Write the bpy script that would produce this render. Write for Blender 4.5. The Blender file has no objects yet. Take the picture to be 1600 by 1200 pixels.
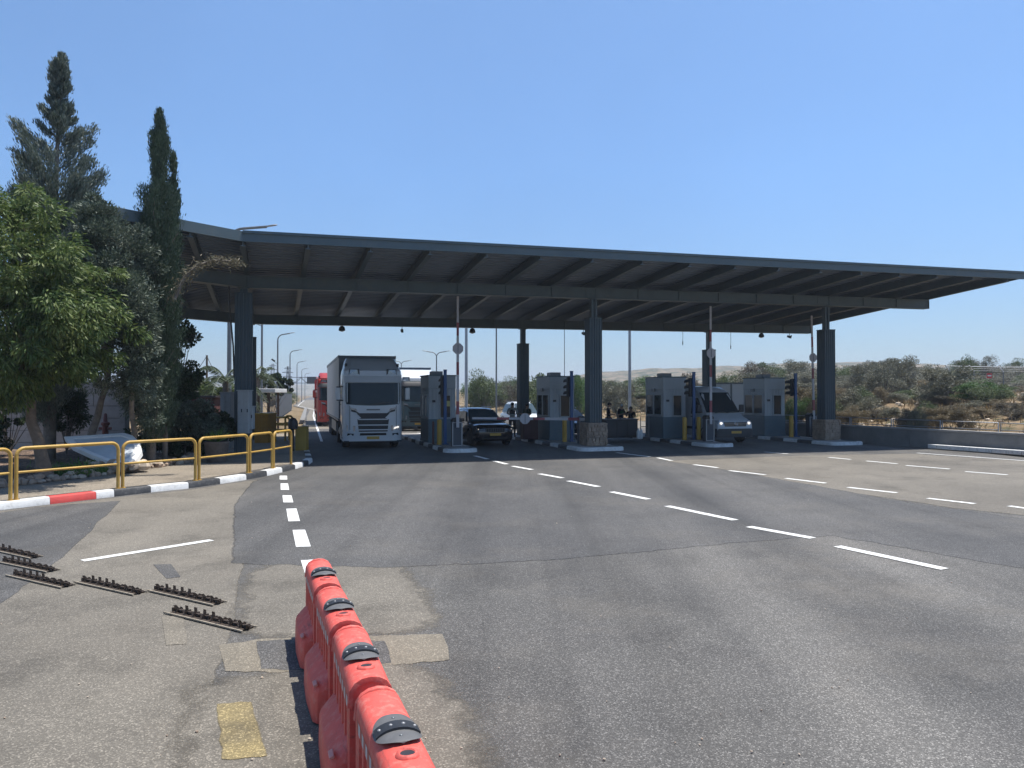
import bpy, bmesh, math, random
import numpy as np
from mathutils import Vector, Matrix
random.seed(7)
RNG = np.random.default_rng(7)
SC = bpy.context.scene
COL = SC.collection
R = math.radians
CAMH, F, HY = 2.3, 1180.0, 616.0
TH = R(17.63)
CT, ST = math.cos(TH), math.sin(TH)

def gp(px, py, z=0.0):
    """point at height z seen at that place in the photograph"""
    Y = (CAMH - z) * F / (py - HY)
    return Vector(((px - 800) * Y / F, Y, z))

def at(px, py, Y):
    return Vector(((px - 800) * Y / F, Y, CAMH + (HY - py) * Y / F))

def P(u, v, z=0.0):
    """plaza frame: u across the lanes, v along them"""
    return Vector((u * CT - v * ST, u * ST + v * CT, z))

# ---------------------------------------------------------------- materials
MATS = {}

def nd(nt, t, **kw):
    n = nt.nodes.new(t)
    for k, v in kw.items():
        if k in ('operation', 'blend_type', 'data_type', 'noise_dimensions', 'feature', 'distance', 'wave_type', 'bands_direction', 'interpolation_type'):
            setattr(n, k, v)
        else:
            n.inputs[k].default_value = v
    return n

def rgba(c):
    return (c[0], c[1], c[2], 1.0)

def mul(c, f):
    return tuple(min(1.0, x * f) for x in c)

def mat(name, col, rough=0.6, metal=0.0, var=0.18, scale=2.5, bump=0.0, bscale=30.0, dirt=0.0,
        dirtcol=(0.12, 0.09, 0.06), spec=0.5, coat=0.0, emit=0.0, rvar=0.1):
    if name in MATS:
        return MATS[name]
    m = bpy.data.materials.new(name); m.use_nodes = True
    nt = m.node_tree; b = nt.nodes['Principled BSDF']; L = nt.links.new
    tc = nt.nodes.new('ShaderNodeTexCoord')
    n1 = nd(nt, 'ShaderNodeTexNoise', Scale=scale, Detail=6.0, Roughness=0.65)
    L(tc.outputs['Object'], n1.inputs['Vector'])
    cr = nt.nodes.new('ShaderNodeValToRGB')
    cr.color_ramp.elements[0].position = 0.3; cr.color_ramp.elements[1].position = 0.7
    cr.color_ramp.elements[0].color = rgba(mul(col, 1 - var)); cr.color_ramp.elements[1].color = rgba(mul(col, 1 + var))
    L(n1.outputs['Fac'], cr.inputs['Fac'])
    out = cr.outputs['Color']
    if dirt > 0:
        n2 = nd(nt, 'ShaderNodeTexNoise', Scale=scale * 3.1, Detail=8.0, Roughness=0.75)
        L(tc.outputs['Object'], n2.inputs['Vector'])
        r2 = nt.nodes.new('ShaderNodeValToRGB')
        r2.color_ramp.elements[0].position = 0.5; r2.color_ramp.elements[1].position = 0.72
        r2.color_ramp.elements[0].color = (0, 0, 0, 1); r2.color_ramp.elements[1].color = (dirt, dirt, dirt, 1)
        L(n2.outputs['Fac'], r2.inputs['Fac'])
        mx = nd(nt, 'ShaderNodeMix', data_type='RGBA')
        L(r2.outputs['Color'], mx.inputs[0]); L(out, mx.inputs[6]); mx.inputs[7].default_value = rgba(dirtcol)
        out = mx.outputs[2]
    L(out, b.inputs['Base Color'])
    mr = nd(nt, 'ShaderNodeMapRange'); mr.inputs[3].default_value = max(0.02, rough - rvar); mr.inputs[4].default_value = min(1, rough + rvar)
    L(n1.outputs['Fac'], mr.inputs[0]); L(mr.outputs[0], b.inputs['Roughness'])
    b.inputs['Metallic'].default_value = metal
    b.inputs['Specular IOR Level'].default_value = spec
    b.inputs['Coat Weight'].default_value = coat
    if emit > 0:
        b.inputs['Emission Color'].default_value = rgba(col); b.inputs['Emission Strength'].default_value = emit
    if bump > 0:
        n3 = nd(nt, 'ShaderNodeTexNoise', Scale=bscale, Detail=5.0)
        L(tc.outputs['Object'], n3.inputs['Vector'])
        bp = nd(nt, 'ShaderNodeBump', Strength=bump, Distance=0.02)
        L(n3.outputs['Fac'], bp.inputs['Height']); L(bp.outputs[0], b.inputs['Normal'])
    MATS[name] = m
    return m

def leaf_mat(name, cols, trans=0.25, rough=0.55, spec=0.3):
    if name in MATS:
        return MATS[name]
    m = bpy.data.materials.new(name); m.use_nodes = True
    nt = m.node_tree; b = nt.nodes['Principled BSDF']; L = nt.links.new
    g = nt.nodes.new('ShaderNodeNewGeometry')
    tc = nt.nodes.new('ShaderNodeTexCoord')
    n1 = nd(nt, 'ShaderNodeTexNoise', Scale=1.3, Detail=3.0); L(tc.outputs['Object'], n1.inputs['Vector'])
    ad = nd(nt, 'ShaderNodeMath', operation='MULTIPLY_ADD'); ad.inputs[1].default_value = 0.65
    L(g.outputs['Random Per Island'], ad.inputs[0])
    mm = nd(nt, 'ShaderNodeMath', operation='MULTIPLY_ADD'); mm.inputs[1].default_value = 0.9; mm.inputs[2].default_value = -0.27
    L(n1.outputs['Fac'], mm.inputs[0]); L(mm.outputs[0], ad.inputs[2])
    cr = nt.nodes.new('ShaderNodeValToRGB')
    cr.color_ramp.elements[0].color = rgba(cols[0]); cr.color_ramp.elements[1].color = rgba(cols[-1])
    for i, c in enumerate(cols[1:-1]):
        e = cr.color_ramp.elements.new((i + 1) / (len(cols) - 1)); e.color = rgba(c)
    L(ad.outputs[0], cr.inputs['Fac']); L(cr.outputs['Color'], b.inputs['Base Color'])
    b.inputs['Roughness'].default_value = rough; b.inputs['Specular IOR Level'].default_value = spec
    t = nt.nodes.new('ShaderNodeBsdfTranslucent'); L(cr.outputs['Color'], t.inputs['Color'])
    ms = nd(nt, 'ShaderNodeMixShader', Fac=trans)
    L(b.outputs[0], ms.inputs[1]); L(t.outputs[0], ms.inputs[2])
    L(ms.outputs[0], nt.nodes['Material Output'].inputs['Surface'])
    MATS[name] = m
    return m

def glass_mat(name, tint=(0.02, 0.03, 0.035), rough=0.06):
    m = mat(name, tint, rough, 0.0, 0.1, 1.0, spec=0.3, rvar=0.03)
    return m

# ---------------------------------------------------------------- mesh builder
class MB:
    def __init__(s):
        s.v = []; s.f = []; s.m = []
    def add(s, vs, fs, mi=0):
        o = len(s.v); s.v += [tuple(p) for p in vs]
        for f in fs:
            s.f.append([i + o for i in f]); s.m.append(mi)
        return s
    def box(s, c, d, rz=0.0, mi=0, M=None, taper=1.0):
        x, y, z = d[0] / 2, d[1] / 2, d[2] / 2
        vs = [Vector((sx * x * (taper if sz > 0 else 1), sy * y * (taper if sz > 0 else 1), sz * z)) for sz in (-1, 1) for sy in (-1, 1) for sx in (-1, 1)]
        if M is None:
            M = Matrix.Rotation(rz, 4, 'Z')
        c = Vector(c)
        return s.add([M @ p + c for p in vs], [(0, 2, 3, 1), (4, 5, 7, 6), (0, 1, 5, 4), (2, 6, 7, 3), (0, 4, 6, 2), (1, 3, 7, 5)], mi)
    def b2(s, a, b, mi=0):
        return s.box([(a[i] + b[i]) / 2 for i in range(3)], [abs(b[i] - a[i]) for i in range(3)], mi=mi)
    def bar(s, a, b, w, h, mi=0, up=(0, 0, 1)):
        a = Vector(a); b = Vector(b); d = (b - a); n = d.normalized(); up = Vector(up)
        sd = n.cross(up)
        if sd.length < 1e-4: sd = n.cross(Vector((0, 1, 0)))
        sd.normalize(); u2 = sd.cross(n)
        vs = [p + sd * sx * w / 2 + u2 * sz * h / 2 for p in (a, b) for sz in (-1, 1) for sx in (-1, 1)]
        return s.add(vs, [(0, 2, 3, 1), (4, 5, 7, 6), (0, 1, 5, 4), (2, 6, 7, 3), (0, 4, 6, 2), (1, 3, 7, 5)], mi)
    def prism(s, poly, z0, z1, mi=0):
        n = len(poly)
        vs = [(p[0], p[1], z0) for p in poly] + [(p[0], p[1], z1) for p in poly]
        fs = [list(range(n))[::-1], list(range(n, 2 * n))] + [(i, (i + 1) % n, n + (i + 1) % n, n + i) for i in range(n)]
        return s.add(vs, fs, mi)
    def sheet(s, poly, z, mi=0):
        return s.add([(p[0], p[1], z) for p in poly], [list(range(len(poly)))], mi)
    def loft(s, secs, caps=True, closed=True, mi=0):
        n = len(secs[0]); vs = [p for q in secs for p in q]; fs = []
        for k in range(len(secs) - 1):
            for i in range(n if closed else n - 1):
                j = (i + 1) % n
                fs.append((k * n + i, k * n + j, (k + 1) * n + j, (k + 1) * n + i))
        if caps:
            fs.append(list(range(n))[::-1]); fs.append([(len(secs) - 1) * n + i for i in range(n)])
        return s.add(vs, fs, mi)
    def tube(s, path, r, n=8, mi=0, caps=True):
        path = [Vector(p) for p in path]; secs = []
        rr = r if isinstance(r, (list, tuple)) else [r] * len(path)
        t0 = (path[1] - path[0]).normalized()
        a = t0.cross(Vector((0, 0, 1)))
        if a.length < 1e-3: a = t0.cross(Vector((0, 1, 0)))
        a.normalize()
        for i, p in enumerate(path):
            if i == 0: t = path[1] - p
            elif i == len(path) - 1: t = p - path[i - 1]
            else: t = (path[i + 1] - p).normalized() + (p - path[i - 1]).normalized()
            t.normalize(); a = a - t * a.dot(t); a.normalize(); b = t.cross(a)
            secs.append([p + (a * math.cos(2 * math.pi * k / n) + b * math.sin(2 * math.pi * k / n)) * rr[i] for k in range(n)])
        return s.loft(secs, caps, True, mi)
    def cyl(s, c, r, h, n=16, axis='Z', mi=0, r2=None):
        c = Vector(c); r2 = r if r2 is None else r2
        ax = {'X': Vector((1, 0, 0)), 'Y': Vector((0, 1, 0)), 'Z': Vector((0, 0, 1))}[axis]
        return s.tube([c - ax * h / 2, c + ax * h / 2], [r, r2], n, mi)
    def lathe(s, prof, c=(0, 0, 0), n=20, axis='Z', mi=0, caps=True):
        c = Vector(c); secs = []
        for r, h in prof:
            q = []
            for k in range(n):
                a = 2 * math.pi * k / n
                x, y = r * math.cos(a), r * math.sin(a)
                q.append(c + (Vector((x, y, h)) if axis == 'Z' else Vector((h, x, y)) if axis == 'X' else Vector((x, h, y))))
            secs.append(q)
        return s.loft(secs, caps, True, mi)
    def ball(s, c, r, n=12, mi=0, sc=(1, 1, 1)):
        c = Vector(c); secs = []
        m = max(4, n // 2)
        for i in range(m + 1):
            a = -math.pi / 2 + math.pi * i / m; cr = max(0.02, math.cos(a))
            secs.append([c + Vector((cr * math.cos(2 * math.pi * k / n) * sc[0], cr * math.sin(2 * math.pi * k / n) * sc[1], math.sin(a) * sc[2])) * r for k in range(n)])
        return s.loft(secs, True, True, mi)
    def build(s, name, m, parent=None, smooth=None, bevel=0.0, bseg=2, fix=True):
        me = bpy.data.meshes.new(name)
        me.from_pydata(s.v, [], s.f)
        ms = m if isinstance(m, (list, tuple)) else [m]
        for x in ms: me.materials.append(x)
        if len(ms) > 1: me.polygons.foreach_set('material_index', s.m)
        if fix or bevel:
            bm = bmesh.new(); bm.from_mesh(me)
            if fix: bmesh.ops.recalc_face_normals(bm, faces=bm.faces)
            if bevel:
                ed = [e for e in bm.edges if len(e.link_faces) == 2 and e.calc_face_angle(0) > 0.6]
                bmesh.ops.bevel(bm, geom=ed, offset=bevel, offset_type='OFFSET', segments=bseg, profile=0.5, affect='EDGES', clamp_overlap=True)
            bm.to_mesh(me); bm.free()
        if smooth is not None:
            me.polygons.foreach_set('use_smooth', [True] * len(me.polygons))
            me.set_sharp_from_angle(angle=R(smooth))
        me.update()
        o = bpy.data.objects.new(name, me); COL.objects.link(o)
        if parent is not None: o.parent = parent
        return o

def tag(o, label, cat, group=None):
    o['label'] = label; o['category'] = cat
    if group: o['group'] = group
    return o

def thing(name, label, cat, loc=(0, 0, 0), rz=0.0, group=None):
    o = bpy.data.objects.new(name, None); COL.objects.link(o)
    o.location = loc; o.rotation_euler = (0, 0, rz); o.empty_display_size = 0.3
    return tag(o, label, cat, group)

def struct(o, kind='structure'):
    o['kind'] = kind
    return o

def dup(root, loc, rz=None, label=None, scale=None, group=None):
    r = root.copy(); COL.objects.link(r); r.location = loc
    if rz is not None: r.rotation_euler = (0, 0, rz)
    if label: r['label'] = label
    if group: r['group'] = group
    if scale is not None: r.scale = scale
    for ch in list(root.children):
        c = ch.copy(); COL.objects.link(c); c.parent = r
        for g in list(ch.children):
            d = g.copy(); COL.objects.link(d); d.parent = c
    return r

def fast_mesh(name, verts, nquad, m, parent=None, k=4):
    """verts: (nquad*k,3) numpy, every k consecutive verts one face"""
    me = bpy.data.meshes.new(name)
    me.vertices.add(len(verts)); me.vertices.foreach_set('co', np.ascontiguousarray(verts, dtype=np.float32).ravel())
    me.loops.add(len(verts)); me.loops.foreach_set('vertex_index', np.arange(len(verts), dtype=np.int32))
    me.polygons.add(nquad)
    me.polygons.foreach_set('loop_start', np.arange(0, nquad * k, k, dtype=np.int32))
    me.update(calc_edges=True)
    me.materials.append(m)
    o = bpy.data.objects.new(name, me); COL.objects.link(o)
    if parent is not None: o.parent = parent
    return o

def unit(a):
    return a / (np.linalg.norm(a, axis=1, keepdims=True) + 1e-9)

def leaf_verts(p, axis, length, width, rng=RNG, fold=0.0):
    n = len(p)
    a = unit(axis); r = rng.normal(size=(n, 3)); b = unit(np.cross(a, r))
    l = length * rng.uniform(0.6, 1.3, (n, 1)); w = width * rng.uniform(0.7, 1.3, (n, 1))
    q = np.stack([p - a * l * 0.5, p + b * w * 0.5 + a * l * 0.05, p + a * l * 0.5, p - b * w * 0.5 + a * l * 0.05], axis=1)
    return q.reshape(-1, 3)
# ---------------------------------------------------------------- ground materials
def ground_mat(name, c1, c2, cstone, speck=0.35, big=0.22, streak=0.5, rough=0.85, fine=90.0, stain=0.3, bump=0.3, thr=0.62, dust=0.3, edge=False):
    m = bpy.data.materials.new(name); m.use_nodes = True
    nt = m.node_tree; b = nt.nodes['Principled BSDF']; L = nt.links.new
    g = nt.nodes.new('ShaderNodeTexCoord')
    # large patches
    n1 = nd(nt, 'ShaderNodeTexNoise', Scale=big, Detail=7.0, Roughness=0.6); L(g.outputs['Object'], n1.inputs['Vector'])
    # wheel streaks stretched along the lanes
    mp = nt.nodes.new('ShaderNodeMapping'); mp.inputs['Rotation'].default_value = (0, 0, -TH); mp.inputs['Scale'].default_value = (0.55, 0.03, 1)
    L(g.outputs['Object'], mp.inputs['Vector'])
    n2 = nd(nt, 'ShaderNodeTexNoise', Scale=1.0, Detail=5.0, Roughness=0.55); L(mp.outputs[0], n2.inputs['Vector'])
    mx = nd(nt, 'ShaderNodeMix', data_type='FLOAT'); mx.inputs[0].default_value = streak
    L(n1.outputs['Fac'], mx.inputs[2]); L(n2.outputs['Fac'], mx.inputs[3])
    cr = nt.nodes.new('ShaderNodeValToRGB'); cr.color_ramp.elements[0].position = 0.36; cr.color_ramp.elements[1].position = 0.64
    cr.color_ramp.elements[0].color = rgba(c1); cr.color_ramp.elements[1].color = rgba(c2)
    L(mx.outputs[0], cr.inputs['Fac'])
    # aggregate: every little stone its own tone
    n3 = nd(nt, 'ShaderNodeTexVoronoi', Scale=fine); L(g.outputs['Object'], n3.inputs['Vector'])
    sp3 = nt.nodes.new('ShaderNodeSeparateColor'); L(n3.outputs['Color'], sp3.inputs[0])
    r3 = nt.nodes.new('ShaderNodeValToRGB'); e3 = r3.color_ramp.elements
    lo, hi = 1 - speck * .55, 1 + speck * 1.9
    e3[0].position = 0.0; e3[0].color = (lo * .5, lo * .5, lo * .5, 1); e3[1].position = 1.0; e3[1].color = (hi * .5, hi * .5, hi * .5, 1)
    e = e3.new(.55); e.color = (.45, .45, .45, 1); e = e3.new(.82); e.color = (.56, .56, .56, 1)
    L(sp3.outputs[0], r3.inputs['Fac'])
    m2 = nd(nt, 'ShaderNodeMix', data_type='RGBA', blend_type='MULTIPLY'); m2.inputs[0].default_value = 1.0
    L(cr.outputs['Color'], m2.inputs[6]); L(r3.outputs['Color'], m2.inputs[7])
    m3 = nd(nt, 'ShaderNodeMix', data_type='RGBA', blend_type='ADD'); m3.inputs[0].default_value = 1.0
    L(m2.outputs[2], m3.inputs[6]); L(m2.outputs[2], m3.inputs[7])
    # dusty pale films
    n7 = nd(nt, 'ShaderNodeTexNoise', Scale=0.35, Detail=9.0, Roughness=0.7); L(g.outputs['Object'], n7.inputs['Vector'])
    r7 = nt.nodes.new('ShaderNodeValToRGB'); r7.color_ramp.elements[0].position = .5; r7.color_ramp.elements[1].position = .72
    r7.color_ramp.elements[0].color = (0, 0, 0, 1); r7.color_ramp.elements[1].color = (dust, dust, dust, 1)
    L(n7.outputs['Fac'], r7.inputs['Fac'])
    m6 = nd(nt, 'ShaderNodeMix', data_type='RGBA'); L(r7.outputs['Color'], m6.inputs[0]); L(m3.outputs[2], m6.inputs[6]); m6.inputs[7].default_value = (.19, .165, .13, 1)
    m3 = m6
    # oil stains
    n5 = nd(nt, 'ShaderNodeTexNoise', Scale=0.9, Detail=6.0, Roughness=0.7); L(g.outputs['Object'], n5.inputs['Vector'])
    r5 = nt.nodes.new('ShaderNodeValToRGB'); r5.color_ramp.elements[0].position = 0.32; r5.color_ramp.elements[1].position = 0.5
    k = 1 - stain
    r5.color_ramp.elements[0].color = (k, k, k, 1); r5.color_ramp.elements[1].color = (1, 1, 1, 1)
    L(n5.outputs['Fac'], r5.inputs['Fac'])
    m4 = nd(nt, 'ShaderNodeMix', data_type='RGBA', blend_type='MULTIPLY'); m4.inputs[0].default_value = 1.0
    L(m3.outputs[2], m4.inputs[6]); L(r5.outputs['Color'], m4.inputs[7])
    # thin cracks
    nw = nd(nt, 'ShaderNodeTexNoise', Scale=0.8, Detail=4.0); L(g.outputs['Object'], nw.inputs['Vector'])
    va = nd(nt, 'ShaderNodeMix', data_type='RGBA'); va.inputs[0].default_value = 0.3
    L(g.outputs['Object'], va.inputs[6]); L(nw.outputs['Color'], va.inputs[7])
    vo = nd(nt, 'ShaderNodeTexVoronoi', feature='DISTANCE_TO_EDGE', Scale=0.42); L(va.outputs[2], vo.inputs['Vector'])
    r6 = nt.nodes.new('ShaderNodeValToRGB'); r6.color_ramp.elements[0].position = 0.0; r6.color_ramp.elements[1].position = 0.004
    r6.color_ramp.elements[0].color = (0.86, 0.86, 0.86, 1); r6.color_ramp.elements[1].color = (1, 1, 1, 1)
    L(vo.outputs['Distance'], r6.inputs['Fac'])
    m5 = nd(nt, 'ShaderNodeMix', data_type='RGBA', blend_type='MULTIPLY'); m5.inputs[0].default_value = 1.0
    L(m4.outputs[2], m5.inputs[6]); L(r6.outputs['Color'], m5.inputs[7])
    # tyre-darkened tracks along the lanes
    mp2 = nt.nodes.new('ShaderNodeMapping'); mp2.inputs['Rotation'].default_value = (0, 0, -TH); mp2.inputs['Scale'].default_value = (1.1, 0.022, 1); mp2.inputs['Location'].default_value = (3.3, 1.7, 0)
    L(g.outputs['Object'], mp2.inputs['Vector'])
    n9 = nd(nt, 'ShaderNodeTexNoise', Scale=1.0, Detail=4.0, Roughness=0.6); L(mp2.outputs[0], n9.inputs['Vector'])
    r9 = nt.nodes.new('ShaderNodeValToRGB'); r9.color_ramp.elements[0].position = .36; r9.color_ramp.elements[1].position = .52
    k9 = .80 if streak > .4 else .95; r9.color_ramp.elements[0].color = (k9, k9, k9, 1); r9.color_ramp.elements[1].color = (1, 1, 1, 1)
    L(n9.outputs['Fac'], r9.inputs['Fac'])
    m7 = nd(nt, 'ShaderNodeMix', data_type='RGBA', blend_type='MULTIPLY'); m7.inputs[0].default_value = 1.0
    L(m5.outputs[2], m7.inputs[6]); L(r9.outputs['Color'], m7.inputs[7]); m5 = m7
    L(m5.outputs[2], b.inputs['Base Color'])
    b.inputs['Roughness'].default_value = rough; b.inputs['Specular IOR Level'].default_value = 0.35
    bp = nd(nt, 'ShaderNodeBump', Strength=bump, Distance=0.012); L(n3.outputs['Distance'], bp.inputs['Height']); L(bp.outputs[0], b.inputs['Normal'])
    if edge:    # worn-in border: fades out where the sheet's edge attribute runs to zero
        at_ = nt.nodes.new('ShaderNodeAttribute'); at_.attribute_name = 'edge'
        n8 = nd(nt, 'ShaderNodeTexNoise', Scale=2.2, Detail=8.0, Roughness=0.75); L(g.outputs['Object'], n8.inputs['Vector'])
        ma = nd(nt, 'ShaderNodeMath', operation='MULTIPLY_ADD'); ma.inputs[1].default_value = 1.6; ma.inputs[2].default_value = -0.8; L(n8.outputs['Fac'], ma.inputs[0])
        mb_ = nd(nt, 'ShaderNodeMath', operation='ADD'); L(at_.outputs['Fac'], mb_.inputs[0]); L(ma.outputs[0], mb_.inputs[1])
        mr_ = nd(nt, 'ShaderNodeMapRange'); mr_.inputs[1].default_value = .30; mr_.inputs[2].default_value = .70; L(mb_.outputs[0], mr_.inputs[0])
        tr = nt.nodes.new('ShaderNodeBsdfTransparent'); ms = nt.nodes.new('ShaderNodeMixShader')
        L(mr_.outputs[0], ms.inputs[0]); L(tr.outputs[0], ms.inputs[1]); L(b.outputs[0], ms.inputs[2]); L(ms.outputs[0], nt.nodes['Material Output'].inputs['Surface'])
    MATS[name] = m
    return m

A1 = dict(speck=.75, streak=0.6, fine=112.0, stain=0.18, dust=.30)
asphalt = ground_mat('asphalt', (0.062, 0.060, 0.057), (0.135, 0.128, 0.116), None, **A1)
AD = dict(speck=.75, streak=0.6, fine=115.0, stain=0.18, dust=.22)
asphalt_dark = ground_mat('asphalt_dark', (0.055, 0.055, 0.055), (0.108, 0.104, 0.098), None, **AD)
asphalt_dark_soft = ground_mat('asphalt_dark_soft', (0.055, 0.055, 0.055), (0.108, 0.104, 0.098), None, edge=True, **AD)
AW = dict(speck=.48, streak=0.25, fine=100.0, stain=0.30, dust=.35)
asphalt_worn = ground_mat('asphalt_worn', (0.118, 0.106, 0.087), (0.178, 0.160, 0.130), None, **AW)
asphalt_worn_soft = ground_mat('asphalt_worn_soft', (0.118, 0.106, 0.087), (0.178, 0.160, 0.130), None, edge=True, **AW)
asphalt_tan = ground_mat('asphalt_tan', (0.15, 0.132, 0.104), (0.20, 0.178, 0.14), None, speck=.4, streak=0.15, fine=95.0, stain=0.25)
asphalt_strip = ground_mat('concrete_strip', (0.155, 0.137, 0.106), (0.215, 0.188, 0.144), None, speck=.36, streak=0.1, fine=95.0, edge=True)
yellow_soft = ground_mat('yellow_faded', (0.17, 0.138, 0.078), (0.26, 0.205, 0.098), None, speck=.5, streak=0.1, fine=95.0, big=2.5, edge=True)
paving = ground_mat('pavement', (0.20, 0.17, 0.132), (0.265, 0.225, 0.172), None, speck=.4, streak=0.1, fine=60.0)
soil = ground_mat('soil', (0.09, 0.060, 0.040), (0.18, 0.12, 0.08), None, speck=.9, streak=0.0, fine=22.0, big=1.2, bump=0.9)

def earth_mat(name, cols, scale=0.05, spot=None):
    m = bpy.data.materials.new(name); m.use_nodes = True
    nt = m.node_tree; b = nt.nodes['Principled BSDF']; L = nt.links.new
    g = nt.nodes.new('ShaderNodeTexCoord')
    n1 = nd(nt, 'ShaderNodeTexNoise', Scale=scale, Detail=10.0, Roughness=0.72); L(g.outputs['Object'], n1.inputs['Vector'])
    cr = nt.nodes.new('ShaderNodeValToRGB'); els = cr.color_ramp.elements
    els[0].position = 0.32; els[0].color = rgba(cols[0]); els[1].position = 0.68; els[1].color = rgba(cols[-1])
    for i, c in enumerate(cols[1:-1]):
        e = els.new(0.32 + 0.36 * (i + 1) / (len(cols) - 1)); e.color = rgba(c)
    L(n1.outputs['Fac'], cr.inputs['Fac']); out = cr.outputs['Color']
    if spot:
        sc, thr, c = spot
        n2 = nd(nt, 'ShaderNodeTexNoise', Scale=sc, Detail=4.0, Roughness=0.8); L(g.outputs['Object'], n2.inputs['Vector'])
        r2 = nt.nodes.new('ShaderNodeValToRGB'); r2.color_ramp.elements[0].position = thr; r2.color_ramp.elements[1].position = thr + 0.06
        L(n2.outputs['Fac'], r2.inputs['Fac'])
        mx = nd(nt, 'ShaderNodeMix', data_type='RGBA'); L(r2.outputs['Color'], mx.inputs[0]); L(out, mx.inputs[6]); mx.inputs[7].default_value = rgba(c)
        out = mx.outputs[2]
    L(out, b.inputs['Base Color']); b.inputs['Roughness'].default_value = 0.95; b.inputs['Specular IOR Level'].default_value = 0.1
    n3 = nd(nt, 'ShaderNodeTexNoise', Scale=3.0, Detail=8.0); L(g.outputs['Object'], n3.inputs['Vector'])
    bp = nd(nt, 'ShaderNodeBump', Strength=0.7, Distance=0.25); L(n3.outputs['Fac'], bp.inputs['Height']); L(bp.outputs[0], b.inputs['Normal'])
    MATS[name] = m
    return m

earth = earth_mat('dry_earth', [(0.10, 0.085, 0.05), (0.19, 0.135, 0.08), (0.25, 0.185, 0.115), (0.13, 0.11, 0.065)], 0.3, (0.9, 0.52, (0.075, 0.075, 0.042)))
hill_m = earth_mat('hill_scrub', [(0.13, 0.115, 0.085), (0.23, 0.185, 0.135), (0.17, 0.145, 0.11)], 0.012, (0.11, 0.47, (0.075, 0.085, 0.06)))
far_m = earth_mat('far_land', [(0.14, 0.13, 0.10), (0.24, 0.21, 0.16), (0.17, 0.17, 0.12)], 0.01, (0.04, 0.5, (0.09, 0.10, 0.07)))

white_paint = mat('white_paint', (0.74, 0.74, 0.72), 0.6, var=0.08, scale=1.5, dirt=0.35, dirtcol=(0.35, 0.33, 0.3))
road_white = mat('road_white', (0.66, 0.66, 0.63), 0.7, var=0.14, scale=3.0, dirt=0.7, dirtcol=(0.26, 0.25, 0.23), bump=0.3, bscale=60)
yellow_worn = mat('yellow_worn', (0.235, 0.19, 0.098), 0.85, var=0.35, scale=16.0, dirt=0.95, dirtcol=(0.15, 0.138, 0.115), bump=0.4, bscale=70)
kerb_white = mat('kerb_white', (0.62, 0.62, 0.60), 0.7, var=0.12, scale=2.6, dirt=0.7, dirtcol=(0.3, 0.29, 0.27), bump=0.2)
kerb_black = mat('kerb_black', (0.035, 0.036, 0.038), 0.6, var=0.3, scale=3.0, dirt=0.6, dirtcol=(0.16, 0.15, 0.14), bump=0.2)
kerb_red = mat('kerb_red', (0.52, 0.055, 0.045), 0.6, var=0.15, scale=3.0, dirt=0.25, dirtcol=(0.25, 0.12, 0.1), bump=0.2)
concrete = mat('concrete', (0.30, 0.285, 0.265), 0.85, var=0.2, scale=1.3, bump=0.3, bscale=25, dirt=0.4, dirtcol=(0.16, 0.15, 0.13))
concrete_wall = mat('concrete_wall', (0.19, 0.185, 0.175), 0.85, var=0.2, scale=1.0, bump=0.3, bscale=25, dirt=0.4, dirtcol=(0.11, 0.105, 0.1))
steel = mat('canopy_steel', (0.080, 0.112, 0.130), 0.5, 0.15, var=0.14, scale=1.2, dirt=0.25, dirtcol=(0.17, 0.15, 0.12))
steel_fascia = mat('canopy_fascia', (0.075, 0.108, 0.120), 0.5, 0.15, var=0.10, scale=0.8, dirt=0.25, dirtcol=(0.2, 0.18, 0.15))
deck_m = mat('canopy_deck', (0.145, 0.185, 0.235), 0.55, 0.1, var=0.14, scale=0.8, dirt=0.4, dirtcol=(0.13, 0.105, 0.085))
clad_m = mat('column_cladding', (0.055, 0.082, 0.098), 0.45, 0.2, var=0.1, scale=1.0, dirt=0.15, dirtcol=(0.14, 0.13, 0.11))
galv = mat('galvanised', (0.30, 0.31, 0.32), 0.45, 0.7, var=0.12, scale=3.0)
galv_dark = mat('galvanised_dark', (0.17, 0.18, 0.185), 0.5, 0.5, var=0.12, scale=3.0)
rail_yellow = mat('rail_yellow', (0.47, 0.285, 0.055), 0.5, var=0.16, scale=3.0, dirt=0.5, dirtcol=(0.27, 0.165, 0.06), bump=.1)
yellow_p = mat('yellow_paint', (0.50, 0.29, 0.035), 0.5, var=0.12, scale=3.0, dirt=0.3, dirtcol=(0.25, 0.16, 0.05))
black_p = mat('black_plastic', (0.018, 0.019, 0.021), 0.5, var=0.2, scale=4.0)
rubber = mat('rubber', (0.02, 0.02, 0.02), 0.8, var=0.2, scale=8.0)
blue_p = mat('blue_paint', (0.014, 0.075, 0.21), 0.4, var=0.12, scale=3.0, dirt=0.2, dirtcol=(0.07, 0.09, 0.14))
booth_up = mat('booth_panel', (0.35, 0.38, 0.39), 0.5, var=0.06, scale=2.0, dirt=0.25, dirtcol=(0.3, 0.3, 0.29))
booth_lo = mat('booth_base', (0.085, 0.135, 0.16), 0.5, var=0.10, scale=2.0, dirt=0.3, dirtcol=(0.2, 0.19, 0.17))
glass_d = glass_mat('dark_glass')
glass_b = glass_mat('blue_glass', (0.05, 0.075, 0.09), 0.05)
lamp_on = mat('lit_lamp', (1.0, 0.93, 0.82), 0.2, emit=0.7, var=0.02)
lamp_off = mat('headlamp_glass', (0.32, 0.34, 0.36), 0.12, 0.3, var=0.15, scale=12, spec=0.8)
chrome = mat('chrome', (0.6, 0.61, 0.62), 0.18, 0.9, var=0.05)
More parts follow.
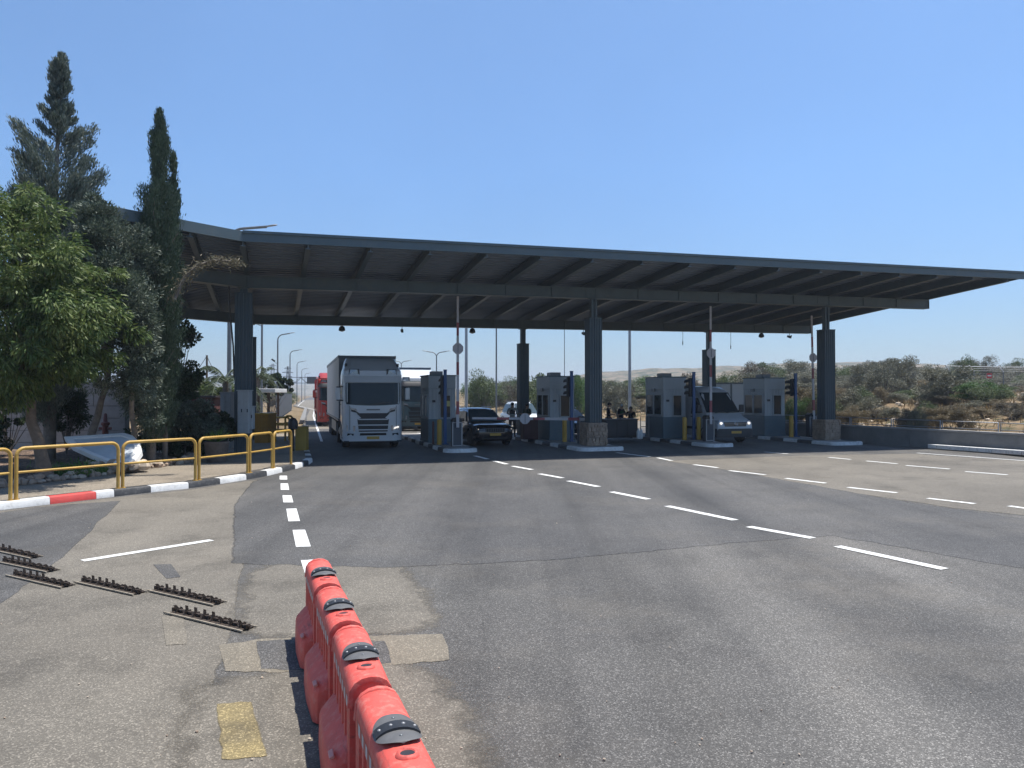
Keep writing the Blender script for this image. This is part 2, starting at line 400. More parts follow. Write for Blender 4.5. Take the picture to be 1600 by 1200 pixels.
truck_white = mat('truck_white', (0.58, 0.60, 0.61), 0.32, var=0.04, scale=1.0, dirt=0.12, dirtcol=(0.45, 0.42, 0.38), coat=0.5)
truck_red = mat('truck_red', (0.36, 0.03, 0.022), 0.4, var=0.12, scale=2.0, dirt=0.25, dirtcol=(0.2, 0.08, 0.06), coat=0.3)
curtain = mat('trailer_curtain', (0.50, 0.49, 0.46), 0.6, var=0.08, scale=1.2, dirt=0.35, dirtcol=(0.36, 0.33, 0.29))
car_black = mat('car_black', (0.012, 0.012, 0.016), 0.22, 0.2, var=0.2, scale=1.0, coat=0.9)
car_blue = mat('car_blue_grey', (0.10, 0.15, 0.22), 0.28, 0.3, var=0.1, coat=0.7)
plate_y = mat('plate_yellow', (0.50, 0.30, 0.05), 0.45, var=0.05)
bark = mat('bark', (0.17, 0.125, 0.09), 0.9, var=0.35, scale=6.0, bump=0.8, bscale=18)
bark_grey = mat('bark_grey', (0.15, 0.13, 0.11), 0.9, var=0.35, scale=6.0, bump=0.8, bscale=18)
rust = mat('rusty_steel', (0.06, 0.045, 0.035), 0.7, 0.5, var=0.4, scale=14.0, bump=0.3, bscale=60)
stone_m = mat('rubble_stone', (0.30, 0.225, 0.165), 0.9, var=0.35, scale=3.5, bump=0.7, bscale=14)
stone_l = mat('pale_stone', (0.42, 0.35, 0.27), 0.9, var=0.35, scale=2.5, bump=0.7, bscale=9)
barrier_red = mat('barrier_red', (0.60, 0.088, 0.066), 0.62, var=0.16, scale=5.0, dirt=0.8, dirtcol=(0.62, 0.23, 0.18), bump=0.12, bscale=40)

van_white = mat('van_white', (0.44, 0.46, 0.47), 0.35, var=0.05, scale=1.0, dirt=0.25, dirtcol=(0.32, 0.30, 0.27), coat=0.4)
def wear_holes(m, scale, lo, hi):
    nt = m.node_tree; L = nt.links.new; b = nt.nodes['Principled BSDF']
    tc = nt.nodes.new('ShaderNodeTexCoord'); n = nd(nt, 'ShaderNodeTexNoise', Scale=scale, Detail=9.0, Roughness=0.8); L(tc.outputs['Object'], n.inputs['Vector'])
    mr = nd(nt, 'ShaderNodeMapRange'); mr.inputs[1].default_value = lo; mr.inputs[2].default_value = hi; L(n.outputs['Fac'], mr.inputs[0])
    tr = nt.nodes.new('ShaderNodeBsdfTransparent'); ms = nt.nodes.new('ShaderNodeMixShader')
    L(mr.outputs[0], ms.inputs[0]); L(b.outputs[0], ms.inputs[1]); L(tr.outputs[0], ms.inputs[2]); L(ms.outputs[0], nt.nodes['Material Output'].inputs['Surface'])
wear_holes(road_white, 5.0, .60, .68)
def scuffs(m, col, amount):
    nt = m.node_tree; L = nt.links.new; b = nt.nodes['Principled BSDF']
    src = b.inputs['Base Color'].links[0].from_socket
    tc = nt.nodes.new('ShaderNodeTexCoord'); mp = nt.nodes.new('ShaderNodeMapping'); mp.inputs['Scale'].default_value = (9, 2.2, 26); mp.inputs['Rotation'].default_value = (0, .25, .1); L(tc.outputs['Object'], mp.inputs['Vector'])
    oi = nt.nodes.new('ShaderNodeObjectInfo'); ad = nd(nt, 'ShaderNodeVectorMath', operation='ADD'); L(mp.outputs[0], ad.inputs[0])
    ml = nd(nt, 'ShaderNodeMath', operation='MULTIPLY'); ml.inputs[1].default_value = 37.0; L(oi.outputs['Random'], ml.inputs[0]); L(ml.outputs[0], ad.inputs[1])
    n = nd(nt, 'ShaderNodeTexNoise', Scale=1.0, Detail=8.0, Roughness=0.8); L(ad.outputs[0], n.inputs['Vector'])
    r = nt.nodes.new('ShaderNodeValToRGB'); r.color_ramp.elements[0].position = .56; r.color_ramp.elements[1].position = .70
    r.color_ramp.elements[0].color = (0, 0, 0, 1); r.color_ramp.elements[1].color = (amount, amount, amount, 1); L(n.outputs['Fac'], r.inputs['Fac'])
    mx = nd(nt, 'ShaderNodeMix', data_type='RGBA'); L(r.outputs['Color'], mx.inputs[0]); L(src, mx.inputs[6]); mx.inputs[7].default_value = rgba(col); L(mx.outputs[2], b.inputs['Base Color'])
scuffs(barrier_red, (0.16, 0.055, 0.045), .75)
scuffs(rail_yellow, (0.16, 0.10, 0.045), .6)
scuffs(kerb_white, (0.17, 0.165, 0.155), .8)
scuffs(kerb_black, (0.20, 0.19, 0.18), .6)
scuffs(kerb_red, (0.16, 0.07, 0.06), .7)
scuffs(booth_up, (0.19, 0.185, 0.17), .5)
scuffs(steel_fascia, (0.12, 0.11, 0.095), .4)
# ================================================================ SETTING
def adopt(o, t):
    o.parent = t
    M = Matrix.Translation(Vector(t.location)) @ Matrix.Rotation(t.rotation_euler[2], 4, 'Z')
    o.matrix_parent_inverse = M.inverted()
    return o

def xf(mb, fn):
    mb.v = [tuple(fn(*p)) for p in mb.v]
    return mb

# road outline (world metres)
LEFT_EDGE = [(-34, -120), (-22, -6), (-13.6, 9.0), (-10.17, 15.0), (-8.46, 17.7), (-6.9, 22.0), (-6.9, 26.0), (-10.2, 36.7), (-15.2, 55), (-22.0, 80), (-30.5, 113), (-43.5, 150), (-86, 310), (-150, 560), (-410, 1600)]
RIGHT_EDGE = [(34, -120), (24.5, -6), (21.5, 15), (19.1, 24.2), (18.2, 31.2), (16.6, 38), (14.2, 55), (9, 72), (2, 86), (-9, 110), (-22, 150), (-63, 310), (-127, 560), (-386, 1600)]
road_poly = LEFT_EDGE + RIGHT_EDGE[::-1]
mb = MB(); mb.sheet(road_poly, 0.0)
struct(mb.build('road', asphalt, fix=False))

def seg_dist(px, py, a, b):
    ax, ay = a; bx, by = b
    dx, dy = bx - ax, by - ay
    t = np.clip(((px - ax) * dx + (py - ay) * dy) / (dx * dx + dy * dy), 0, 1)
    return np.hypot(px - ax - t * dx, py - ay - t * dy)

def edge_x(edge, y):
    ys = [p[1] for p in edge]; xs = [p[0] for p in edge]
    return np.interp(y, ys, xs)

def sm(a, b, x):
    t = np.clip((x - a) / (b - a), 0, 1); return t * t * (3 - 2 * t)

def vnoise(x, y, s, seed):
    r = np.random.default_rng(seed)
    z = np.zeros_like(x)
    for k in range(7):
        a = r.uniform(0, 2 * np.pi); f = r.uniform(0.6, 1.6) / s; ph = r.uniform(0, 6.28)
        z += np.sin((x * np.cos(a) + y * np.sin(a)) * 2 * np.pi * f + ph)
    return z / 7

def ground_h(x, y):
    x = np.asarray(x, float); y = np.asarray(y, float)
    dr = np.full(x.shape, 1e9)
    for a, b in zip(RIGHT_EDGE[:-1], RIGHT_EDGE[1:]): dr = np.minimum(dr, seg_dist(x, y, a, b))
    dl = np.full(x.shape, 1e9)
    for a, b in zip(LEFT_EDGE[:-1], LEFT_EDGE[1:]): dl = np.minimum(dl, seg_dist(x, y, a, b))
    right = x > edge_x(RIGHT_EDGE, y); left = x < edge_x(LEFT_EDGE, y)
    h = np.full(x.shape, -0.08)
    bumps = 0.28 * vnoise(x, y, 9, 3) + 0.12 * vnoise(x, y, 3, 4)
    hr = 0.45 * sm(0.6, 2.5, dr) + 1.35 * sm(2, 14, dr) + 0.030 * np.clip(dr - 8, 0, 150) + bumps * sm(0.6, 8, dr) + 0.3 * sm(0, 60, dr) * vnoise(x, y, 40, 5) * 3
    hl = 1.2 * sm(8, 40, dl) * sm(45, 75, y) + 0.014 * np.clip(dl - 20, 0, 500) + bumps * sm(3, 14, dl) * sm(40, 60, y)
    h = np.where(right, -0.08 + hr, h); h = np.where(left, -0.08 + hl, h)
    return h

xs = np.concatenate([-np.geomspace(45, 2600, 34)[::-1], np.arange(-44, 80, 0.8), np.geomspace(81, 2600, 36)])
ys = np.concatenate([-np.geomspace(11, 900, 14)[::-1], np.arange(-10, 130, 0.9), np.geomspace(131, 4200, 50)])
XX, YY = np.meshgrid(xs, ys)
ZZ = ground_h(XX, YY)
nx, ny = len(xs), len(ys)
vs = np.stack([XX.ravel(), YY.ravel(), ZZ.ravel()], 1)
ii = (np.arange(ny - 1)[:, None] * nx + np.arange(nx - 1)[None, :]).ravel()
me = bpy.data.meshes.new('ground')
me.from_pydata(vs.tolist(), [], np.stack([ii, ii + 1, ii + nx + 1, ii + nx], 1).tolist())
me.materials.append(earth); me.polygons.foreach_set('use_smooth', [True] * len(me.polygons))
go = bpy.data.objects.new('ground', me); COL.objects.link(go); struct(go)

# distant hills as real ridges
def ridge(name, prof, Y, depth, m, seed, amp):
    n = 160; rows = 26
    px = np.linspace(prof[0][0], prof[-1][0], n)
    py = np.interp(px, [p[0] for p in prof], [p[1] for p in prof])
    X = (px - 800) * Y / F; Z = CAMH + (HY - py) * Y / F
    V = []; 
    for r in range(rows):
        t = r / (rows - 1)
        yy = Y - depth + 2 * depth * t
        k = math.sin(math.pi * t) ** 0.8
        xx = X * (1 + 0.0 * t)
        z = -4 + (Z + 4) * k + amp * vnoise(xx, np.full(n, yy), Y * 0.07, seed) * k + amp * 0.35 * vnoise(xx, np.full(n, yy), Y * 0.02, seed + 1) * k
        V += [(xx[i], yy, z[i]) for i in range(n)]
    fs = [(r * n + i, r * n + i + 1, (r + 1) * n + i + 1, (r + 1) * n + i) for r in range(rows - 1) for i in range(n - 1)]
    me = bpy.data.meshes.new(name); me.from_pydata(V, [], fs); me.materials.append(m)
    me.polygons.foreach_set('use_smooth', [True] * len(fs))
    o = bpy.data.objects.new(name, me); COL.objects.link(o); return struct(o)

ridge('hill', [(700, 612), (800, 602), (860, 592), (930, 584), (1000, 579), (1080, 577), (1150, 574), (1220, 571), (1290, 569), (1345, 572), (1410, 580), (1500, 590), (1640, 598), (1800, 606)], 620, 330, hill_m, 21, 1.8)
ridge('hill', [(-300, 600), (-100, 596), (60, 601), (200, 597), (330, 600), (420, 603), (520, 600), (620, 602), (700, 606), (800, 611)], 1500, 500, far_m, 31, 3.0)

# ---- surface patches, each a sheet a few mm above the road
lay = [0.004]
def patch(name, pix, m, z, soft=0.0):
    pts = []
    n = len(pix)
    for i in range(n):       # subdivide and roughen the outline
        a = Vector(pix[i]); b = Vector(pix[(i + 1) % n])
        k = max(1, int((b - a).length / 14))
        for j in range(k):
            p = a + (b - a) * j / k
            g_ = gp(p[0], p[1], z); r_ = min(.05, g_.y * .003) if j else 0
            pts.append(g_ + Vector((random.uniform(-r_, r_), random.uniform(-r_, r_), 0)))
    area = sum(pts[i].x * pts[i - 1].y - pts[i - 1].x * pts[i].y for i in range(len(pts)))
    sg = 1 if area > 0 else -1
    V = list(pts); N = len(pts); faces = [list(range(N))]; ed = [1.0] * N
    if soft:
        for i in range(N):
            t = (pts[(i + 1) % N] - pts[i - 1]).normalized(); V.append(pts[i] + Vector((-t.y, t.x, 0)) * sg * soft)
        ed += [0.0] * N
        faces += [[i, (i + 1) % N, N + (i + 1) % N, N + i] for i in range(N)]
    mb = MB(); mb.add(V, faces); o = mb.build(name, m, fix=False)
    at_ = o.data.attributes.new('edge', 'FLOAT', 'POINT'); at_.data.foreach_set('value', ed)
    bm = bmesh.new(); bm.from_mesh(o.data); bmesh.ops.triangulate(bm, faces=bm.faces); bm.to_mesh(o.data); bm.free()
    return struct(o)

patch('road_patch', [(-420, 862), (0, 799), (150, 781), (300, 765), (402, 749), (378, 775), (369, 792), (373, 845), (378, 885), (368, 930), (364, 962), (352, 1003), (330, 1060), (322, 1130), (300, 1260), (-700, 1260)], asphalt_worn_soft, 0.002, .06)
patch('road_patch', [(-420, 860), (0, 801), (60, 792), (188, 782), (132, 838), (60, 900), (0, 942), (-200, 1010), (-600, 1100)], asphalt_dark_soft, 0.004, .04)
patch('road_patch', [(345, 1006), (365, 1003), (420, 996), (560, 992), (690, 989), (701, 1028), (690, 1030), (440, 1048), (356, 1046)], asphalt_strip, 0.0045, .015)
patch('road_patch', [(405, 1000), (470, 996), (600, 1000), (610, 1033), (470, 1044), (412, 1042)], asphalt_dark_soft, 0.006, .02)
patch('road_patch', [(340, 1150), (360, 1075), (440, 1060), (600, 1045), (680, 1100), (700, 1170), (720, 1270), (330, 1270)], asphalt_worn_soft, 0.003, .45)
patch('road_patch', [(420, 900), (480, 860), (600, 890), (640, 940), (640, 975), (420, 980)], asphalt_worn_soft, 0.0032, .5)
patch('road_patch', [(1000, 722), (1260, 712), (1420, 709), (1620, 722), (1700, 800), (1600, 803), (1500, 793), (1380, 775), (1180, 745)], asphalt_worn_soft, 0.0025, .35)
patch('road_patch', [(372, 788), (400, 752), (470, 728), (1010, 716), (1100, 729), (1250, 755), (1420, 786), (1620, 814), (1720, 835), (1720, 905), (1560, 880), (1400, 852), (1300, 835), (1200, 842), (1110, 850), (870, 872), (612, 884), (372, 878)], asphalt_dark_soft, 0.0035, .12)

# ---- painted markings
def quad_mark(pts, m, z=0.009):
    mb.add([gp(p[0], p[1], z) for p in pts], [list(range(len(pts)))])
mb = MB()
for q in [[(437.5, 743), (449, 743), (449.5, 749), (437.5, 749)], [(439, 755), (450.5, 755), (452.5, 765), (439.3, 765)],
          [(442, 773.5), (456, 773.5), (459, 784.5), (443.5, 784.5)], [(448, 794.5), (464, 794), (469.5, 813.5), (451.5, 814)],
          [(458, 827.5), (477.5, 827), (486.5, 853), (463.5, 853.5)], [(471, 874.5), (496, 873), (512, 905), (481, 906)]]:
    quad_mark(q, road_white)
struct(mb.build('road_marking', road_white, fix=False))

def dashes(segs, w):
    global mb
    mb = MB()
    for (x0, y0), (x1, y1) in segs:
        a = gp(x0, y0, 0.009); b = gp(x1, y1, 0.009)
        n = (b - a).normalized(); s = Vector((-n.y, n.x, 0)) * w / 2
        mb.add([a - s, b - s, b + s, a + s], [(0, 1, 2, 3)])
    return struct(mb.build('road_marking', road_white, fix=False))
dashes([((1307, 852.5), (1474, 888)), ((1169, 822), (1269, 840)), ((1042, 790), (1148, 812)), ((955, 768), (1013, 779.5)), ((888, 751), (935, 760)), ((843, 740), (879, 746.5)), ((801, 728), (831, 733.5)), ((772, 720), (792, 725)), ((742, 712), (762, 717))], 0.17)
dashes([((1575, 790), (1640, 799)), ((1448, 778), (1522, 786.5)), ((1324, 761), (1400, 769.5)), ((1227, 747), (1289, 754.5)), ((1139, 735), (1195, 741.5)), ((1084, 725.7), (1121, 730.5)), ((1027, 715), (1049, 719.5)), ((963, 707), (1015, 713.5))], 0.16)
dashes([((1507, 736.5), (1573, 741.5)), ((1415, 727), (1483, 732.5)), ((1353, 720), (1401, 724.3)), ((1294, 714.4), (1329, 717.6)), ((1194, 706), (1231, 709))], 0.16)
dashes([((1432, 707.5), (1640, 722.5))], 0.16)
dashes([((131, 875), (332, 843))], 0.15)
patch('road_marking', [(344, 1097), (391, 1095), (416, 1177), (353, 1181)], yellow_soft, .007, .03)
mb = MB(); quad_mark([(255, 962), (288, 960), (294, 1004), (262, 1006)], asphalt_strip, 0.006); struct(mb.build('road_patch', asphalt_tan, fix=False))
mb = MB(); quad_mark([(241, 881), (269, 880), (284, 900), (262, 903)], asphalt_strip, 0.006); struct(mb.build('road_patch', asphalt_dark, fix=False))
fr = [(x + .3, y) for x, y in LEFT_EDGE[9:13]] + [(x - .5, y) for x, y in RIGHT_EDGE[::-1] if 60 < y < 400]
mb = MB(); mb.sheet([(-13.6, 50)] + fr + [(14, 52)], .003); struct(mb.build('road_patch', asphalt_tan, fix=False))  # sunlight on the far road painted as a paler sheet
# white edge line of the road beyond
mb = MB()
le = [Vector((x + 0.9, y, 0.009)) for x, y in LEFT_EDGE[7:13]]
for a, b in zip(le[:-1], le[1:]):
    mb.add([a, b, b + Vector((0.13, 0, 0)), a + Vector((0.13, 0, 0))], [(0, 1, 2, 3)])
struct(mb.build('road_marking', road_white, fix=False))
mb = MB()
for k in range(9):
    y0 = 62 + k * 14; 
    x0 = np.interp(y0, [p[1] for p in LEFT_EDGE], [p[0] for p in LEFT_EDGE]) + 5; x1 = np.interp(y0 + 6, [p[1] for p in LEFT_EDGE], [p[0] for p in LEFT_EDGE]) + 5
    mb.add([(x0, y0, .009), (x1, y0 + 6, .009), (x1 + .18, y0 + 6, .009), (x0 + .18, y0, .009)], [(0, 1, 2, 3)])
struct(mb.build('road_marking', road_white, fix=False))

# ---- kerbs
def strip(mb, path, cuts, w, z0, z1, side=1, gap=0.004):
    """kerb stones along a path; cuts = [(index range material)] one stone per path segment"""
    for i in range(len(path) - 1):
        a = Vector(path[i][:2]); b = Vector(path[i + 1][:2])
        def nrm(k):
            if k == 0: t = Vector(path[1][:2]) - Vector(path[0][:2])
            elif k == len(path) - 1: t = Vector(path[k][:2]) - Vector(path[k - 1][:2])
            else: t = (Vector(path[k + 1][:2]) - Vector(path[k][:2])).normalized() + (Vector(path[k][:2]) - Vector(path[k - 1][:2])).normalized()
            t.normalize(); return Vector((-t.y, t.x)) * side
        na, nb = nrm(i), nrm(i + 1)
        t = (b - a).normalized() * gap
        a2, b2 = a + t, b - t
        prof = [(0.0, z0), (0.012, z1 - 0.03), (0.04, z1), (w, z1), (w, z0)]
        secs = [[(a2.x + na.x * o, a2.y + na.y * o, z) for o, z in prof], [(b2.x + nb.x * o, b2.y + nb.y * o, z) for o, z in prof]]
        mb.loft(secs, True, True, cuts[i])

kpx = [(-300, 838), (-120, 813), (0, 797), (80, 787), (152, 778.5), (180, 775), (237, 769), (296, 763), (345, 756), (386, 749.5), (418, 743.5), (442, 738), (462, 733), (475, 729), (483, 726), (489, 722)]
kpts = [gp(x, y) for x, y in kpx]
kcol = [0, 0, 0, 2, 0, 1, 0, 1, 0, 1, 0, 1, 0, 1, 0]
p0 = kpts[-1]
u0 = p0.x * CT + p0.y * ST; v0 = -p0.x * ST + p0.y * CT
for k in range(1, 17):
    kpts.append(P(u0 + 0.02 * k, v0 + k * 1.0)); kcol.append(k % 2)
mb = MB(); strip(mb, kpts, kcol, 0.22, -0.05, 0.15)
struct(mb.build('kerb', [kerb_white, kerb_black, kerb_red], smooth=40))
# pavement behind the left kerb
def offs(path, d):
    out = []
    for k in range(len(path)):
        t = (path[min(k + 1, len(path) - 1)] - path[max(k - 1, 0)]); t.normalize()
        out.append(Vector((path[k].x - t.y * d, path[k].y + t.x * d)))
    return out
inn = offs(kpts, 0.21)
mb = MB(); mb.prism([(p.x, p.y) for p in inn] + [(-17, 43), (-34, 40), (-34, 8), (-20, 5)], -0.2, 0.142)
struct(mb.build('pavement', paving, fix=True))
bed = [(-14.2, 12.6), (-12.55, 15.5), (-11.62, 18.0), (-10.7, 20.8), (-10.15, 24.4), (-11.2, 26.4), (-15, 27.6), (-24, 29.5), (-30, 29.5), (-30, 12)]
# planting bed: soil heaped gently
bm = bmesh.new()
bx = np.linspace(-30, -10, 60); by = np.linspace(12, 30, 56)
bpoly = [Vector(p) for p in bed]
def inside(x, y, poly):
    c = False; n = len(poly)
    for i in range(n):
        a, b = poly[i], poly[i - 1]
        if (a.y > y) != (b.y > y) and x < (b.x - a.x) * (y - a.y) / (b.y - a.y) + a.x: c = not c
    return c
def bed_h(x, y):
    d = min(float(seg_dist(np.array(x), np.array(y), (bpoly[i].x, bpoly[i].y), (bpoly[i - 1].x, bpoly[i - 1].y))) for i in range(len(bpoly)))
    s = 1 if inside(x, y, bpoly) else -1
    return 0.16 + 0.22 * float(sm(0, 1.6, np.array(d * s))) + 0.05 * math.sin(x * 2.3) * math.cos(y * 1.9) * (1 if s > 0 else 0) - (0.3 if s < 0 and d > 0.5 else 0)
V = [(x, y, bed_h(x, y)) for y in by for x in bx]
fs = [(j * 60 + i, j * 60 + i + 1, (j + 1) * 60 + i + 1, (j + 1) * 60 + i) for j in range(55) for i in range(59)
      if inside((bx[i] + bx[i + 1]) / 2, (by[j] + by[j + 1]) / 2, bpoly)]
bm.free()
me = bpy.data.meshes.new('soil'); me.from_pydata(V, [], fs); me.materials.append(soil)
me.polygons.foreach_set('use_smooth', [True] * len(fs))
so = bpy.data.objects.new('soil', me); COL.objects.link(so); struct(so)

def rock(mb, c, r, mi=0):
    n = 7; secs = []
    ph = random.uniform(0, 6.28); sx = random.uniform(.7, 1.3); sy = random.uniform(.7, 1.3)
    for k, (hh, rr) in enumerate([(-0.6, .8), (-.1, 1.0), (.35, .85), (.62, .45)]):
        secs.append([(c[0] + r * sx * rr * random.uniform(.8, 1.15) * math.cos(ph + 2 * math.pi * i / n), c[1] + r * sy * rr * random.uniform(.8, 1.15) * math.sin(ph + 2 * math.pi * i / n), c[2] + r * (hh + random.uniform(-.1, .1))) for i in range(n)])
    mb.loft(secs, True, True, mi)
# rubble edging of the bed
mb = MB()
epath = [Vector((x, y, 0.15)) for x, y in [(-14.2, 12.6), (-12.55, 15.5), (-11.62, 18.0), (-10.7, 20.8), (-10.15, 24.4), (-11.2, 26.4)]]
for a, b in zip(epath[:-1], epath[1:]):
    L_ = (b - a).length; k = int(L_ / 0.17)
    for i in range(k):
        for row in range(2):
            q = a + (b - a) * (i + random.uniform(-.3, .3)) / k
            rock(mb, (q.x - 0.14 * row + random.uniform(-.06, .06), q.y + random.uniform(-.06, .06), 0.18 + 0.07 * row + random.uniform(-.03, .04)), random.uniform(.07, .145), random.choice([0, 0, 1]))
tag(mb.build('stone_edging', [stone_m, stone_l], smooth=35), 'low rubble stone edging along the front of the planting bed behind the yellow railing', 'stone edging')

# ---- islands between the lanes
def island(u0, u1, vf, vb, nose_right=True):
    r = 0.45
    pts = []
    pts.append((u0, vb)); 
    n = int((vb - vf - r) / 0.95)
    for k in range(1, n + 1): pts.append((u0, vb + (vf + r - vb) * k / n))
    i0 = len(pts)
    for k in range(1, 7):
        a = math.pi + math.pi / 2 * k / 6; pts.append((u0 + r + r * math.cos(a), vf + r + r * math.sin(a)))
    for k in range(0, 7):
        a = 1.5 * math.pi + math.pi / 2 * k / 6; pts.append((u1 - r + r * math.cos(a), vf + r + r * math.sin(a)))
    i1 = len(pts)
    for k in range(1, n + 1): pts.append((u1, vf + r + (vb - vf - r) * k / n))
    cols = []
    for k in range(len(pts) - 1):
        cols.append(0 if i0 - 1 <= k < i1 - 1 else (k % 2 if k < i0 - 1 else (k - i1) % 2))
    w = [P(a, b) for a, b in pts]
    mb = MB(); strip(mb, w, cols, 0.2, -0.04, 0.15)
    inner = offs(w, 0.19)
    mb.prism([(p.x, p.y) for p in inner], -0.04, 0.138, 2)
    return struct(mb.build('traffic_island', [kerb_white, kerb_black, concrete], smooth=40))
ISL = [(6.45, 7.85, 28.9), (11.75, 13.85, 28.0), (17.95, 19.4, 28.5), (23.9, 25.75, 27.8)]
for a in ISL: island(a[0], a[1], a[2], 41.5)

# ---- right-hand parapet wall with its lit kerb and pipe railing
wp = [Vector((x, y)) for x, y in [P(26.45, 31.5)[:2], P(26.5, 28)[:2], P(26.75, 24.6)[:2], P(27.2, 20)[:2], P(27.9, 13)[:2]]]
wp = [P(25.9, 42).to_2d(), P(26.2, 36).to_2d()] + wp
def wall_strip(mb, path, o0, o1, z0, z1, mi=0):
    a = offs([Vector((p.x, p.y, 0)) for p in path], o0); b = offs([Vector((p.x, p.y, 0)) for p in path], o1)
    secs = [[(a[i].x, a[i].y, z0), (a[i].x, a[i].y, z1), (b[i].x, b[i].y, z1), (b[i].x, b[i].y, z0)] for i in range(len(path))]
    mb.loft(secs, True, True, mi)
t = thing('parapet_wall', 'low grey concrete parapet wall along the right edge of the plaza', 'wall', (wp[3].x, wp[3].y, 0))
# panels with joints between them
dense = []
for a, b in zip(wp[:-1], wp[1:]):
    for k in range(8): dense.append(a + (b - a) * k / 8)
dense.append(wp[-1])
acc = 0; cur = [dense[0]]
for a, b in zip(dense[:-1], dense[1:]):
    acc += (b - a).length; cur.append(b)
    if acc > 5.2 or b is dense[-1]:
        c2 = list(cur); d_ = (c2[-1] - c2[-2]).normalized() * 0.02; c2[-1] = c2[-1] - d_
        mb = MB(); wall_strip(mb, c2, 0.0, 0.26, -0.2, 0.74); adopt(mb.build('wall_panel', concrete_wall, bevel=0.012), t)
        cur = [b]; acc = 0
mb = MB(); wall_strip(mb, dense, -0.03, 0.30, 0.742, 0.82); adopt(mb.build('coping', concrete, bevel=0.012), t)
kp = [p for p in dense if True]
i_s = min(range(len(dense)), key=lambda i: (dense[i] - P(26.7, 25.0).to_2d()).length)
mb = MB()
for i in range(i_s, len(dense) - 1):
    a, b = dense[i], dense[i + 1]
    n = (b - a).normalized(); s = Vector((n.y, -n.x))
    wall_strip(mb, [a + n * 0.01, b - n * 0.01], -0.46, -0.06, 0.03, 0.20)
struct(mb.build('kerb', kerb_white, bevel=0.015))

t = thing('pipe_railing', 'thin galvanised pipe railing with square ends above the right parapet wall', 'railing', (P(27.6, 26).x, P(27.6, 26).y, 0))
def rail_path(u_off):
    return offs([Vector((p.x, p.y, 0)) for p in dense], u_off)
rp = rail_path(0.9)
def zg(p): return float(ground_h(np.array([p.x]), np.array([p.y]))[0])
L_ = 0; last = -9
bays = []
for i in range(len(rp)):
    if i: L_ += (rp[i] - rp[i - 1]).length
    if L_ - last > 2.4:
        bays.append(rp[i]); last = L_
for a, b in zip(bays[:-1], bays[1:]):
    n = (b - a).normalized() * 0.05
    p, q = a + n, b - n
    mb = MB(); mb.tube([(p.x, p.y, .3), (p.x, p.y, 1.15), (q.x, q.y, 1.15), (q.x, q.y, .3)], 0.028, 8)
    adopt(mb.build('rail_frame', galv, smooth=50), t)
    mb = MB(); mb.tube([(p.x, p.y, .86), (q.x, q.y, .86)], 0.02, 8); adopt(mb.build('mid_rail', galv, smooth=50), t)

# ================================================================ CANOPY
V1, V2, VF, VB = 29.6, 38.2, 25.2, 40.7
UL, UR, UB = -0.9, 31.95, 31.1
def zr(u, v): return 7.17 + 0.010 * (u - 13) - 0.066 * (v - V1)
E2 = Vector((0.613, 0.790))          # direction of the wing's front edge
def W(s, v, z):                      # wing frame: s metres left of the fold
    b = P(UL, v); return Vector((b.x - E2.x * s, b.y - E2.y * s, z))
def zw(s, v): return zr(UL, v) + 0.0 * s
can = thing('toll_canopy', 'huge dark blue-grey steel canopy over all the toll lanes with a bent left wing', 'canopy', P(13.1, 29.2))
def part(mb, name, m, par=can, **k):
    o = mb.build(name, m, **k); adopt(o, can)
    if par is not can:
        o.parent = par; o.matrix_parent_inverse = par.matrix_parent_inverse.copy() if False else Matrix.Identity(4)
        # parent's own vertices are in world space under its inverse: same frame
    return o

def deck(fn, zfn, s0, s1, v0, v1, name):
    mb = MB(); pitch = 0.36; n = int((v1 - v0) / pitch)
    prof = []
    for k in range(n):
        v = v0 + k * pitch
        prof += [(v, 0.0), (v + .13, 0.0), (v + .16, .075), (v + .33, .075)]
    prof.append((v1, 0.0))
    lo = [[fn(s, v, zfn(s, v) + h) for v, h in prof] for s in np.linspace(s0, s1, 3)]
    for a, b in zip(lo[:-1], lo[1:]):
        mb.loft([a, b], False, False)
    # top sheet
    q = [(s0, v0), (s1, v0), (s1, v1), (s0, v1)]
    mb.add([fn(s, v, zfn(s, v) + 0.09) for s, v in q], [(0, 1, 2, 3)])
    part(mb, name, deck_m, fix=False)
deck(lambda u, v, z: P(u, v, z), zr, UL, UR, VF + 0.04, VB, 'roof_deck')
WL = 4.72
deck(W, zw, 0.0, WL, VF + 0.04, VB, 'roof_deck')

def lbar(mb, a, b, w, z0, z1):
    """beam between two plan points with given bottom / top offsets at each end"""
    a2, b2 = Vector(a[:2]), Vector(b[:2]); n = (b2 - a2).normalized(); s = Vector((-n.y, n.x)) * w / 2
    secs = []
    for p, (lo_, hi_) in ((a2, (z0[0], z1[0])), (b2, (z0[1], z1[1]))):
        secs.append([(p.x - s.x, p.y - s.y, lo_), (p.x + s.x, p.y + s.y, lo_), (p.x + s.x, p.y + s.y, hi_), (p.x - s.x, p.y - s.y, hi_)])
    mb.loft(secs)
def ibeam(mb, a, b, w, z0, z1, fl=0.03, web=0.05):
    lbar(mb, a, b, w, z0, (z0[0] + fl, z0[1] + fl)); lbar(mb, a, b, w, (z1[0] - fl, z1[1] - fl), z1)
    lbar(mb, a, b, web, (z0[0] + fl, z0[1] + fl), (z1[0] - fl, z1[1] - fl))

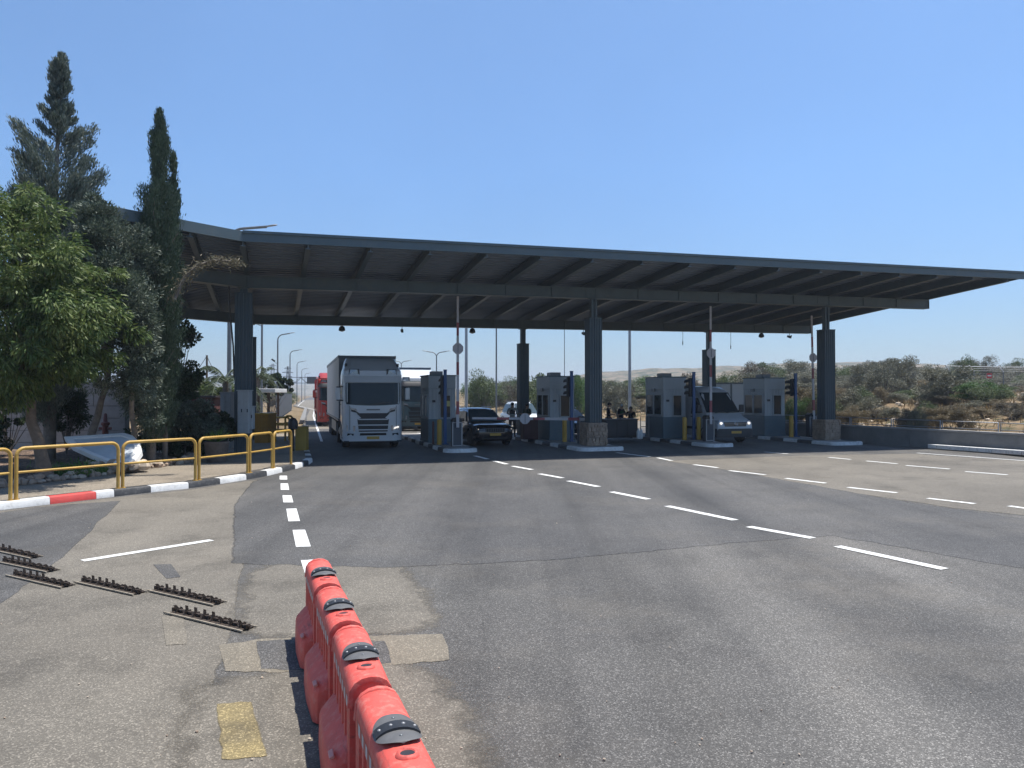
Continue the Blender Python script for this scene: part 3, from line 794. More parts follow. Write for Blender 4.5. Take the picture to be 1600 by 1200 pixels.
# fascias
mb = MB(); za, zb = zr(UL, VF), zr(UR, VF)
lbar(mb, P(UL, VF - .05), P(UR, VF - .05), 0.08, (za - .22, zb - .22), (za + .1, zb + .1))
lbar(mb, P(UL, VF - .11), P(UR, VF - .11), 0.05, (za + .04, zb + .04), (za + .125, zb + .125))
part(mb, 'fascia', steel_fascia)
mb = MB(); lbar(mb, W(0, VF - .05, 0), W(WL, VF - .05, 0), 0.08, (za - .22,) * 2, (za + .1,) * 2); part(mb, 'fascia', steel_fascia)
mb = MB(); zc_, zd_ = zr(UR, VF), zr(UR, VB)
lbar(mb, P(UR + .05, VF - .05), P(UR + .05, VB), 0.06, (zc_ - .16, zd_ - .16), (zc_ + .1, zd_ + .1)); part(mb, 'fascia', steel_fascia)
mb = MB(); ze = zr(UL, VB); lbar(mb, P(UL, VB + .03), P(UR, VB + .03), 0.06, (ze - .15, zd_ - .15), (ze + .1, zd_ + .1)); part(mb, 'fascia', steel_fascia)
# main beams, box section with lower flange
for v, nm in ((V1, 'main_beam'), (V2, 'main_beam')):
    za, zb = zr(UL, v) - .35, zr(UB, v) - .35
    mb = MB(); lbar(mb, P(UL - .1, v), P(UB, v), 0.24, (za - .42, zb - .42), (za, zb))
    lbar(mb, P(UL - .1, v), P(UB, v), 0.36, (za - .455, zb - .455), (za - .422, zb - .422))
    lbar(mb, P(UL - .1, v), P(UB, v), 0.36, (za - .03, zb - .03), (za + .002, zb + .002))
    for k in range(17):
        u = UL + 2 * k; zz = zr(u, v) - .35
        lbar(mb, P(u - .012, v), P(u + .012, v), 0.345, (zz - .42, zz - .42), (zz - .03, zz - .03))
    for u in (2.6, 13.1, 24.9):   # splice plates
        zz = zr(u, v) - .35; lbar(mb, P(u - .45, v), P(u + .45, v), 0.27, (zz - .40, zz - .40), (zz - .04, zz - .04))
    part(mb, nm, steel)
    z = zr(UL, v) - .35
    mb = MB(); lbar(mb, W(0, v, 0), W(WL, v, 0), 0.24, (z - .42,) * 2, (z,) * 2); lbar(mb, W(0, v, 0), W(WL, v, 0), 0.36, (z - .455,) * 2, (z - .422,) * 2); part(mb, nm, steel)
# rafters
for k in range(17):
    u = UL + 2 * k
    mb = MB(); a, b = P(u, VF + .02), P(u, VB - .03)
    z0, z1 = zr(u, VF), zr(u, VB)
    ibeam(mb, a, b, 0.17, (z0 - .352, z1 - .352), (z0 - .004, z1 - .004))
    part(mb, 'rafter', steel)
for s in (1.75, 3.4, WL - .1):
    mb = MB(); z0, z1 = zw(s, VF), zw(s, VB)
    ibeam(mb, W(s, VF + .02, 0), W(s, VB - .03, 0), 0.17, (z0 - .352, z1 - .352), (z0 - .004, z1 - .004)); part(mb, 'rafter', steel)
# columns
def clad_poly(cx, cy, w, g=0.035, n=5):
    h = w / 2; pts = []
    for side in range(4):
        for i in range(n):
            for (f, d) in ((0.12, 0), (0.38, 0), (0.46, g), (0.9, g), (0.98, 0)):
                t = -h + w * (i + f) / n
                e = h - d
                p = [(t, -e), (e, t), (-t, e), (-e, -t)][side]
                pts.append((cx + p[0], cy + p[1]))
    return pts
def column(u, v, w, ztop, base, wide=None):
    zt = zr(max(u, UL), v) - .805
    mb = MB(); 
    for du in (-.09, .09):
        mb.b2((u + du - .035, v - .11, 0.1), (u + du + .035, v + .11, zt))
    mb.b2((u - .06, v - .03, 0.1), (u + .06, v + .03, zt)); mb.b2((u - .2, v - .2, zt - .03), (u + .2, v + .2, zt - .001))
    o = part(xf(mb, P), 'column', steel)
    mb = MB(); mb.prism(clad_poly(u, v, w), 0.13, ztop); mb.b2((u - w / 2 - .015, v - w / 2 - .015, ztop), (u + w / 2 + .015, v + w / 2 + .015, ztop + .03))
    c = xf(mb, P).build('cladding', clad_m); c.parent = o
    if base:
        mb = MB(); h = 0.44
        mb.b2((u - h + .03, v - h + .03, 0.1), (u + h - .03, v + h - .03, 1.1))
        for side in range(4):
            z = 0.16
            while z < 1.08:
                hh = random.uniform(.07, .2); x = -h
                while x < h - .02:
                    ww = min(random.uniform(.09, .3), h - x)
                    d = random.uniform(.0, .03); zc2 = min(z + hh / 2, 1.09 - hh / 2)
                    cx, cy = x + ww / 2, -(h - .035 + d)
                    px_, py_ = [(cx, cy), (-cy, cx), (-cx, -cy), (cy, -cx)][side]
                    mb.box((u + px_, v + py_, zc2), (ww * random.uniform(.78, .95), .08, hh * random.uniform(.75, 1.05)), rz=side * math.pi / 2 + random.uniform(-.05, .05))
                    x += ww
                z += hh
        s = xf(mb, P).build('stone_base', stone_m, bevel=0.012); s.parent = o
for u, v, w, zt, b in [(-1.0, V1, .62, 6.0, 0), (13.0, V1 - .1, .56, 5.5, 1), (25.2, V1 + .2, .58, 5.35, 1), (-1.0, V2, .55, 5.0, 0), (12.75, V2, .52, 4.97, 0), (24.1, V2, .56, 4.85, 0)]:
    column(u, v, w, zt, b)

# lamps and cables hung from the canopy
def hang(px, py, v, name, label, cat, kind):
    k = (px - 800) / F; Y = v / (CT - ST * k); X = k * Y; u = X * CT + Y * ST
    zt = zr(u, v) - .35 - .455
    t = thing(name, label, cat, P(u, v, zt), TH)
    if kind == 'flood':
        mb = MB(); mb.tube([(0, 0, 0.02), (0, 0, -.06)], .02, 6); mb.build('bracket', galv_dark, t)
        mb = MB(); mb.lathe([(.06, -.02), (.12, -.06), (.16, -.17), (.16, -.25), (.13, -.26)], n=16); mb.build('lamp_shade', black_p, t, smooth=40)
        mb = MB(); mb.lathe([(.125, -.262), (.05, -.30)], n=14); mb.build('lens', lamp_off, t, smooth=40)
    elif kind == 'cam':
        mb = MB(); mb.tube([(0, 0, 0.02), (0, 0, -.16)], .018, 6); mb.build('bracket', galv_dark, t)
        mb = MB(); mb.box((0, .02, -.21), (.11, .3, .12), M=Matrix.Rotation(R(18), 4, 'X')); mb.build('camera_body', black_p, t, bevel=.01)
        mb = MB(); mb.cyl((0, -.16, -.17), .04, .05, 12, 'Y'); mb.build('lens', glass_d, t)
    else:
        L2 = kind
        mb = MB(); mb.tube([(0, 0, 0.02), (.01, 0, -L2 * .5), (0, 0.01, -L2)], .012, 6)
        mb.lathe([(.012, -L2), (.03, -L2 - .05), (.02, -L2 - .22), (.004, -L2 - .25)], n=8)
        o = mb.build('hanging_cable', black_p, smooth=40); o.location = P(u, v, zt); bpy.data.objects.remove(t)
        tag(o, label, cat)
hang(534, 509, V2, 'floodlight', 'round black floodlight hanging under the rear beam above the white lorry trailer', 'floodlight', 'flood')
hang(628, 512, V2, 'security_camera', 'small black camera under the rear beam right of the lorry trailer roof', 'camera', 'cam')
hang(738, 513, V2, 'floodlight', 'round black floodlight under the rear beam right of the leftmost raised boom', 'floodlight', 'flood')
hang(912, 518, V2, 'security_camera', 'small black camera under the rear beam just left of the middle stone based column', 'camera', 'cam')
hang(1190, 519, V2, 'floodlight', 'round black floodlight at the right part of the rear beam above the white van', 'floodlight', 'flood')
hang(1234, 519, V2, 'security_camera', 'pale camera at the very right end of the rear beam', 'camera', 'cam')
hang(1067, 533, V2, 'hanging_cable', 'short dark cable end dangling from the rear beam above the third booth', 'cable', .55)
pcs = [at(357, 444, 27.4), at(357.5, 475, 27.4), at(360, 500, 27.4), at(364, 540, 27.6), at(366, 590, 27.7)]
mb = MB(); mb.tube(pcs, .03, 6); tag(mb.build('power_cable', black_p, smooth=60), 'thick black cable hanging beside the front left column', 'cable')
hang(1142, 520, V2, 'hanging_cable', 'thin straight cable hanging from the rear beam above the white van', 'cable', .75)

# loose grit on the asphalt
rg = random.Random(3); mb = MB()
for k in range(110):
    px, py = rg.uniform(-50, 1650), rg.uniform(760, 1230); q = gp(px, py)
    if rg.random() < .5: q = q + Vector((rg.gauss(0, .3), rg.gauss(0, .3), 0))
    r = rg.uniform(.003, .010); rock(mb, (q.x, q.y, .006 + r * .5), r, rg.choice([0, 1, 1]))
struct(mb.build('gravel', [stone_m, stone_l], fix=False), 'stuff')
# ================================================================ BOOTHS, GATES, BOLLARDS
ORD = ['first', 'second', 'third', 'fourth']
def solve_u(px, v):
    k = (px - 800) / F; Y = v / (CT - ST * k); return k * Y * CT + Y * ST
ZI = 0.138
def make_booth(w, d, label):
    t = thing('toll_booth', label, 'booth', group='toll booths on the lane islands')
    H = 2.98
    mb = MB(); mb.b2((0, 0, 0), (w, d, 1.05)); mb.b2((-.02, -.02, 0), (w + .02, d + .02, .12)); mb.build('lower_wall', booth_lo, t, bevel=.012)
    # upper wall with shallow vertical ribs
    pts = []
    def side(a, b, n):
        a = Vector(a); b = Vector(b); dr = (b - a); nn = Vector((dr.y, -dr.x)).normalized()
        for i in range(n):
            for f, o in ((0, .0), (.42, 0), (.5, -.008), (.92, -.008)):
                pts.append(a + dr * ((i + f) / n) + nn * o)
    side((.015, .015), (w - .015, .015), 7); side((w - .015, .015), (w - .015, d - .015), 10); side((w - .015, d - .015), (.015, d - .015), 7); side((.015, d - .015), (.015, .015), 10)
    mb = MB(); mb.prism(pts, 1.052, 2.40); mb.build('upper_wall', booth_up, t)
    mb = MB(); mb.b2((0, 0, 2.402), (w, d, H)); mb.build('head_panel', booth_up, t, bevel=.015)
    mb = MB(); mb.b2((-.04, -.04, H + .002), (w + .04, d + .04, H + .05)); mb.build('roof', booth_lo, t, bevel=.01)
    mb = MB(); mb.b2((w * .22, d * .3, H + .052), (w * .62, d * .62, H + .23)); mb.build('air_conditioner', galv_dark, t, bevel=.02)
    # front window
    def window(x0, x1, z0, z1, face, nm='window'):
        mb = MB()
        f = .045
        def bx(a, b, z_0, z_1, pr):
            if face == 'F': mb.b2((a, -pr, z_0), (b, .03, z_1))
            elif face == 'L': mb.b2((-pr, a, z_0), (.03, b, z_1))
            else: mb.b2((w - .03, a, z_0), (w + pr, b, z_1))
        bx(x0, x0 + f, z0, z1, .03); bx(x1 - f, x1, z0, z1, .03); bx(x0 + f, x1 - f, z0, z0 + f, .03); bx(x0 + f, x1 - f, z1 - f, z1, .03)
        o = mb.build(nm, booth_up, t)
        mb2 = mb; mb = MB(); 
        if face == 'F': mb.b2((x0 + f, -.008, z0 + f), (x1 - f, .028, z1 - f))
        elif face == 'L': mb.b2((-.008, x0 + f, z0 + f), (.028, x1 - f, z1 - f))
        else: mb.b2((w - .028, x0 + f, z0 + f), (w + .008, x1 - f, z1 - f))
        mb.build('pane', glass_d, o)
    window(w * .40, w * .82, 1.08, 2.14, 'F')
    window(.12, d * .5, 1.12, 2.16, 'L'); window(d * .52, d - .12, 1.12, 2.16, 'L')
    window(.2, d - .2, 1.12, 2.16, 'R')
    mb = MB(); mb.b2((w * .14, -.05, 1.80), (w * .25, .02, 1.90)); mb.build('intercom', black_p, t, bevel=.01)
    mb = MB(); mb.b2((-.06, d * .45, 2.3), (.0, d * .62, 2.45)); mb.build('side_lamp', galv_dark, t, bevel=.01)
    return t
BU = [(6.65, 33.25), (12.42, 33.25), (18.2, 32.9), (24.15, 33.1)]
BL = ['pale grey toll booth with a yellow window notice, right of the white lorry',
      'pale grey toll booth behind the lowered boom and left of the middle stone based column',
      'pale grey toll booth just left of the white van, flanked by yellow bollards',
      'pale grey toll booth nearest the parapet wall, right of the white van']
b0 = make_booth(1.26, 1.85, BL[0])
for i, (u, v) in enumerate(BU):
    o = b0 if i == 0 else dup(b0, (0, 0, 0), label=BL[i])
    o.location = P(u, v, ZI); o.rotation_euler = (0, 0, TH)
mb = MB(); mb.b2((.76, -.022, 1.62), (.98, -.010, 1.86)); mb.build('notice', mat('yellow_notice', (0.55, 0.5, 0.2), .6), b0)

# blue signal posts with their signals facing the arriving traffic
def make_post(label):
    t = thing('signal_post', label, 'signal post', group='blue signal posts before the booths')
    mb = MB(); mb.b2((-.065, -.05, 0), (.065, .05, 3.2)); mb.b2((-.14, -.14, 0), (.14, .14, .03)); mb.b2((-.075, -.06, 3.2), (.075, .06, 3.23)); mb.build('post', blue_p, t, bevel=.008)
    s = MB(); s.b2((-.17, .06, 2.05), (.07, .22, 2.95)); so_ = s.build('signal_housing', black_p, t, bevel=.02)
    mb = MB(); mb.b2((-.05, .048, 2.3), (.05, .062, 2.7)); mb.build('bracket', galv_dark, t)
    for k, z in enumerate((2.22, 2.50, 2.78)):
        mb = MB(); n = 10; a = []; b = []
        for i in range(n + 1):
            an = math.pi * (-.12 + 1.24 * i / n)
            a.append((-.04 + .125 * math.cos(an), .222, z + .125 * math.sin(an))); b.append((-.04 + .125 * math.cos(an), .222 + .40 - .0 * abs(math.cos(an)), z + .125 * math.sin(an) - .03))
        a2 = [(-.04 + (x + .04) * .93, y, z + (zz - z) * .93) for x, y, zz in a]; b2_ = [(-.04 + (x + .04) * .93, y, z + (zz - z) * .93) for x, y, zz in b]
        mb.loft([a, b, b2_, a2], False, False)
        mb.build('signal_visor', black_p, so_, smooth=40)
        mb = MB(); mb.cyl((-.04, .226, z), .11, .02, 16, 'Y'); mb.build('signal_lens', [mat('lens_green', (.02, .12, .06), .2), mat('lens_amber', (.25, .13, .01), .2), mat('lens_red', (.22, .01, .01), .2)][k], so_)
    return t
PP = [(695.5, 32.0), (893, 32.2), (1084, 31.8), (1243, 32.2)]
PLb = ['blue post with black traffic signal before the leftmost booth', 'blue post with black traffic signal right of the booth behind the lowered boom',
       'blue post with black traffic signal between two yellow bollards left of the white van', 'blue post with black traffic signal right of the booth nearest the parapet wall']
p0_ = make_post(PLb[0])
for i, (px, v) in enumerate(PP):
    o = p0_ if i == 0 else dup(p0_, (0, 0, 0), label=PLb[i])
    o.location = P(solve_u(px, v), v, ZI); o.rotation_euler = (0, 0, TH)

def make_bollard(label):
    mb = MB(); mb.lathe([(.105, 0), (.105, 1.02), (.095, 1.06), (.06, 1.085)], n=16)
    o = mb.build('bollard', yellow_p, smooth=40); tag(o, label, 'bollard', 'yellow bollards before the booths'); return o
BB = [(686.5, 31.9, 'yellow steel bollard left of the blue post before the leftmost booth'), (882, 32.0, 'yellow steel bollard behind the lowered boom'),
      (1069.5, 31.6, 'yellow steel bollard left of the blue post beside the white van'), (1091.5, 31.6, 'yellow steel bollard right of the blue post beside the white van'), (1236, 32.1, 'yellow steel bollard before the booth nearest the parapet wall')]
bl0 = None
for px, v, lb in BB:
    if bl0 is None: bl0 = make_bollard(lb); o = bl0
    else:
        o = bl0.copy(); COL.objects.link(o); o['label'] = lb
    o.location = P(solve_u(px, v), v, ZI)
mb = MB(); mb.lathe([(.05, 0), (.05, .95), (.035, .99)], n=10)
o = mb.build('marker_post', mat('post_brown', (.12, .05, .035), .6), smooth=40); o.location = P(solve_u(677, 32.2), 32.2, ZI)
tag(o, 'thin reddish brown post at the left foot of the leftmost booth', 'post')

arm_white = mat('arm_white', (0.42, 0.41, 0.42), .45, var=.08, dirt=.25); arm_red = mat('arm_red', (0.26, .055, .065), .45, var=.15)
def make_gate(label, ang, alen, sgn_d):
    """cabinet with a boom; the arm swings in the cabinet's local x-z plane, pointing to -x when down"""
    t = thing('boom_gate', label, 'boom gate', group='boom gates at the lane ends')
    mb = MB(); mb.b2((-.19, -.17, 0), (.19, .17, 1.02)); mb.build('cabinet', mat('gate_cabinet', (.05, .06, .075), .5, var=.15), t, bevel=.015)
    
    mb = MB(); pr = [(-.2, 1.022), (.2, 1.022), (.2, 1.12), (.12, 1.2), (-.12, 1.2), (-.2, 1.12)]
    mb.loft([[(x, -.18, z) for x, z in pr], [(x, .18, z) for x, z in pr]]); mb.build('cabinet_head', black_p, t, bevel=.01)
    mb = MB()
    for x in (-.195, .195): mb.b2((x - .022, -.192, .05), (x + .022, -.172, 1.0))
    for z in (.05, 1.0): mb.b2((-.217, -.192, z - .02), (.217, -.172, z + .02))
    mb.build('edge_trim', galv, t)
    piv = Vector((0, -.24, 1.08))
    mb = MB(); mb.cyl((0, -.21, 1.08), .075, .1, 14, 'Y'); mb.build('pivot', black_p, t)
    d = Vector((-math.cos(ang), 0, math.sin(ang))); up = Vector((0, 1, 0))
    mb = MB(); n = 10; x0 = -.28
    for k in range(n):
        a = piv + d * (x0 + (alen - x0) * k / n); b = piv + d * (x0 + (alen - x0) * (k + 1) / n - .004)
        hh = .125 - .045 * k / n
        mb.bar(a, b, .045, hh, 1 if k % 3 == 1 else 0, up=(-d.z, 0, d.x) if False else d.cross(Vector((0, 1, 0))))
    mb.build('boom_arm', [arm_white, arm_red], t)
    c = piv + d * sgn_d + Vector((0, -.04, 0)); mb = MB(); r = .24; secs = []
    for y in (-.012, .012): secs.append([c + Vector((r * math.cos(math.pi / 8 + k * math.pi / 4), y, r * math.sin(math.pi / 8 + k * math.pi / 4))) for k in range(8)])
    mb.loft(secs); sd = mb.build('sign_disc', mat('sign_back', (.42, .40, .41), .5, var=.08), t)
    mb = MB(); mb.bar(c + Vector((-.0, -.02, -.18)), c + Vector((0, -.02, .18)), .03, .012, up=(0, 1, 0)); mb.build('sign_clamp', galv_dark, sd)
    return t
gate_up = make_gate('raised red and white boom with octagonal plate before the leftmost booth', R(90), 5.1, 2.95)
gate_up.location = P(solve_u(713, 30.4), 30.4, ZI); gate_up.rotation_euler = (0, 0, TH)
g2 = dup(gate_up, P(solve_u(1106, 30.3), 30.3, ZI), TH, 'raised red and white boom with octagonal plate in front of the white van')
g3 = dup(gate_up, P(solve_u(1267, 32.3), 32.3, ZI), TH, 'raised boom beside the right stone based column near the parapet wall')
g3.rotation_euler = (0, R(-1.2), TH)
gd = make_gate('lowered red and white boom across the lane of the black car', R(1.0), 5.05, 2.75)
gd.location = P(solve_u(910, 30.6), 30.6, ZI); gd.rotation_euler = (0, 0, TH)

# ================================================================ WATER BARRIERS
def arch(w, zb, zt, n=8):
    """upper outline from left bottom over the arch to the right"""
    return [(-w * math.cos(math.pi * i / n) if True else 0, zb + (zt - zb) * max(0, math.sin(math.pi * i / n)) ** .6) for i in range(n + 1)]
def make_barrier(label):
    t = thing('water_barrier', label, 'barrier', group='row of red plastic barriers')
    Lh = 0.49    # half body length
    mb = MB(); secs = []
    ys = []
    n = 5
    for i in range(n):
        y0 = -Lh + .1 + (2 * Lh - .2) * i / n; L1 = (2 * Lh - .2) / n
        ys += [(y0 + .02 * L1, 0), (y0 + .10 * L1, 1), (y0 + .62 * L1, 1), (y0 + .70 * L1, 0)]
    ys = [(-Lh, 0), (-Lh + .03, 0)] + ys + [(Lh - .03, 0), (Lh, 0)]
    for y, fl in ys:
        k = .965 if abs(y) == Lh else 1.0
        w = .118 * k; iw = w - .048 * fl
        prof = [(-w, .05), (-iw, .08), (-iw, .50), (-w, .525), (-w, .60)] + [(x, z) for x, z in arch(w, .605, .71 * k + .71 * (1 - k) * .5)][0:] + [(w, .60), (w, .525), (iw, .50), (iw, .08), (w, .05)]
        secs.append([(x, y, z) for x, z in prof])
    mb.loft(secs); mb.build('barrier_body', barrier_red, t, smooth=38)
    # plinth with clipped ends and a sloped shoulder
    mb = MB(); secs = []
    for y, w, zt in ((-.43, .150, .25), (-.41, .19, .26), (-.36, .218, .27), (-.05, .228, .275), (.05, .228, .275), (.36, .218, .27), (.41, .19, .26), (.43, .150, .25)):
        prof = [(-w, .0), (-w + .004, .20), (-w + .016, .235), (-.120, zt + .045), (-.105, zt + .06), (.105, zt + .06), (.120, zt + .045), (w - .016, .235), (w - .004, .20), (w, 0)]
        secs.append([(x, y, z) for x, z in prof])
    mb.loft(secs); mb.build('plinth', barrier_red, t, smooth=30, bevel=.008)
    # necks at both ends: lower and narrower arch
    for s in (-1, 1):
        mb = MB(); secs = []
        for y, k in ((Lh - .02, 1), (Lh + .065, 1)):
            prof = [(-.072, .06)] + [(x, z) for x, z in arch(.072, .55, .635)] + [(.072, .06)]
            secs.append([(x, s * y, z) for x, z in prof])
        mb.loft(secs); mb.build('connector', barrier_red, t, smooth=40)
    # arched lip at the ends of the body
    for s in (-1, 1):
        mb = MB(); secs = []
        for y, k in ((Lh - .035, 1.0), (Lh - .03, 1.05), (Lh + .004, 1.05), (Lh + .006, 1.0)):
            q = arch(.12 * k, .56, .56 + .152 * k); 
            qi = arch(.10, .555, .69)
            secs.append([(x, s * y, z) for x, z in q] + [(x, s * y, z) for x, z in qi[::-1]])
        mb.loft(secs); mb.build('end_lip', barrier_red, t, smooth=40)
    # saddle reflector with four studs
    yr = -.06
    mb = MB(); secs = []
    for q_ in np.linspace(-1, 1, 25):
        y = yr + .155 * math.sin(q_ * math.pi / 2); dz = .010 + .012 * math.sqrt(max(0, 1 - q_ ** 4)); sc = max(.01, math.cos(q_ * math.pi / 2))
        q = []
        for i in range(11):
            a = math.pi / 2 + (i / 10 - .5) * math.pi * .66 * sc
            q.append((.118 * math.cos(a) * (1 + dz * 4), y, .605 + (.105 + dz) * math.sin(a) ** .6))
        secs.append(q)
    mb.loft(secs, False, False); sd = mb.build('reflector_saddle', mat('saddle_grey', (.095, .095, .095), .65, var=.15, scale=9, bump=.1), t, smooth=60)
    mb = MB(); secs = []
    for y, dz in ((yr - .042, .018), (yr - .04, .034), (yr + .04, .034), (yr + .042, .018)):
        secs.append([(.118 * math.cos(a) * (1 + dz * 3), y, .605 + (.105 + dz) * math.sin(a) ** .6) for a in [math.pi / 2 + (i / 10 - .5) * math.pi * .60 for i in range(11)]])
    mb.loft(secs, False, False); mb.build('reflector_band', black_p, sd, smooth=50)
    for k in range(4):
        a = math.pi / 2 + (k / 3 - .5) * math.pi * .44
        c = Vector((.118 * math.cos(a) * 1.1, yr, .605 + .137 * math.sin(a) ** .6))
        mb = MB(); mb.ball(c, .0095, 10, sc=(1, 1.0, .8)); mb.build('stud', mat('stud_glass', (.26, .26, .26), .35, .1), sd, smooth=80)
    for s in (-1, 1):
        mb = MB(); mb.ball((0, yr + s * .098, .732), .0085, 8, sc=(1, 1, .5)); mb.build('rivet', galv_dark, sd, smooth=80)
    # filler hole with raised rim
    yh = -.30; 
    mb = MB(); secs = []
    for r0, dz in ((.030, .004), (.036, .012), (.050, .010), (.054, .0)):
        secs.append([(r0 * math.cos(a), yh + r0 * math.sin(a), .605 + (.105 + dz) * max(.2, math.sin(math.acos(max(-1, min(1, r0 * math.cos(a) / .118))))) ** .6) for a in [2 * math.pi * k / 20 for k in range(20)]])
    mb.loft(secs, False); rim = mb.build('filler_rim', barrier_red, t, smooth=60)
    mb = MB(); mb.add([(.033 * math.cos(a), yh + .033 * math.sin(a), .7145) for a in [2 * math.pi * k / 20 for k in range(20)]], [list(range(20))]); mb.build('filler_hole', black_p, rim, fix=False)
    # hatched reflective strip on each side
    for s in (-1, 1):
        mb = MB(); n = 14
        for k in range(n):
            y0 = -.42 + .84 * k / n; y1 = -.42 + .84 * (k + .9) / n
            for x in (s * .1195,):
                mb.add([(x, y0, .535), (x, y1, .535), (x, y1 , .595), (x, y0, .595)], [(0, 1, 2, 3)], k % 2)
        mb.build('reflective_strip', [mat('strip_white', (.55, .5, .5), .5, dirt=.4), mat('strip_red', (.4, .05, .05), .5)], t, fix=False)
    # little drain lugs at the foot
    mb = MB()
    for s in (-1, 1):
        mb = MB(); mb.box((s * .2, -.36, .262), (.03, .09, .018), M=Matrix.Rotation(s * R(25), 4, 'Y')); mb.build('lug', mat('lug_pale', (.6, .25, .2), .5), t, bevel=.004)
    return t
BLb = ['red plastic water barrier farthest away in the row', 'red plastic water barrier second from the far end of the row',
       'red plastic water barrier second nearest in the row, before the beige strip', 'nearest red plastic water barrier, cut by the bottom edge of the photo']
BARV = [(0.44, 6.93), (0.48, 5.83), (0.52, 4.73), (0.56, 3.60)]
w0 = make_barrier(BLb[0])
for i, (u, v) in enumerate(BARV):
    o = w0 if i == 0 else dup(w0, (0, 0, 0), label=BLb[i])
    o.location = P(u, v, 0.02); o.rotation_euler = (0, 0, TH + R(1.5 + [0, .8, -.7, .4][i]))

# ================================================================ TYRE SPIKES
def make_spikes(label):
    t = thing('spike_strip', label, 'spike strip', group='tyre spike strips in the road')
    L_ = 1.02
    mb = MB(); mb.b2((-L_ / 2, -.09, 0), (L_ / 2, .09, .012)); mb.build('base_plate', rust, t)
    mb = MB(); mb.tube([(-L_ / 2 - .03, .0, .05), (L_ / 2 + .03, 0, .05)], .013, 6)
    for x in (-L_ / 2, 0, L_ / 2): mb.b2((x - .012, -.03, .01), (x + .012, .03, .075))
    mb.build('hinge_rod', rust, t)
    mb = MB(); mb.b2((-L_ / 2 - .05, -.115, 0), (L_ / 2 + .03, -.092, .022)); mb.b2((-L_ / 2 - .05, .092, 0), (L_ / 2 + .03, .105, .02)); mb.build('frame_bar', mat('worn_frame', (.28, .24, .18), .7, .3, var=.3, scale=20), t)
    for k in range(8):
        x = -L_ / 2 + L_ * (k + .5) / 8
        a = R(random.uniform(-18, 22))
        prof = [(-.055, .02), (.03, .015), (.055, .05), (.035, .085), (.005, .075), (-.02, .145), (-.055, .155), (-.035, .09)]
        c, s = math.cos(a), math.sin(a)
        pr = [(y * c - (z - .05) * s, .05 + y * s + (z - .05) * c) for y, z in prof]
        mb = MB(); mb.loft([[(x - .006, y, max(.013, z)) for y, z in pr], [(x + .006, y, max(.013, z)) for y, z in pr]])
        mb.b2((x + .012, -.02, .03), (x + .06, .02, .06))
        mb.build('spike', rust, t)
    return t
sp = [((272, 955), (392, 984), 'nearest spike strip, on the pale concrete closest to the barriers'), ((244, 921), (346, 944), 'spike strip right of the middle, just behind the nearest one'),
      ((131, 908), (222, 928), 'spike strip in the middle of the row, in front of the white slanted line'), ((25, 898), (110, 917), 'spike strip third from the left, at the edge of the dark asphalt'),
      ((8, 877), (86, 893), 'spike strip second from the left on the dark asphalt'), ((-30, 852), (60, 872), 'farthest spike strip, cut by the left edge of the photo')]
s0 = make_spikes(sp[0][2])
for i, (a, b, lb) in enumerate(sp):
    A, B = gp(*a), gp(*b); o = s0 if i == 0 else dup(s0, (0, 0, 0), label=lb)
    o.location = (A + B) / 2 + Vector((0, 0, .012)); d = B - A
    o.rotation_euler = (0, 0, math.atan2(d.y, d.x)); 
    k = d.length / 1.08; o.scale = (k, .85, .62)

# ================================================================ YELLOW RAILING
inn2 = [Vector((p.x, p.y, 0)) for p in offs(kpts, .16)]
def kerb_point(px):
    """point on the kerb line under that column of the photo"""
    best = None
    for a, b in zip(inn2[:-1], inn2[1:]):
        for k in range(20):
            q = a + (b - a) * k / 20
            e = abs(800 + F * q.x / q.y - px)
            if q.y > 5 and (best is None or e < best[0]): best = (e, q)
    return best[1]
posts = [-230, 22, 188.5, 308, 390, 427, 456]
RL = ['yellow tubular railing panel cut by the left edge of the photo', 'yellow tubular railing panel in front of the leaning tree trunk', 'yellow tubular railing panel in front of the white slab and the cypress trunk',
      'yellow tubular railing panel in front of the flower pot', 'yellow tubular railing panel right of the flower pot', 'short yellow railing panel at the bend of the kerb', ]
for i in range(len(posts) - 1):
    a, b = kerb_point(posts[i]), kerb_point(posts[i + 1])
    n = (b - a).normalized(); g = .055 if i < 4 else .05
    a2, b2 = a + n * g, b - n * g
    t = thing('railing_panel', RL[i], 'railing', (a2.x, a2.y, .142), 0, 'yellow railing panels along the kerb')
    d = (b2 - a2); Z = 1.05; r = .16
    pts = [Vector((0, 0, 0))]
    for k in range(0, 6):
        q = math.pi / 2 * k / 5; pts.append(n * (r - r * math.cos(q)) + Vector((0, 0, Z - r + r * math.sin(q))))
    for k in range(0, 6):
        q = math.pi / 2 * k / 5; pts.append(d - n * (r - r * math.sin(q)) + Vector((0, 0, Z - r + r * math.cos(q))))
    pts.append(d.copy())
    mb = MB(); mb.tube(pts, .037, 12); mb.build('hoop', rail_yellow, t, smooth=60)
    mb = MB(); mb.tube([n * .03 + Vector((0, 0, .56)), d - n * .03 + Vector((0, 0, .56))], .026, 10); mb.build('mid_rail', rail_yellow, t, smooth=60)
    for q in (Vector((0, 0, 0)), d):
        mb = MB(); mb.cyl((q.x, q.y, .008), .07, .016, 12); mb.build('foot_plate', rail_yellow, t)

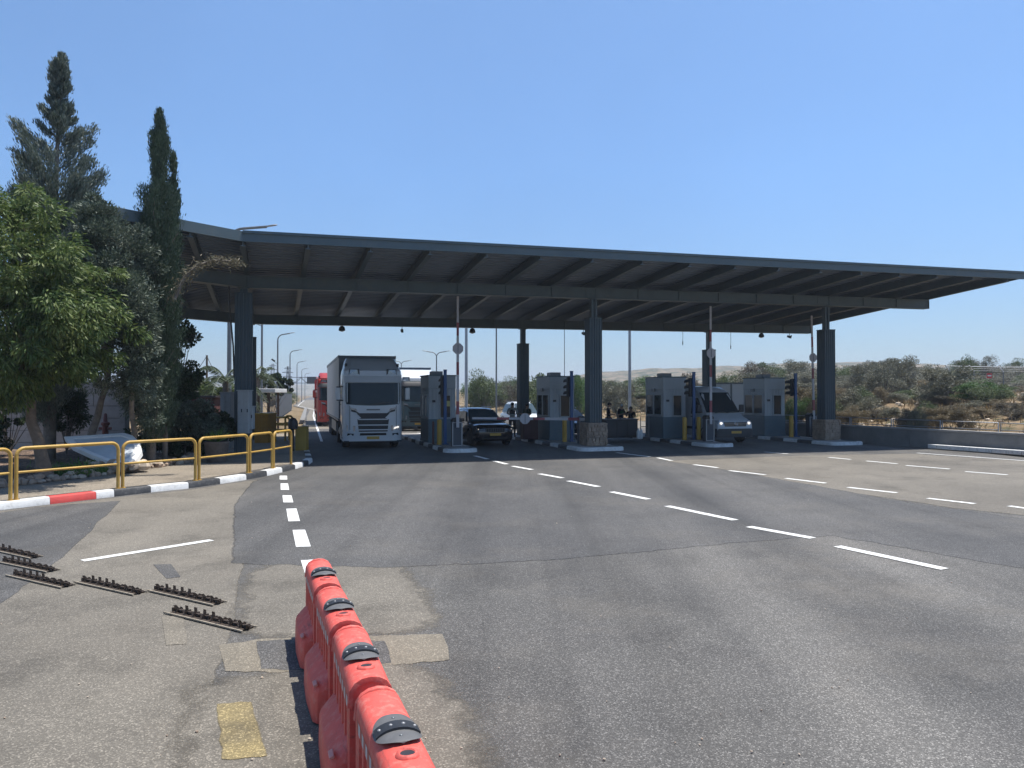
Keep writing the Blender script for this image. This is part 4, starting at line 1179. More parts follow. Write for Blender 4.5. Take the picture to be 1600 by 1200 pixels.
# ================================================================ LEFT SIDE THINGS
# white slab lying in the bed
t0 = at(165, 700, 22.0)
outl = [(100, 682), (112, 696), (140, 709), (165, 719), (190, 727), (212, 719), (222, 704), (219, 690), (208, 680), (195, 676), (150, 679), (120, 681)]
t = thing('white_slab', 'large white painted slab with a rounded right end tilted on the soil behind the railing', 'slab', (t0.x, t0.y, .3))
def slabpt(px, py):
    # plane leaning back: lower edge nearer the camera
    Y = 20.45 + (727 - py) / 51 * 1.5
    return at(px, py, Y)
mb = MB(); top = [slabpt(*p) for p in outl]; nrm = (top[3] - top[0]).cross(top[8] - top[3]).normalized()
if nrm.z < 0: nrm = -nrm
def ring(poly, k, off):
    c = sum(poly, Vector()) / len(poly); return [c + (p - c) * k + nrm * off for p in poly]
secs = [ring(top, 1.0, -.16), ring(top, 1.0, -.02), ring(top, .985, 0), ring(top, .80, .0), ring(top, .77, -.03)]
mb.loft(secs, True, True); o = mb.build('slab', white_paint, smooth=30); adopt(o, t)
mb = MB(); mb.add(ring(top, .768, -.026), [list(range(len(top)))]); o = mb.build('inset_panel', mat('slab_shade_blue', (.50, .54, .57), .6, var=.1, dirt=.3, dirtcol=(.5, .5, .5)), fix=False); adopt(o, t)  # shade lying on the slab is put into the inset's blue-grey colour
mb = MB(); cc = sum(top, Vector()) / len(top)
for k in range(26):
    a_, b_ = random.choice([(2, 3), (3, 4), (4, 5), (5, 6)]); q = top[a_].lerp(top[b_], random.random()); rock(mb, (q.x + random.uniform(-.15, .1), q.y + random.uniform(-.05, .25), .30 + random.uniform(0, .10)), random.uniform(.1, .2), random.choice([0, 1]))
tag(mb.build('rock_pile', [stone_m, stone_l], smooth=35), 'small pile of brown stones under the lower edge of the white slab', 'rocks')

# concrete block wall
A, B = at(-60, 600, 27.5), at(188, 600, 27.5)
t = thing('block_wall', 'grey concrete block wall behind the leaning tree trunks on the left', 'wall', (A.x, A.y, 0))
mb = MB(); z = 0.1; row = 0
while z < 2.5:
    x = A.x - (0.5 if row % 2 else 0)
    while x < B.x - .05:
        x1 = min(x + 1.6, B.x); mb.b2((max(x, A.x) + .008, 27.5, z), (x1 - .008, 27.75, z + .43)); x = x1
    z += .445; row += 1
o = mb.build('wall_blocks', concrete, bevel=.01); adopt(o, t)
mb = MB(); mb.b2((A.x, 27.6, .1), (B.x, 27.74, 2.6)); o = mb.build('wall_core', concrete_wall); adopt(o, t)
mb = MB(); mb.b2((B.x + .01, 27.45, .1), (B.x + .2, 27.8, 2.72)); o = mb.build('end_pillar', concrete, bevel=.01); adopt(o, t)

# electrical cabinets by the left columns
def cabinet(px0, px1, py0, Y, zb, label, m, depth=.5, name='electrical_cabinet', doors=2):
    a, b = at(px0, py0, Y), at(px1, py0, Y); w = b.x - a.x
    t = thing(name, label, 'cabinet', (a.x, Y, zb), 0)
    h = a.z - zb
    mb = MB(); mb.b2((0, 0, 0), (w, depth, h)); mb.build('housing', m, t, bevel=.015)
    mb = MB(); mb.b2((-.03, -.03, h + .002), (w + .03, depth + .03, h + .04)); mb.build('lid', m, t, bevel=.01)
    for k in range(doors):
        mb = MB(); mb.b2((w * k / doors + .025, -.018, .08), (w * (k + 1) / doors - .025, -.002, h - .06)); d_ = mb.build('door', m, t, bevel=.006)
        mb = MB(); mb.b2((w * (k + .8) / doors - .02, -.04, h * .5), (w * (k + .8) / doors + .01, -.019, h * .5 + .12)); mb.build('handle', black_p, d_)
    return t
grey_cab = mat('cabinet_grey', (.40, .42, .42), .5, var=.06, dirt=.25); beige_cab = mat('cabinet_beige', (.30, .29, .28), .55, var=.08, dirt=.3)
cabinet(371, 389, 611, 26.9, .9, 'tall pale grey electrical cabinet on the front left column', grey_cab, .35)
cabinet(389.5, 395, 636, 27.0, 1.05, 'small grey meter box right of the tall electrical cabinet', grey_cab, .25, doors=1)
cabinet(344, 361, 614, 30.0, .142, 'dull beige utility cabinet left of the front left column', beige_cab, .6)
# flower pot with a spiky plant
q = gp(339, 722, .142)
t = thing('flower_pot', 'dark ribbed flower pot with a spiky green plant on the pavement', 'flower pot', (q.x, q.y, .142))
mb = MB(); n = 24; secs = []
for z, r in ((0, .27), (.06, .29), (.55, .36), (.60, .39), (.66, .39), (.66, .34), (.58, .33)):
    secs.append([((r + (.012 if k % 2 and .05 < z < .58 else 0)) * math.cos(2 * math.pi * k / n), (r + (.012 if k % 2 and .05 < z < .58 else 0)) * math.sin(2 * math.pi * k / n), z) for k in range(n)])
mb.loft(secs); mb.build('pot', mat('pot_wood', (.10, .085, .075), .85, var=.3, scale=6), t, smooth=40)
green_spike = leaf_mat('spiky_leaf', [(.05, .11, .03), (.12, .22, .05), (.2, .3, .08)])
pts = []; ax = []
for k in range(90):
    a = random.uniform(0, 6.28); e = random.uniform(.25, 1.35); d = np.array([math.cos(a) * math.cos(e), math.sin(a) * math.cos(e), math.sin(e)])
    pts.append(np.array([0, 0, .62]) + d * .24); ax.append(d)
fast_mesh('plant', leaf_verts(np.array(pts), np.array(ax), .5, .05), 90, green_spike, t)

# far-left service items
def hoop_rail(px0, px1, py_t, Y, zb, label, m=rail_yellow):
    a, b = at(px0, py_t, Y), at(px1, py_t, Y)
    t = thing('yellow_barrier', label, 'barrier', (a.x, Y, zb)); w = b.x - a.x; h = a.z - zb
    mb = MB(); mb.tube([(0, 0, 0), (0, 0, h - .08), (.08, 0, h), (w - .08, 0, h), (w, 0, h - .08), (w, 0, 0)], .05, 8); mb.build('frame', m, t, smooth=60)
    for z in (.35, .62):
        mb = MB(); mb.b2((.04, -.03, h * z), (w - .04, .03, h * z + h * .14)); mb.build('panel', m, t, bevel=.01)
    return t
hoop_rail(421, 452, 652, 36.0, .142, 'low yellow barrier with two boards behind the railing')
hoop_rail(446, 457, 650, 35.0, .142, 'narrow yellow barrier beside the black topped post')
a = at(398, 648, 33.5); b = at(419, 648, 33.5)
t = thing('yellow_container', 'ochre yellow steel container behind the left columns', 'container', (a.x, 33.5, .142)); w, h = b.x - a.x, a.z - .142
mb = MB(); pts = []
for k in range(9): pts += [(w * (k) / 9, 0), (w * (k + .45) / 9, 0), (w * (k + .5) / 9, .025), (w * (k + .95) / 9, .025)]
pts += [(w, 0), (w, 1.2), (0, 1.2)]; mb.prism(pts, 0, h); mb.build('body', mat('ochre', (.42, .21, .03), .6, var=.15, dirt=.3, dirtcol=(.2, .12, .05)), t)
mb = MB(); mb.b2((-.03, -.03, h + .002), (w + .03, 1.23, h + .07)); mb.build('lid', yellow_p, t, bevel=.01)
a = at(466, 655, 29.0)
t = thing('gate_signal', 'black round topped signal head on a yellow box at the left kerb', 'signal', (a.x, 29.0, .142))
mb = MB(); mb.b2((-.1, -.05, 0), (.32, .35, .92)); mb.build('box', mat('olive_yellow', (.34, .22, .035), .6, var=.15, dirt=.2), t, bevel=.02)
mb = MB(); mb.b2((-.16, -.3, 0), (-.08, -.22, .95)); mb.build('post', black_p, t)
mb = MB(); mb.lathe([(.03, .80), (.17, .84), (.19, 1.0), (.17, 1.14), (.10, 1.24), (.03, 1.27)], c=(-.12, -.26, 0), n=14); mb.build('signal_head', black_p, t, smooth=50)
# shelter roof
a, b = at(398, 609, 42), at(430, 609, 42)
t = thing('shelter', 'small open shelter with a flat white roof on thin brown posts', 'shelter', (a.x, 42, 0)); w = b.x - a.x
mb = MB(); mb.b2((0, 0, a.z - .16), (w, 2.2, a.z + .06)); mb.build('roof', white_paint, t, bevel=.02)
for x, y in ((.15, 2.0), (w - .45, .2), (.15, .2), (w - .45, 2.0)):
    mb = MB(); mb.b2((x - .05, y - .05, 0), (x + .05, y + .05, a.z - .162)); mb.build('post', mat('post_dark', (.09, .06, .045), .7), t)
# dark red shed
a, b = at(296, 621, 38), at(335, 621, 38)
t = thing('red_shed', 'dark red shed with a flat roof half hidden by the hedge', 'shed', (a.x, 38, -.1)); w, h = b.x - a.x, a.z + .1
mb = MB(); pts = []
for k in range(10): pts += [(w * k / 10, 0), (w * (k + .45) / 10, 0), (w * (k + .5) / 10, .03), (w * (k + .95) / 10, .03)]
pts += [(w, 0), (w, 2.4), (0, 2.4)]; mb.prism(pts, 0, h); mb.build('wall', mat('shed_red', (.12, .045, .04), .7, var=.15), t)
mb = MB(); mb.b2((-.12, -.15, h + .002), (w + .12, 2.5, h + .09)); mb.build('roof', mat('shed_roof', (.05, .04, .04), .7), t)
a = at(270, 630, 33)
t = thing('fire_box', 'small bright red box on a post behind the cypress', 'box', (a.x, 33, .142))
mb = MB(); mb.b2((-.16, -.1, 1.05), (.16, .1, 1.75)); mb.build('box', mat('box_red', (.55, .03, .03), .5), t, bevel=.02)
mb = MB(); mb.b2((-.04, -.04, 0), (.04, .04, 1.048)); mb.build('post', mat('box_red'  , (.5, 0, 0)), t)
a = at(165, 655, 26.6)
t = thing('hydrant', 'slim rusty red standpipe before the block wall', 'hydrant', (a.x, 26.6, .3))
mb = MB(); mb.lathe([(.1, 0), (.1, .9), (.14, .92), (.14, 1.0), (.07, 1.04), (.05, 1.3), (.02, 1.33)], n=12); mb.cyl((.14, 0, .8), .05, .14, 10, 'X'); mb.cyl((-.14, 0, .8), .05, .14, 10, 'X')
mb.build('standpipe', mat('hydrant_red', (.16, .05, .04), .6, var=.2), t, smooth=40)

# ================================================================ POLES, LAMPS, FAR THINGS
def lamp_post(px, Y, ztop, arms, label, r=.09, m=galv_dark, arm_len=1.8, camera=False, group='street lamps along the far road', zb=None):
    x = (px - 800) * Y / F
    zb = float(ground_h(np.array([x]), np.array([Y]))[0]) if zb is None else zb
    t = thing('street_lamp', label, 'street lamp', (x, Y, zb), 0, group); H = ztop - zb
    mb = MB(); mb.tube([(0, 0, 0), (0, 0, H - .9 if arms else H)], [r, r * .7], 10); mb.build('pole', m, t, smooth=60)
    for s in arms:
        mb = MB(); pts = [(0, 0, H - .905)]
        for k in range(7):
            q = math.pi / 2 * k / 6; pts.append((s * .8 * (1 - math.cos(q)), 0, H - .9 + .75 * math.sin(q)))
        pts.append((s * (arm_len - .3), 0, H - .04)); mb.tube(pts, r * .55, 8); arm = mb.build('arm', m, t, smooth=60)
        mb = MB(); mb.lathe([(.03, 0), (.09, .1), (.11, .35), (.09, .6), (.02, .7)], n=10, axis='X')
        hd = mb.build('lamp_head', galv, arm, smooth=60); hd.location = (s * (arm_len - .35), 0, H - .02); hd.rotation_euler = (0, R(-8), 0 if s > 0 else math.pi); hd.scale = (1, 1, .5)
    if camera:
        mb = MB(); mb.tube([(0, 0, H * .62), (-.35, 0, H * .63)], .03, 6); br = mb.build('camera_arm', m, t)
        mb = MB(); mb.box((-.55, 0, H * .66), (.5, .2, .2), M=Matrix.Rotation(R(35), 4, 'Y')); mb.build('camera', black_p, br, bevel=.02)
    return t
LN = ['first and tallest', 'second', 'third', 'fourth', 'fifth and most distant']
for i, (px, Y) in enumerate([(433.7, 95), (453, 131), (464, 176), (471.4, 224), (476.5, 275)]):
    lamp_post(px, Y, 10.0, (1,), f'{LN[i]} single arm street lamp of the left row along the far road', .13 if i < 2 else .12, camera=(i == 0))
lamp_post(682, 112, 8.7, (-1, 1), 'twin arm street lamp rising above the leftmost booth', .12)
lamp_post(627, 150, 9.0, (-1, 1), 'twin arm street lamp just right of the lorry cab roof', .12)
lamp_post(409, 60, 12.5, (), 'slim mast with a camera bracket right of the left columns', .10, camera=True, group='tall bare masts behind the canopy')
lamp_post(728.5, 58, 12.2, (), 'tall grey mast left of the black car under the canopy', .13, galv, group='tall bare masts behind the canopy')
lamp_post(775.5, 62, 12.0, (), 'thin dark mast between the black car and the rear column', .075, group='tall bare masts behind the canopy')
lamp_post(882, 66, 12.0, (), 'very thin mast above the second booth', .035, group='tall bare masts behind the canopy')
lamp_post(984, 60, 12.2, (), 'tall pale mast right of the middle stone based column', .13, galv, group='tall bare masts behind the canopy')
lamp_post(358, 45, 12.35, (1,), 'tall leaning lamp post whose head shows above the bend of the canopy', .15, galv_dark, arm_len=2.5, group='lamp behind the left wing')
lamp_post(323, 60, 5.4, (), 'wooden utility pole with sagging wires left of the palm', .11, mat('pole_wood', (.10, .08, .06), .9), group='utility pole')
# sagging wires
def wire(a, b, sag, label):
    pts = [a.lerp(b, k / 12) - Vector((0, 0, sag * 4 * (k / 12) * (1 - k / 12))) for k in range(13)]
    mb = MB(); mb.tube(pts, .022, 5); o = mb.build('overhead_wire', black_p); tag(o, label, 'wire')
wire(at(323, 556, 60), at(250, 600, 58), 1.0, 'overhead wire sagging left from the utility pole')
wire(at(323, 556, 60), at(352, 588, 70), .6, 'overhead wire sagging right from the utility pole')
# lattice pylons
def pylon(px, Y, ztop, w, label):
    x = (px - 800) * Y / F; t = thing('pylon', label, 'pylon', (x, Y, 0)); mb = MB()
    def c(z): k = 1 - .82 * z / ztop; return [(-w * k / 2, -w * k / 2, z), (w * k / 2, -w * k / 2, z), (w * k / 2, w * k / 2, z), (-w * k / 2, w * k / 2, z)]
    n = 8; lv = [c(ztop * k / n) for k in range(n + 1)]; th = ztop * .008
    for a, b in zip(lv[:-1], lv[1:]):
        for i in range(4):
            mb.bar(a[i], b[i], th, th); mb.bar(a[i], b[(i + 1) % 4], th * .7, th * .7); mb.bar(a[(i + 1) % 4], b[i], th * .7, th * .7)
    mb.build('lattice', galv_dark, t)
    for z, l in ((.70, .26), (.82, .32), (.94, .2)):
        mb = MB(); mb.bar((-ztop * l / 2, 0, ztop * z), (ztop * l / 2, 0, ztop * z), th, th * 2); mb.bar((-ztop * l / 2, 0, ztop * z), (0, 0, ztop * (z + .05)), th * .7, th * .7); mb.bar((ztop * l / 2, 0, ztop * z), (0, 0, ztop * (z + .05)), th * .7, th * .7); mb.build('crossarm', galv_dark, t)
pylon(426, 560, 25, 6, 'pale lattice power pylon in the distance left of the street lamps')
pylon(449.5, 240, 11.2, 1.6, 'dark lattice power pole with crossarms behind the second street lamp')
pylon(412, 420, 15.5, 1.2, 'small distant power pole beside the slim camera mast')
# sign gantry
Y = 150; a, b = at(451, 594, Y), at(480, 594, Y); g1 = at(507, 594, Y)
t = thing('sign_gantry', 'lattice gantry over the far road with a dark sign board seen from behind', 'gantry', (a.x, Y, -.08))
mb = MB(); zt, zb_ = at(451, 589.5, Y).z + .08, at(451, 598.5, Y).z + .08; L_ = at(640, 594, Y).x - a.x; n = int(L_ / 1.1)
for z in (zt, zb_):
    for y in (0, .9): mb.bar((0, y, z), (L_, y, z), .1, .1)
for k in range(n):
    x0, x1 = L_ * k / n, L_ * (k + 1) / n
    for y in (0, .9): mb.bar((x0, y, zb_ if k % 2 else zt), (x1, y, zt if k % 2 else zb_), .07, .07)
mb.build('truss', galv_dark, t)
for x in (0.1, L_ - .1):
    mb = MB(); mb.b2((x - .16, .3, 0), (x + .16, .62, zb_)); mb.build('upright', galv, t)
mb = MB(); mb.b2((b.x - a.x, -.25, zb_ - .15), (g1.x - a.x + 1.5, -.12, zt + .1)); mb.build('sign_board', mat('board_back', (.07, .075, .08), .6), t)
# far building
a, b = at(412, 593, 700), at(437, 593, 700)
t = thing('far_building', 'distant grey-blue block on the horizon left of the street lamps', 'building', (a.x, 700, 0)); w, h = b.x - a.x, a.z
mb = MB(); mb.b2((0, 0, 0), (w, 14, h)); mb.build('wall', mat('far_wall', (.22, .24, .27), .8), t)
mb = MB(); mb.b2((w * .6, 2, h), (w * .8, 8, h + 2)); mb.build('roof_house', mat('far_wall', (.2, .2, .2)), t)
# mesh noise fence and low kerb blocks on the far left roadside
A, B = Vector((-21.2, 66, 0)), Vector((-33.5, 108, 0))
A = Vector((edge_x(LEFT_EDGE, 66) - 2.4, 66, 0)); B = Vector((edge_x(LEFT_EDGE, 112) - 2.4, 112, 0))
t = thing('screen_fence', 'dark grey screen fence beside the far road left of the red lorry', 'fence', (A.x, A.y, -.1))
n = 14
for k in range(n):
    p, q = A.lerp(B, k / n) - A, A.lerp(B, (k + 1) / n) - A
    mb = MB(); mb.tube([(p.x, p.y, 0), (p.x, p.y, 2.5)], .06, 6); mb.build('post', galv_dark, t)
    mb = MB(); mb.bar((p.x, p.y, 1.3), (q.x, q.y, 1.3), .04, 2.2); mb.build('panel', mat('fence_panel', (.055, .06, .066), .7, var=.25, scale=1), t)
A = Vector((edge_x(LEFT_EDGE, 60) - .1, 60, 0)); B = Vector((edge_x(LEFT_EDGE, 116) - .1, 116, 0)); n = 18
mb = MB()
for k in range(n):
    p, q = A.lerp(B, k / n), A.lerp(B, (k + .94) / n); mb.bar((p.x, p.y, .12), (q.x, q.y, .12), .4, .3, 0)
struct(mb.build('kerb', [concrete_wall, kerb_black], bevel=.04))
# security fence with cranked tops on the right
t = thing('security_fence', 'tall mesh security fence with pale cranked top arms on the right skyline', 'fence', at(1485, 600, 62))
pts = [at(x, y, Yd) for x, y, Yd in ((1484, 570, 62), (1522, 571, 62), (1568, 572, 61.5), (1618, 572, 61), (1680, 572, 60))]
for i, p in enumerate(pts):
    zb_ = zg(p); mb = MB(); mb.tube([(p.x, p.y, zb_ - .2), (p.x, p.y, p.z - .5)], .045, 8); o = mb.build('post', galv_dark); adopt(o, t)
    mb = MB(); mb.tube([(p.x, p.y, p.z - .5), (p.x - .45, p.y - .1, p.z)], .05, 8); o = mb.build('top_arm', mat('fence_pale', (.55, .55, .55), .5)); adopt(o, t)
    if i:
        q = pts[i - 1]
        mb = MB()
        for j in range(3):
            f = (j + .5) / 3; mb.tube([(q.x - .45 * f, q.y, q.z - .5 + .5 * f), (p.x - .45 * f, p.y, p.z - .5 + .5 * f)], .03 if j == 2 else .012, 5)
        o = mb.build('top_wire', mat('fence_pale', (.5, .5, .5))); adopt(o, t)
        mb = MB(); m_ = int((p - q).length / .16); zb1, zb2 = zg(q), zb_
        for j in range(m_):
            f = j / m_; c = q.lerp(p, f); mb.tube([(c.x, c.y, zb1 + (zb2 - zb1) * f), (c.x, c.y, c.z - .5)], .0035, 4)
        for j in range(12):
            f = j / 12; mb.tube([(q.x, q.y, zb1 + (q.z - .5 - zb1) * f), (p.x, p.y, zb2 + (p.z - .5 - zb2) * f)], .0035, 4)
        o = mb.build('wire_mesh', galv_dark, fix=False); adopt(o, t)
c = at(1546, 587, 60.5)
t = thing('warning_sign', 'small red and white warning sign on the security fence', 'sign', c)
mb = MB(); mb.b2((-.2, -.02, -.2), (.2, .02, .2)); mb.build('plate', mat('sign_red', (.5, .05, .05), .5), t)
mb = MB(); mb.b2((-.15, -.03, -.05), (.15, -.021, .05)); mb.build('white_bar', white_paint, t)
# ================================================================ VEHICLES  (front faces -y, ground at z=0)
def rr(w, z0, z1, r=.08, n=3, y=0.0, x0=None):
    """rounded rectangle outline in x,z"""
    pts = []
    x0 = -w if x0 is None else x0
    for cx, cz, a0 in ((w - r, z0 + r, -90), (w - r, z1 - r, 0), (x0 + r, z1 - r, 90), (x0 + r, z0 + r, 180)):
        for k in range(n + 1):
            a = R(a0 + 90 * k / n); pts.append((cx + r * math.cos(a), y, cz + r * math.sin(a)))
    return pts

def wheel(parent, c, r, w, side, hub=galv, dual=False):
    mb = MB(); ww = w / 2
    mb.lathe([(r * .62, -ww), (r * .93, -ww), (r, -ww * .7), (r, ww * .7), (r * .93, ww), (r * .62, ww)], c=(0, 0, 0), n=24, axis='X')
    o = mb.build('wheel', rubber, parent, smooth=40); o.location = c
    mb = MB(); s = side
    pr = [(r * .62, s * ww * .9), (r * .58, s * ww * .55), (r * .3, s * ww * .35), (r * .28, s * ww * .95), (r * .12, s * ww * 1.0)]
    mb.lathe(pr, n=18, axis='X'); mb.build('rim', hub, o, smooth=40)
    return o

def strip_front(mb, pts, yoff, mi=0):
    mb.add([(x, y + yoff, z) for x, y, z in pts], [list(range(len(pts)))], mi)

def slab(pts, t):
    """thick plate from an outline of 3-D points, thickness t along +y"""
    mb = MB(); mb.loft([[(x, y, z) for x, y, z in pts], [(x, y + t, z) for x, y, z in pts]]); return mb

def make_lorry(label, paint, body, detail=True, trailer='box', tl=13.3, cat='lorry'):
    t = thing('lorry', label, cat)
    # front surface: y as a function of x and z (rounded corners, slight rake)
    def fy(x, z):
        c = max(0.0, abs(x) - .92) / .33
        return .05 + .30 * c ** 2.2 + max(0, z - 1.85) * .085 + (.04 if z < .6 else 0)
    W_ = 1.245
    # cab shell
    mb = MB(); secs = []
    zs = [.32, .5, .75, 1.0, 1.3, 1.6, 1.85, 2.2, 2.6, 2.95, 3.12]
    xs_ = [-W_, -1.18, -1.08, -.92, -.6, 0, .6, .92, 1.08, 1.18, W_]
    for z in zs:
        sec = [(x, fy(x, z), z) for x in xs_] + [(W_, .9, z), (W_, 2.05, z), (-W_, 2.05, z), (-W_, .9, z)]
        secs.append(sec)
    mb.loft(secs); mb.build('cab', paint, t, smooth=35)
    # high roof with the sloping wind deflector
    mb = MB(); secs = []
    for z, y0, w in ((3.122, .17, 1.24), (3.3, .2, 1.22), (3.42, .42, 1.18), (3.7, .95, 1.12), (3.86, 1.25, 1.06)):
        secs.append([(-w, y0 + .30, z), (-w * .94, y0 + .08, z), (-w * .7, y0, z), (0, y0 - .03, z), (w * .7, y0, z), (w * .94, y0 + .08, z), (w, y0 + .30, z), (w, 2.05, z), (-w, 2.05, z)])
    mb.loft(secs); rf = mb.build('roof_fairing', paint, t, smooth=40)
    for s in (-1, 1):      # dark roof lamp pods and corner deflector slots
        mb = slab([(s * .62, .155, 3.16), (s * .98, .20, 3.16), (s * .95, .21, 3.34), (s * .66, .165, 3.34)], .12); mb.build('roof_lamp', lamp_off, rf)
        mb = slab([(s * .56, .16, 3.13), (s * 1.02, .21, 3.13), (s * .99, .22, 3.37), (s * .58, .17, 3.37)], .1); mb.build('lamp_surround', black_p, rf)
        mb = MB(); mb.b2((s * 1.10 - .05, .62, 3.48), (s * 1.10 + .05, .95, 3.62)); mb.build('side_horn', black_p, rf, bevel=.02)
    # windscreen
    mb = MB(); secs = []
    for z in (1.88, 2.0, 2.3, 2.6, 2.78):
        w = 1.14 - (.03 if z < 1.9 else 0)
        secs.append([(x, fy(x, z) - .012, z - .06 * (1 - (x / w) ** 2) * (1 if z < 1.95 else 0)) for x in np.linspace(-w, w, 15)])
    mb.loft(secs, False, False); ws = mb.build('windscreen', glass_d, t, smooth=60)
    mb = MB()
    for s in (-1, 1): mb.bar((s * .1, fy(0, 1.9) - .035, 1.86), (s * .1 + .62, fy(.6, 1.95) - .035, 1.97), .02, .03)
    mb.build('wiper', black_p, ws)
    # sun visor
    mb = MB(); secs = []
    for z, o in ((2.80, .10), (3.06, .02), (3.08, .0)):
        secs.append([(x, fy(x, z) - .02 - o, z) for x in np.linspace(-1.2, 1.2, 15)])
    secs.append([(x, fy(x, 3.08) + .05, 3.06) for x in np.linspace(-1.2, 1.2, 15)]); secs.append([(x, fy(x, 2.8) + .0, 2.80) for x in np.linspace(-1.2, 1.2, 15)])
    mb.loft(secs + [secs[0]], False, False); mb.build('sun_visor', paint if detail else black_p, t, smooth=50)
    # face: black band under the windscreen and grille
    def plate(name, out, m, off=.012, th=.05, par=t):
        mb = MB()
        front = [(x, fy(x, z) - off, z) for x, z in out]
        mb.loft([front, [(x, y + th, z) for x, y, z in front]]); return mb.build(name, m, par)
    g = plate('grille', [(-.70, 1.50), (-.50, 1.30), (-.66, 1.24), (-.60, .72), (.60, .72), (.66, 1.24), (.50, 1.30), (.70, 1.50)], black_p, .01)
    plate('grille_upper', [(-.92, 1.72), (-.92, 1.58), (-.62, 1.50), (-.46, 1.34), (.46, 1.34), (.62, 1.50), (.92, 1.58), (.92, 1.72), (.66, 1.56), (.5, 1.44), (-.5, 1.44), (-.66, 1.56)], black_p, .018, .05, g)
    for z in (1.24, 1.0, .80):
        plate('grille_slat', [(-.62, z - .022), (.62, z - .022), (.64, z + .022), (-.64, z + .022)], paint, .04, .05, g)
    plate('badge_bar', [(-.28, 1.62), (.28, 1.62), (.28, 1.68), (-.28, 1.68)], galv_dark, .02, .03, g)
    for s in (-1, 1):
        h = plate('headlight', [(s * .76, .74), (s * 1.10, .76), (s * 1.10, 1.0), (s * .74, .97)], lamp_off, .02, .08)
        if s > 0 and detail: plate('daytime_light', [(.86, .82), (1.09, .88), (1.09, .945), (.90, .90)], lamp_on, .03, .02, h)
        plate('fog_light', [(s * .82, .55), (s * 1.08, .56), (s * 1.06, .66), (s * .80, .64)], black_p, .015)
        plate('air_slot', [(s * .66, 1.60), (s * .95, 1.66), (s * .95, 1.74), (s * .72, 1.70)], lamp_off, .022, .03)
        plate('corner_seam', [(s * .96, .8), (s * .985, .8), (s * .985, 1.82), (s * .96, 1.82)], galv_dark, .004, .02)
    plate('bumper_slot', [(-.56, .56), (.56, .56), (.54, .66), (-.54, .66)], black_p, .012)
    plate('number_plate', [(-.26, .40), (.26, .40), (.26, .52), (-.26, .52)], plate_y, .03, .03)
    # doors, side glass, mirrors, steps
    for s in (-1, 1):
        d = MB(); x = s * (W_ + .006)
        d.box((x, 1.02, 1.95), (.02, 1.0, 1.9)); do = d.build('door', paint, t, bevel=.02)
        d = MB(); x2 = s * (W_ + .02); pr = [(.50, 2.05), (1.42, 1.98), (1.42, 2.75), (.66, 2.75)]
        d.loft([[(x2 - .006, y, z) for y, z in pr], [(x2 + .006, y, z) for y, z in pr]]); d.build('side_window', glass_d, do)
        d = MB(); d.box((s * (W_ + .025), 1.40, 1.86), (.03, .2, .04)); d.build('handle', black_p, do)
        m_ = MB(); xm = s * (W_ + .26)
        m_.box((xm - s * .04, .18, 2.32), (.2, .12, .52)); mo = m_.build('mirror', paint, t, bevel=.04)
        m_ = MB(); m_.box((xm - s * .04, .248, 2.32), (.15, .012, .42)); m_.build('mirror_glass', chrome, mo)
        m_ = MB(); m_.bar((s * W_, .35, 2.62), (xm, .22, 2.6), .05, .05); m_.bar((s * W_, .35, 2.04), (xm, .22, 2.06), .05, .05); m_.build('mirror_arm', black_p, mo)
        st = MB(); 
        for z in (.45, .75): st.box((s * (W_ - .03), .78, z), (.1, .55, .06))
        st.build('step', black_p, t)
        wheel(t, (s * 1.05, 1.45, .5), .5, .32, s)
        ar = MB(); ar.tube([(s * (W_ - .02), 1.45 + .62 * math.cos(a), .5 + .62 * math.sin(a)) for a in [math.pi * k / 10 for k in range(11)]], .05, 6); ar.build('wheel_arch', black_p, t)
    # chassis
    mb = MB()
    for s in (-1, 1): mb.b2((s * .45 - .08, .5, .62), (s * .45 + .08, 6.2, .9))
    mb.b2((-1.2, .12, .28), (1.2, 2.0, .34)); mb.build('chassis', black_p, t)
    for s in (-1, 1):
        mb = MB(); mb.lathe([(.05, 2.4), (.33, 2.42), (.33, 3.5), (.05, 3.52)], c=(s * .92, 0, .62), n=16, axis='Y'); mb.v = [(x, y, z) for x, y, z in mb.v]; mb.build('fuel_tank', galv, t, smooth=40)
        wheel(t, (s * 1.0, 4.6, .5), .5, .5, s)
    if trailer:
        y0 = 2.75; z0, z1 = 1.12, 4.06; hw = 1.275
        mb = MB(); mb.b2((-hw, y0 + .06, z0), (hw, y0 + tl, z1)); tr = mb.build('trailer', body, t, bevel=.03)
        # curtain folds and side posts
        for s in (-1, 1):
            mb = MB(); pr = []
            n = 90
            a = [(s * (hw + .006 + .012 * (0.5 + .5 * math.sin(k * 1.9)) * (1 if k % 9 else 0)), y0 + .2 + (tl - .4) * k / n) for k in range(n + 1)]
            mb.loft([[(x, y, z0 + .08) for x, y in a], [(x, y, z1 - .12) for x, y in a]], False, False); mb.build('curtain', body, tr, fix=False)
            mb = MB(); mb.b2((s * hw - .03, y0 + .06, z1 - .12), (s * hw + .03, y0 + tl, z1 + .012)); mb.b2((s * hw - .03, y0 + .06, z0 - .04), (s * hw + .03, y0 + tl, z0 + .06)); mb.build('side_rail', galv_dark, tr)
            mb = MB(); mb.b2((s * 1.2 - .02, y0 + 3.6, .45), (s * 1.2 + .02, y0 + 8.2, .95)); mb.build('side_guard', galv_dark, tr)
            for k in range(3): wheel(t, (s * 1.0, y0 + tl - 4.6 + 1.31 * k, .5), .5, .45, s)
            mb = MB(); mb.b2((s * .8 - .06, y0 + 3.0, .25), (s * .8 + .06, y0 + 3.14, z0 - .042)); mb.b2((s * .8 - .15, y0 + 2.95, .2), (s * .8 + .15, y0 + 3.2, .25)); mb.build('landing_leg', galv_dark, tr)
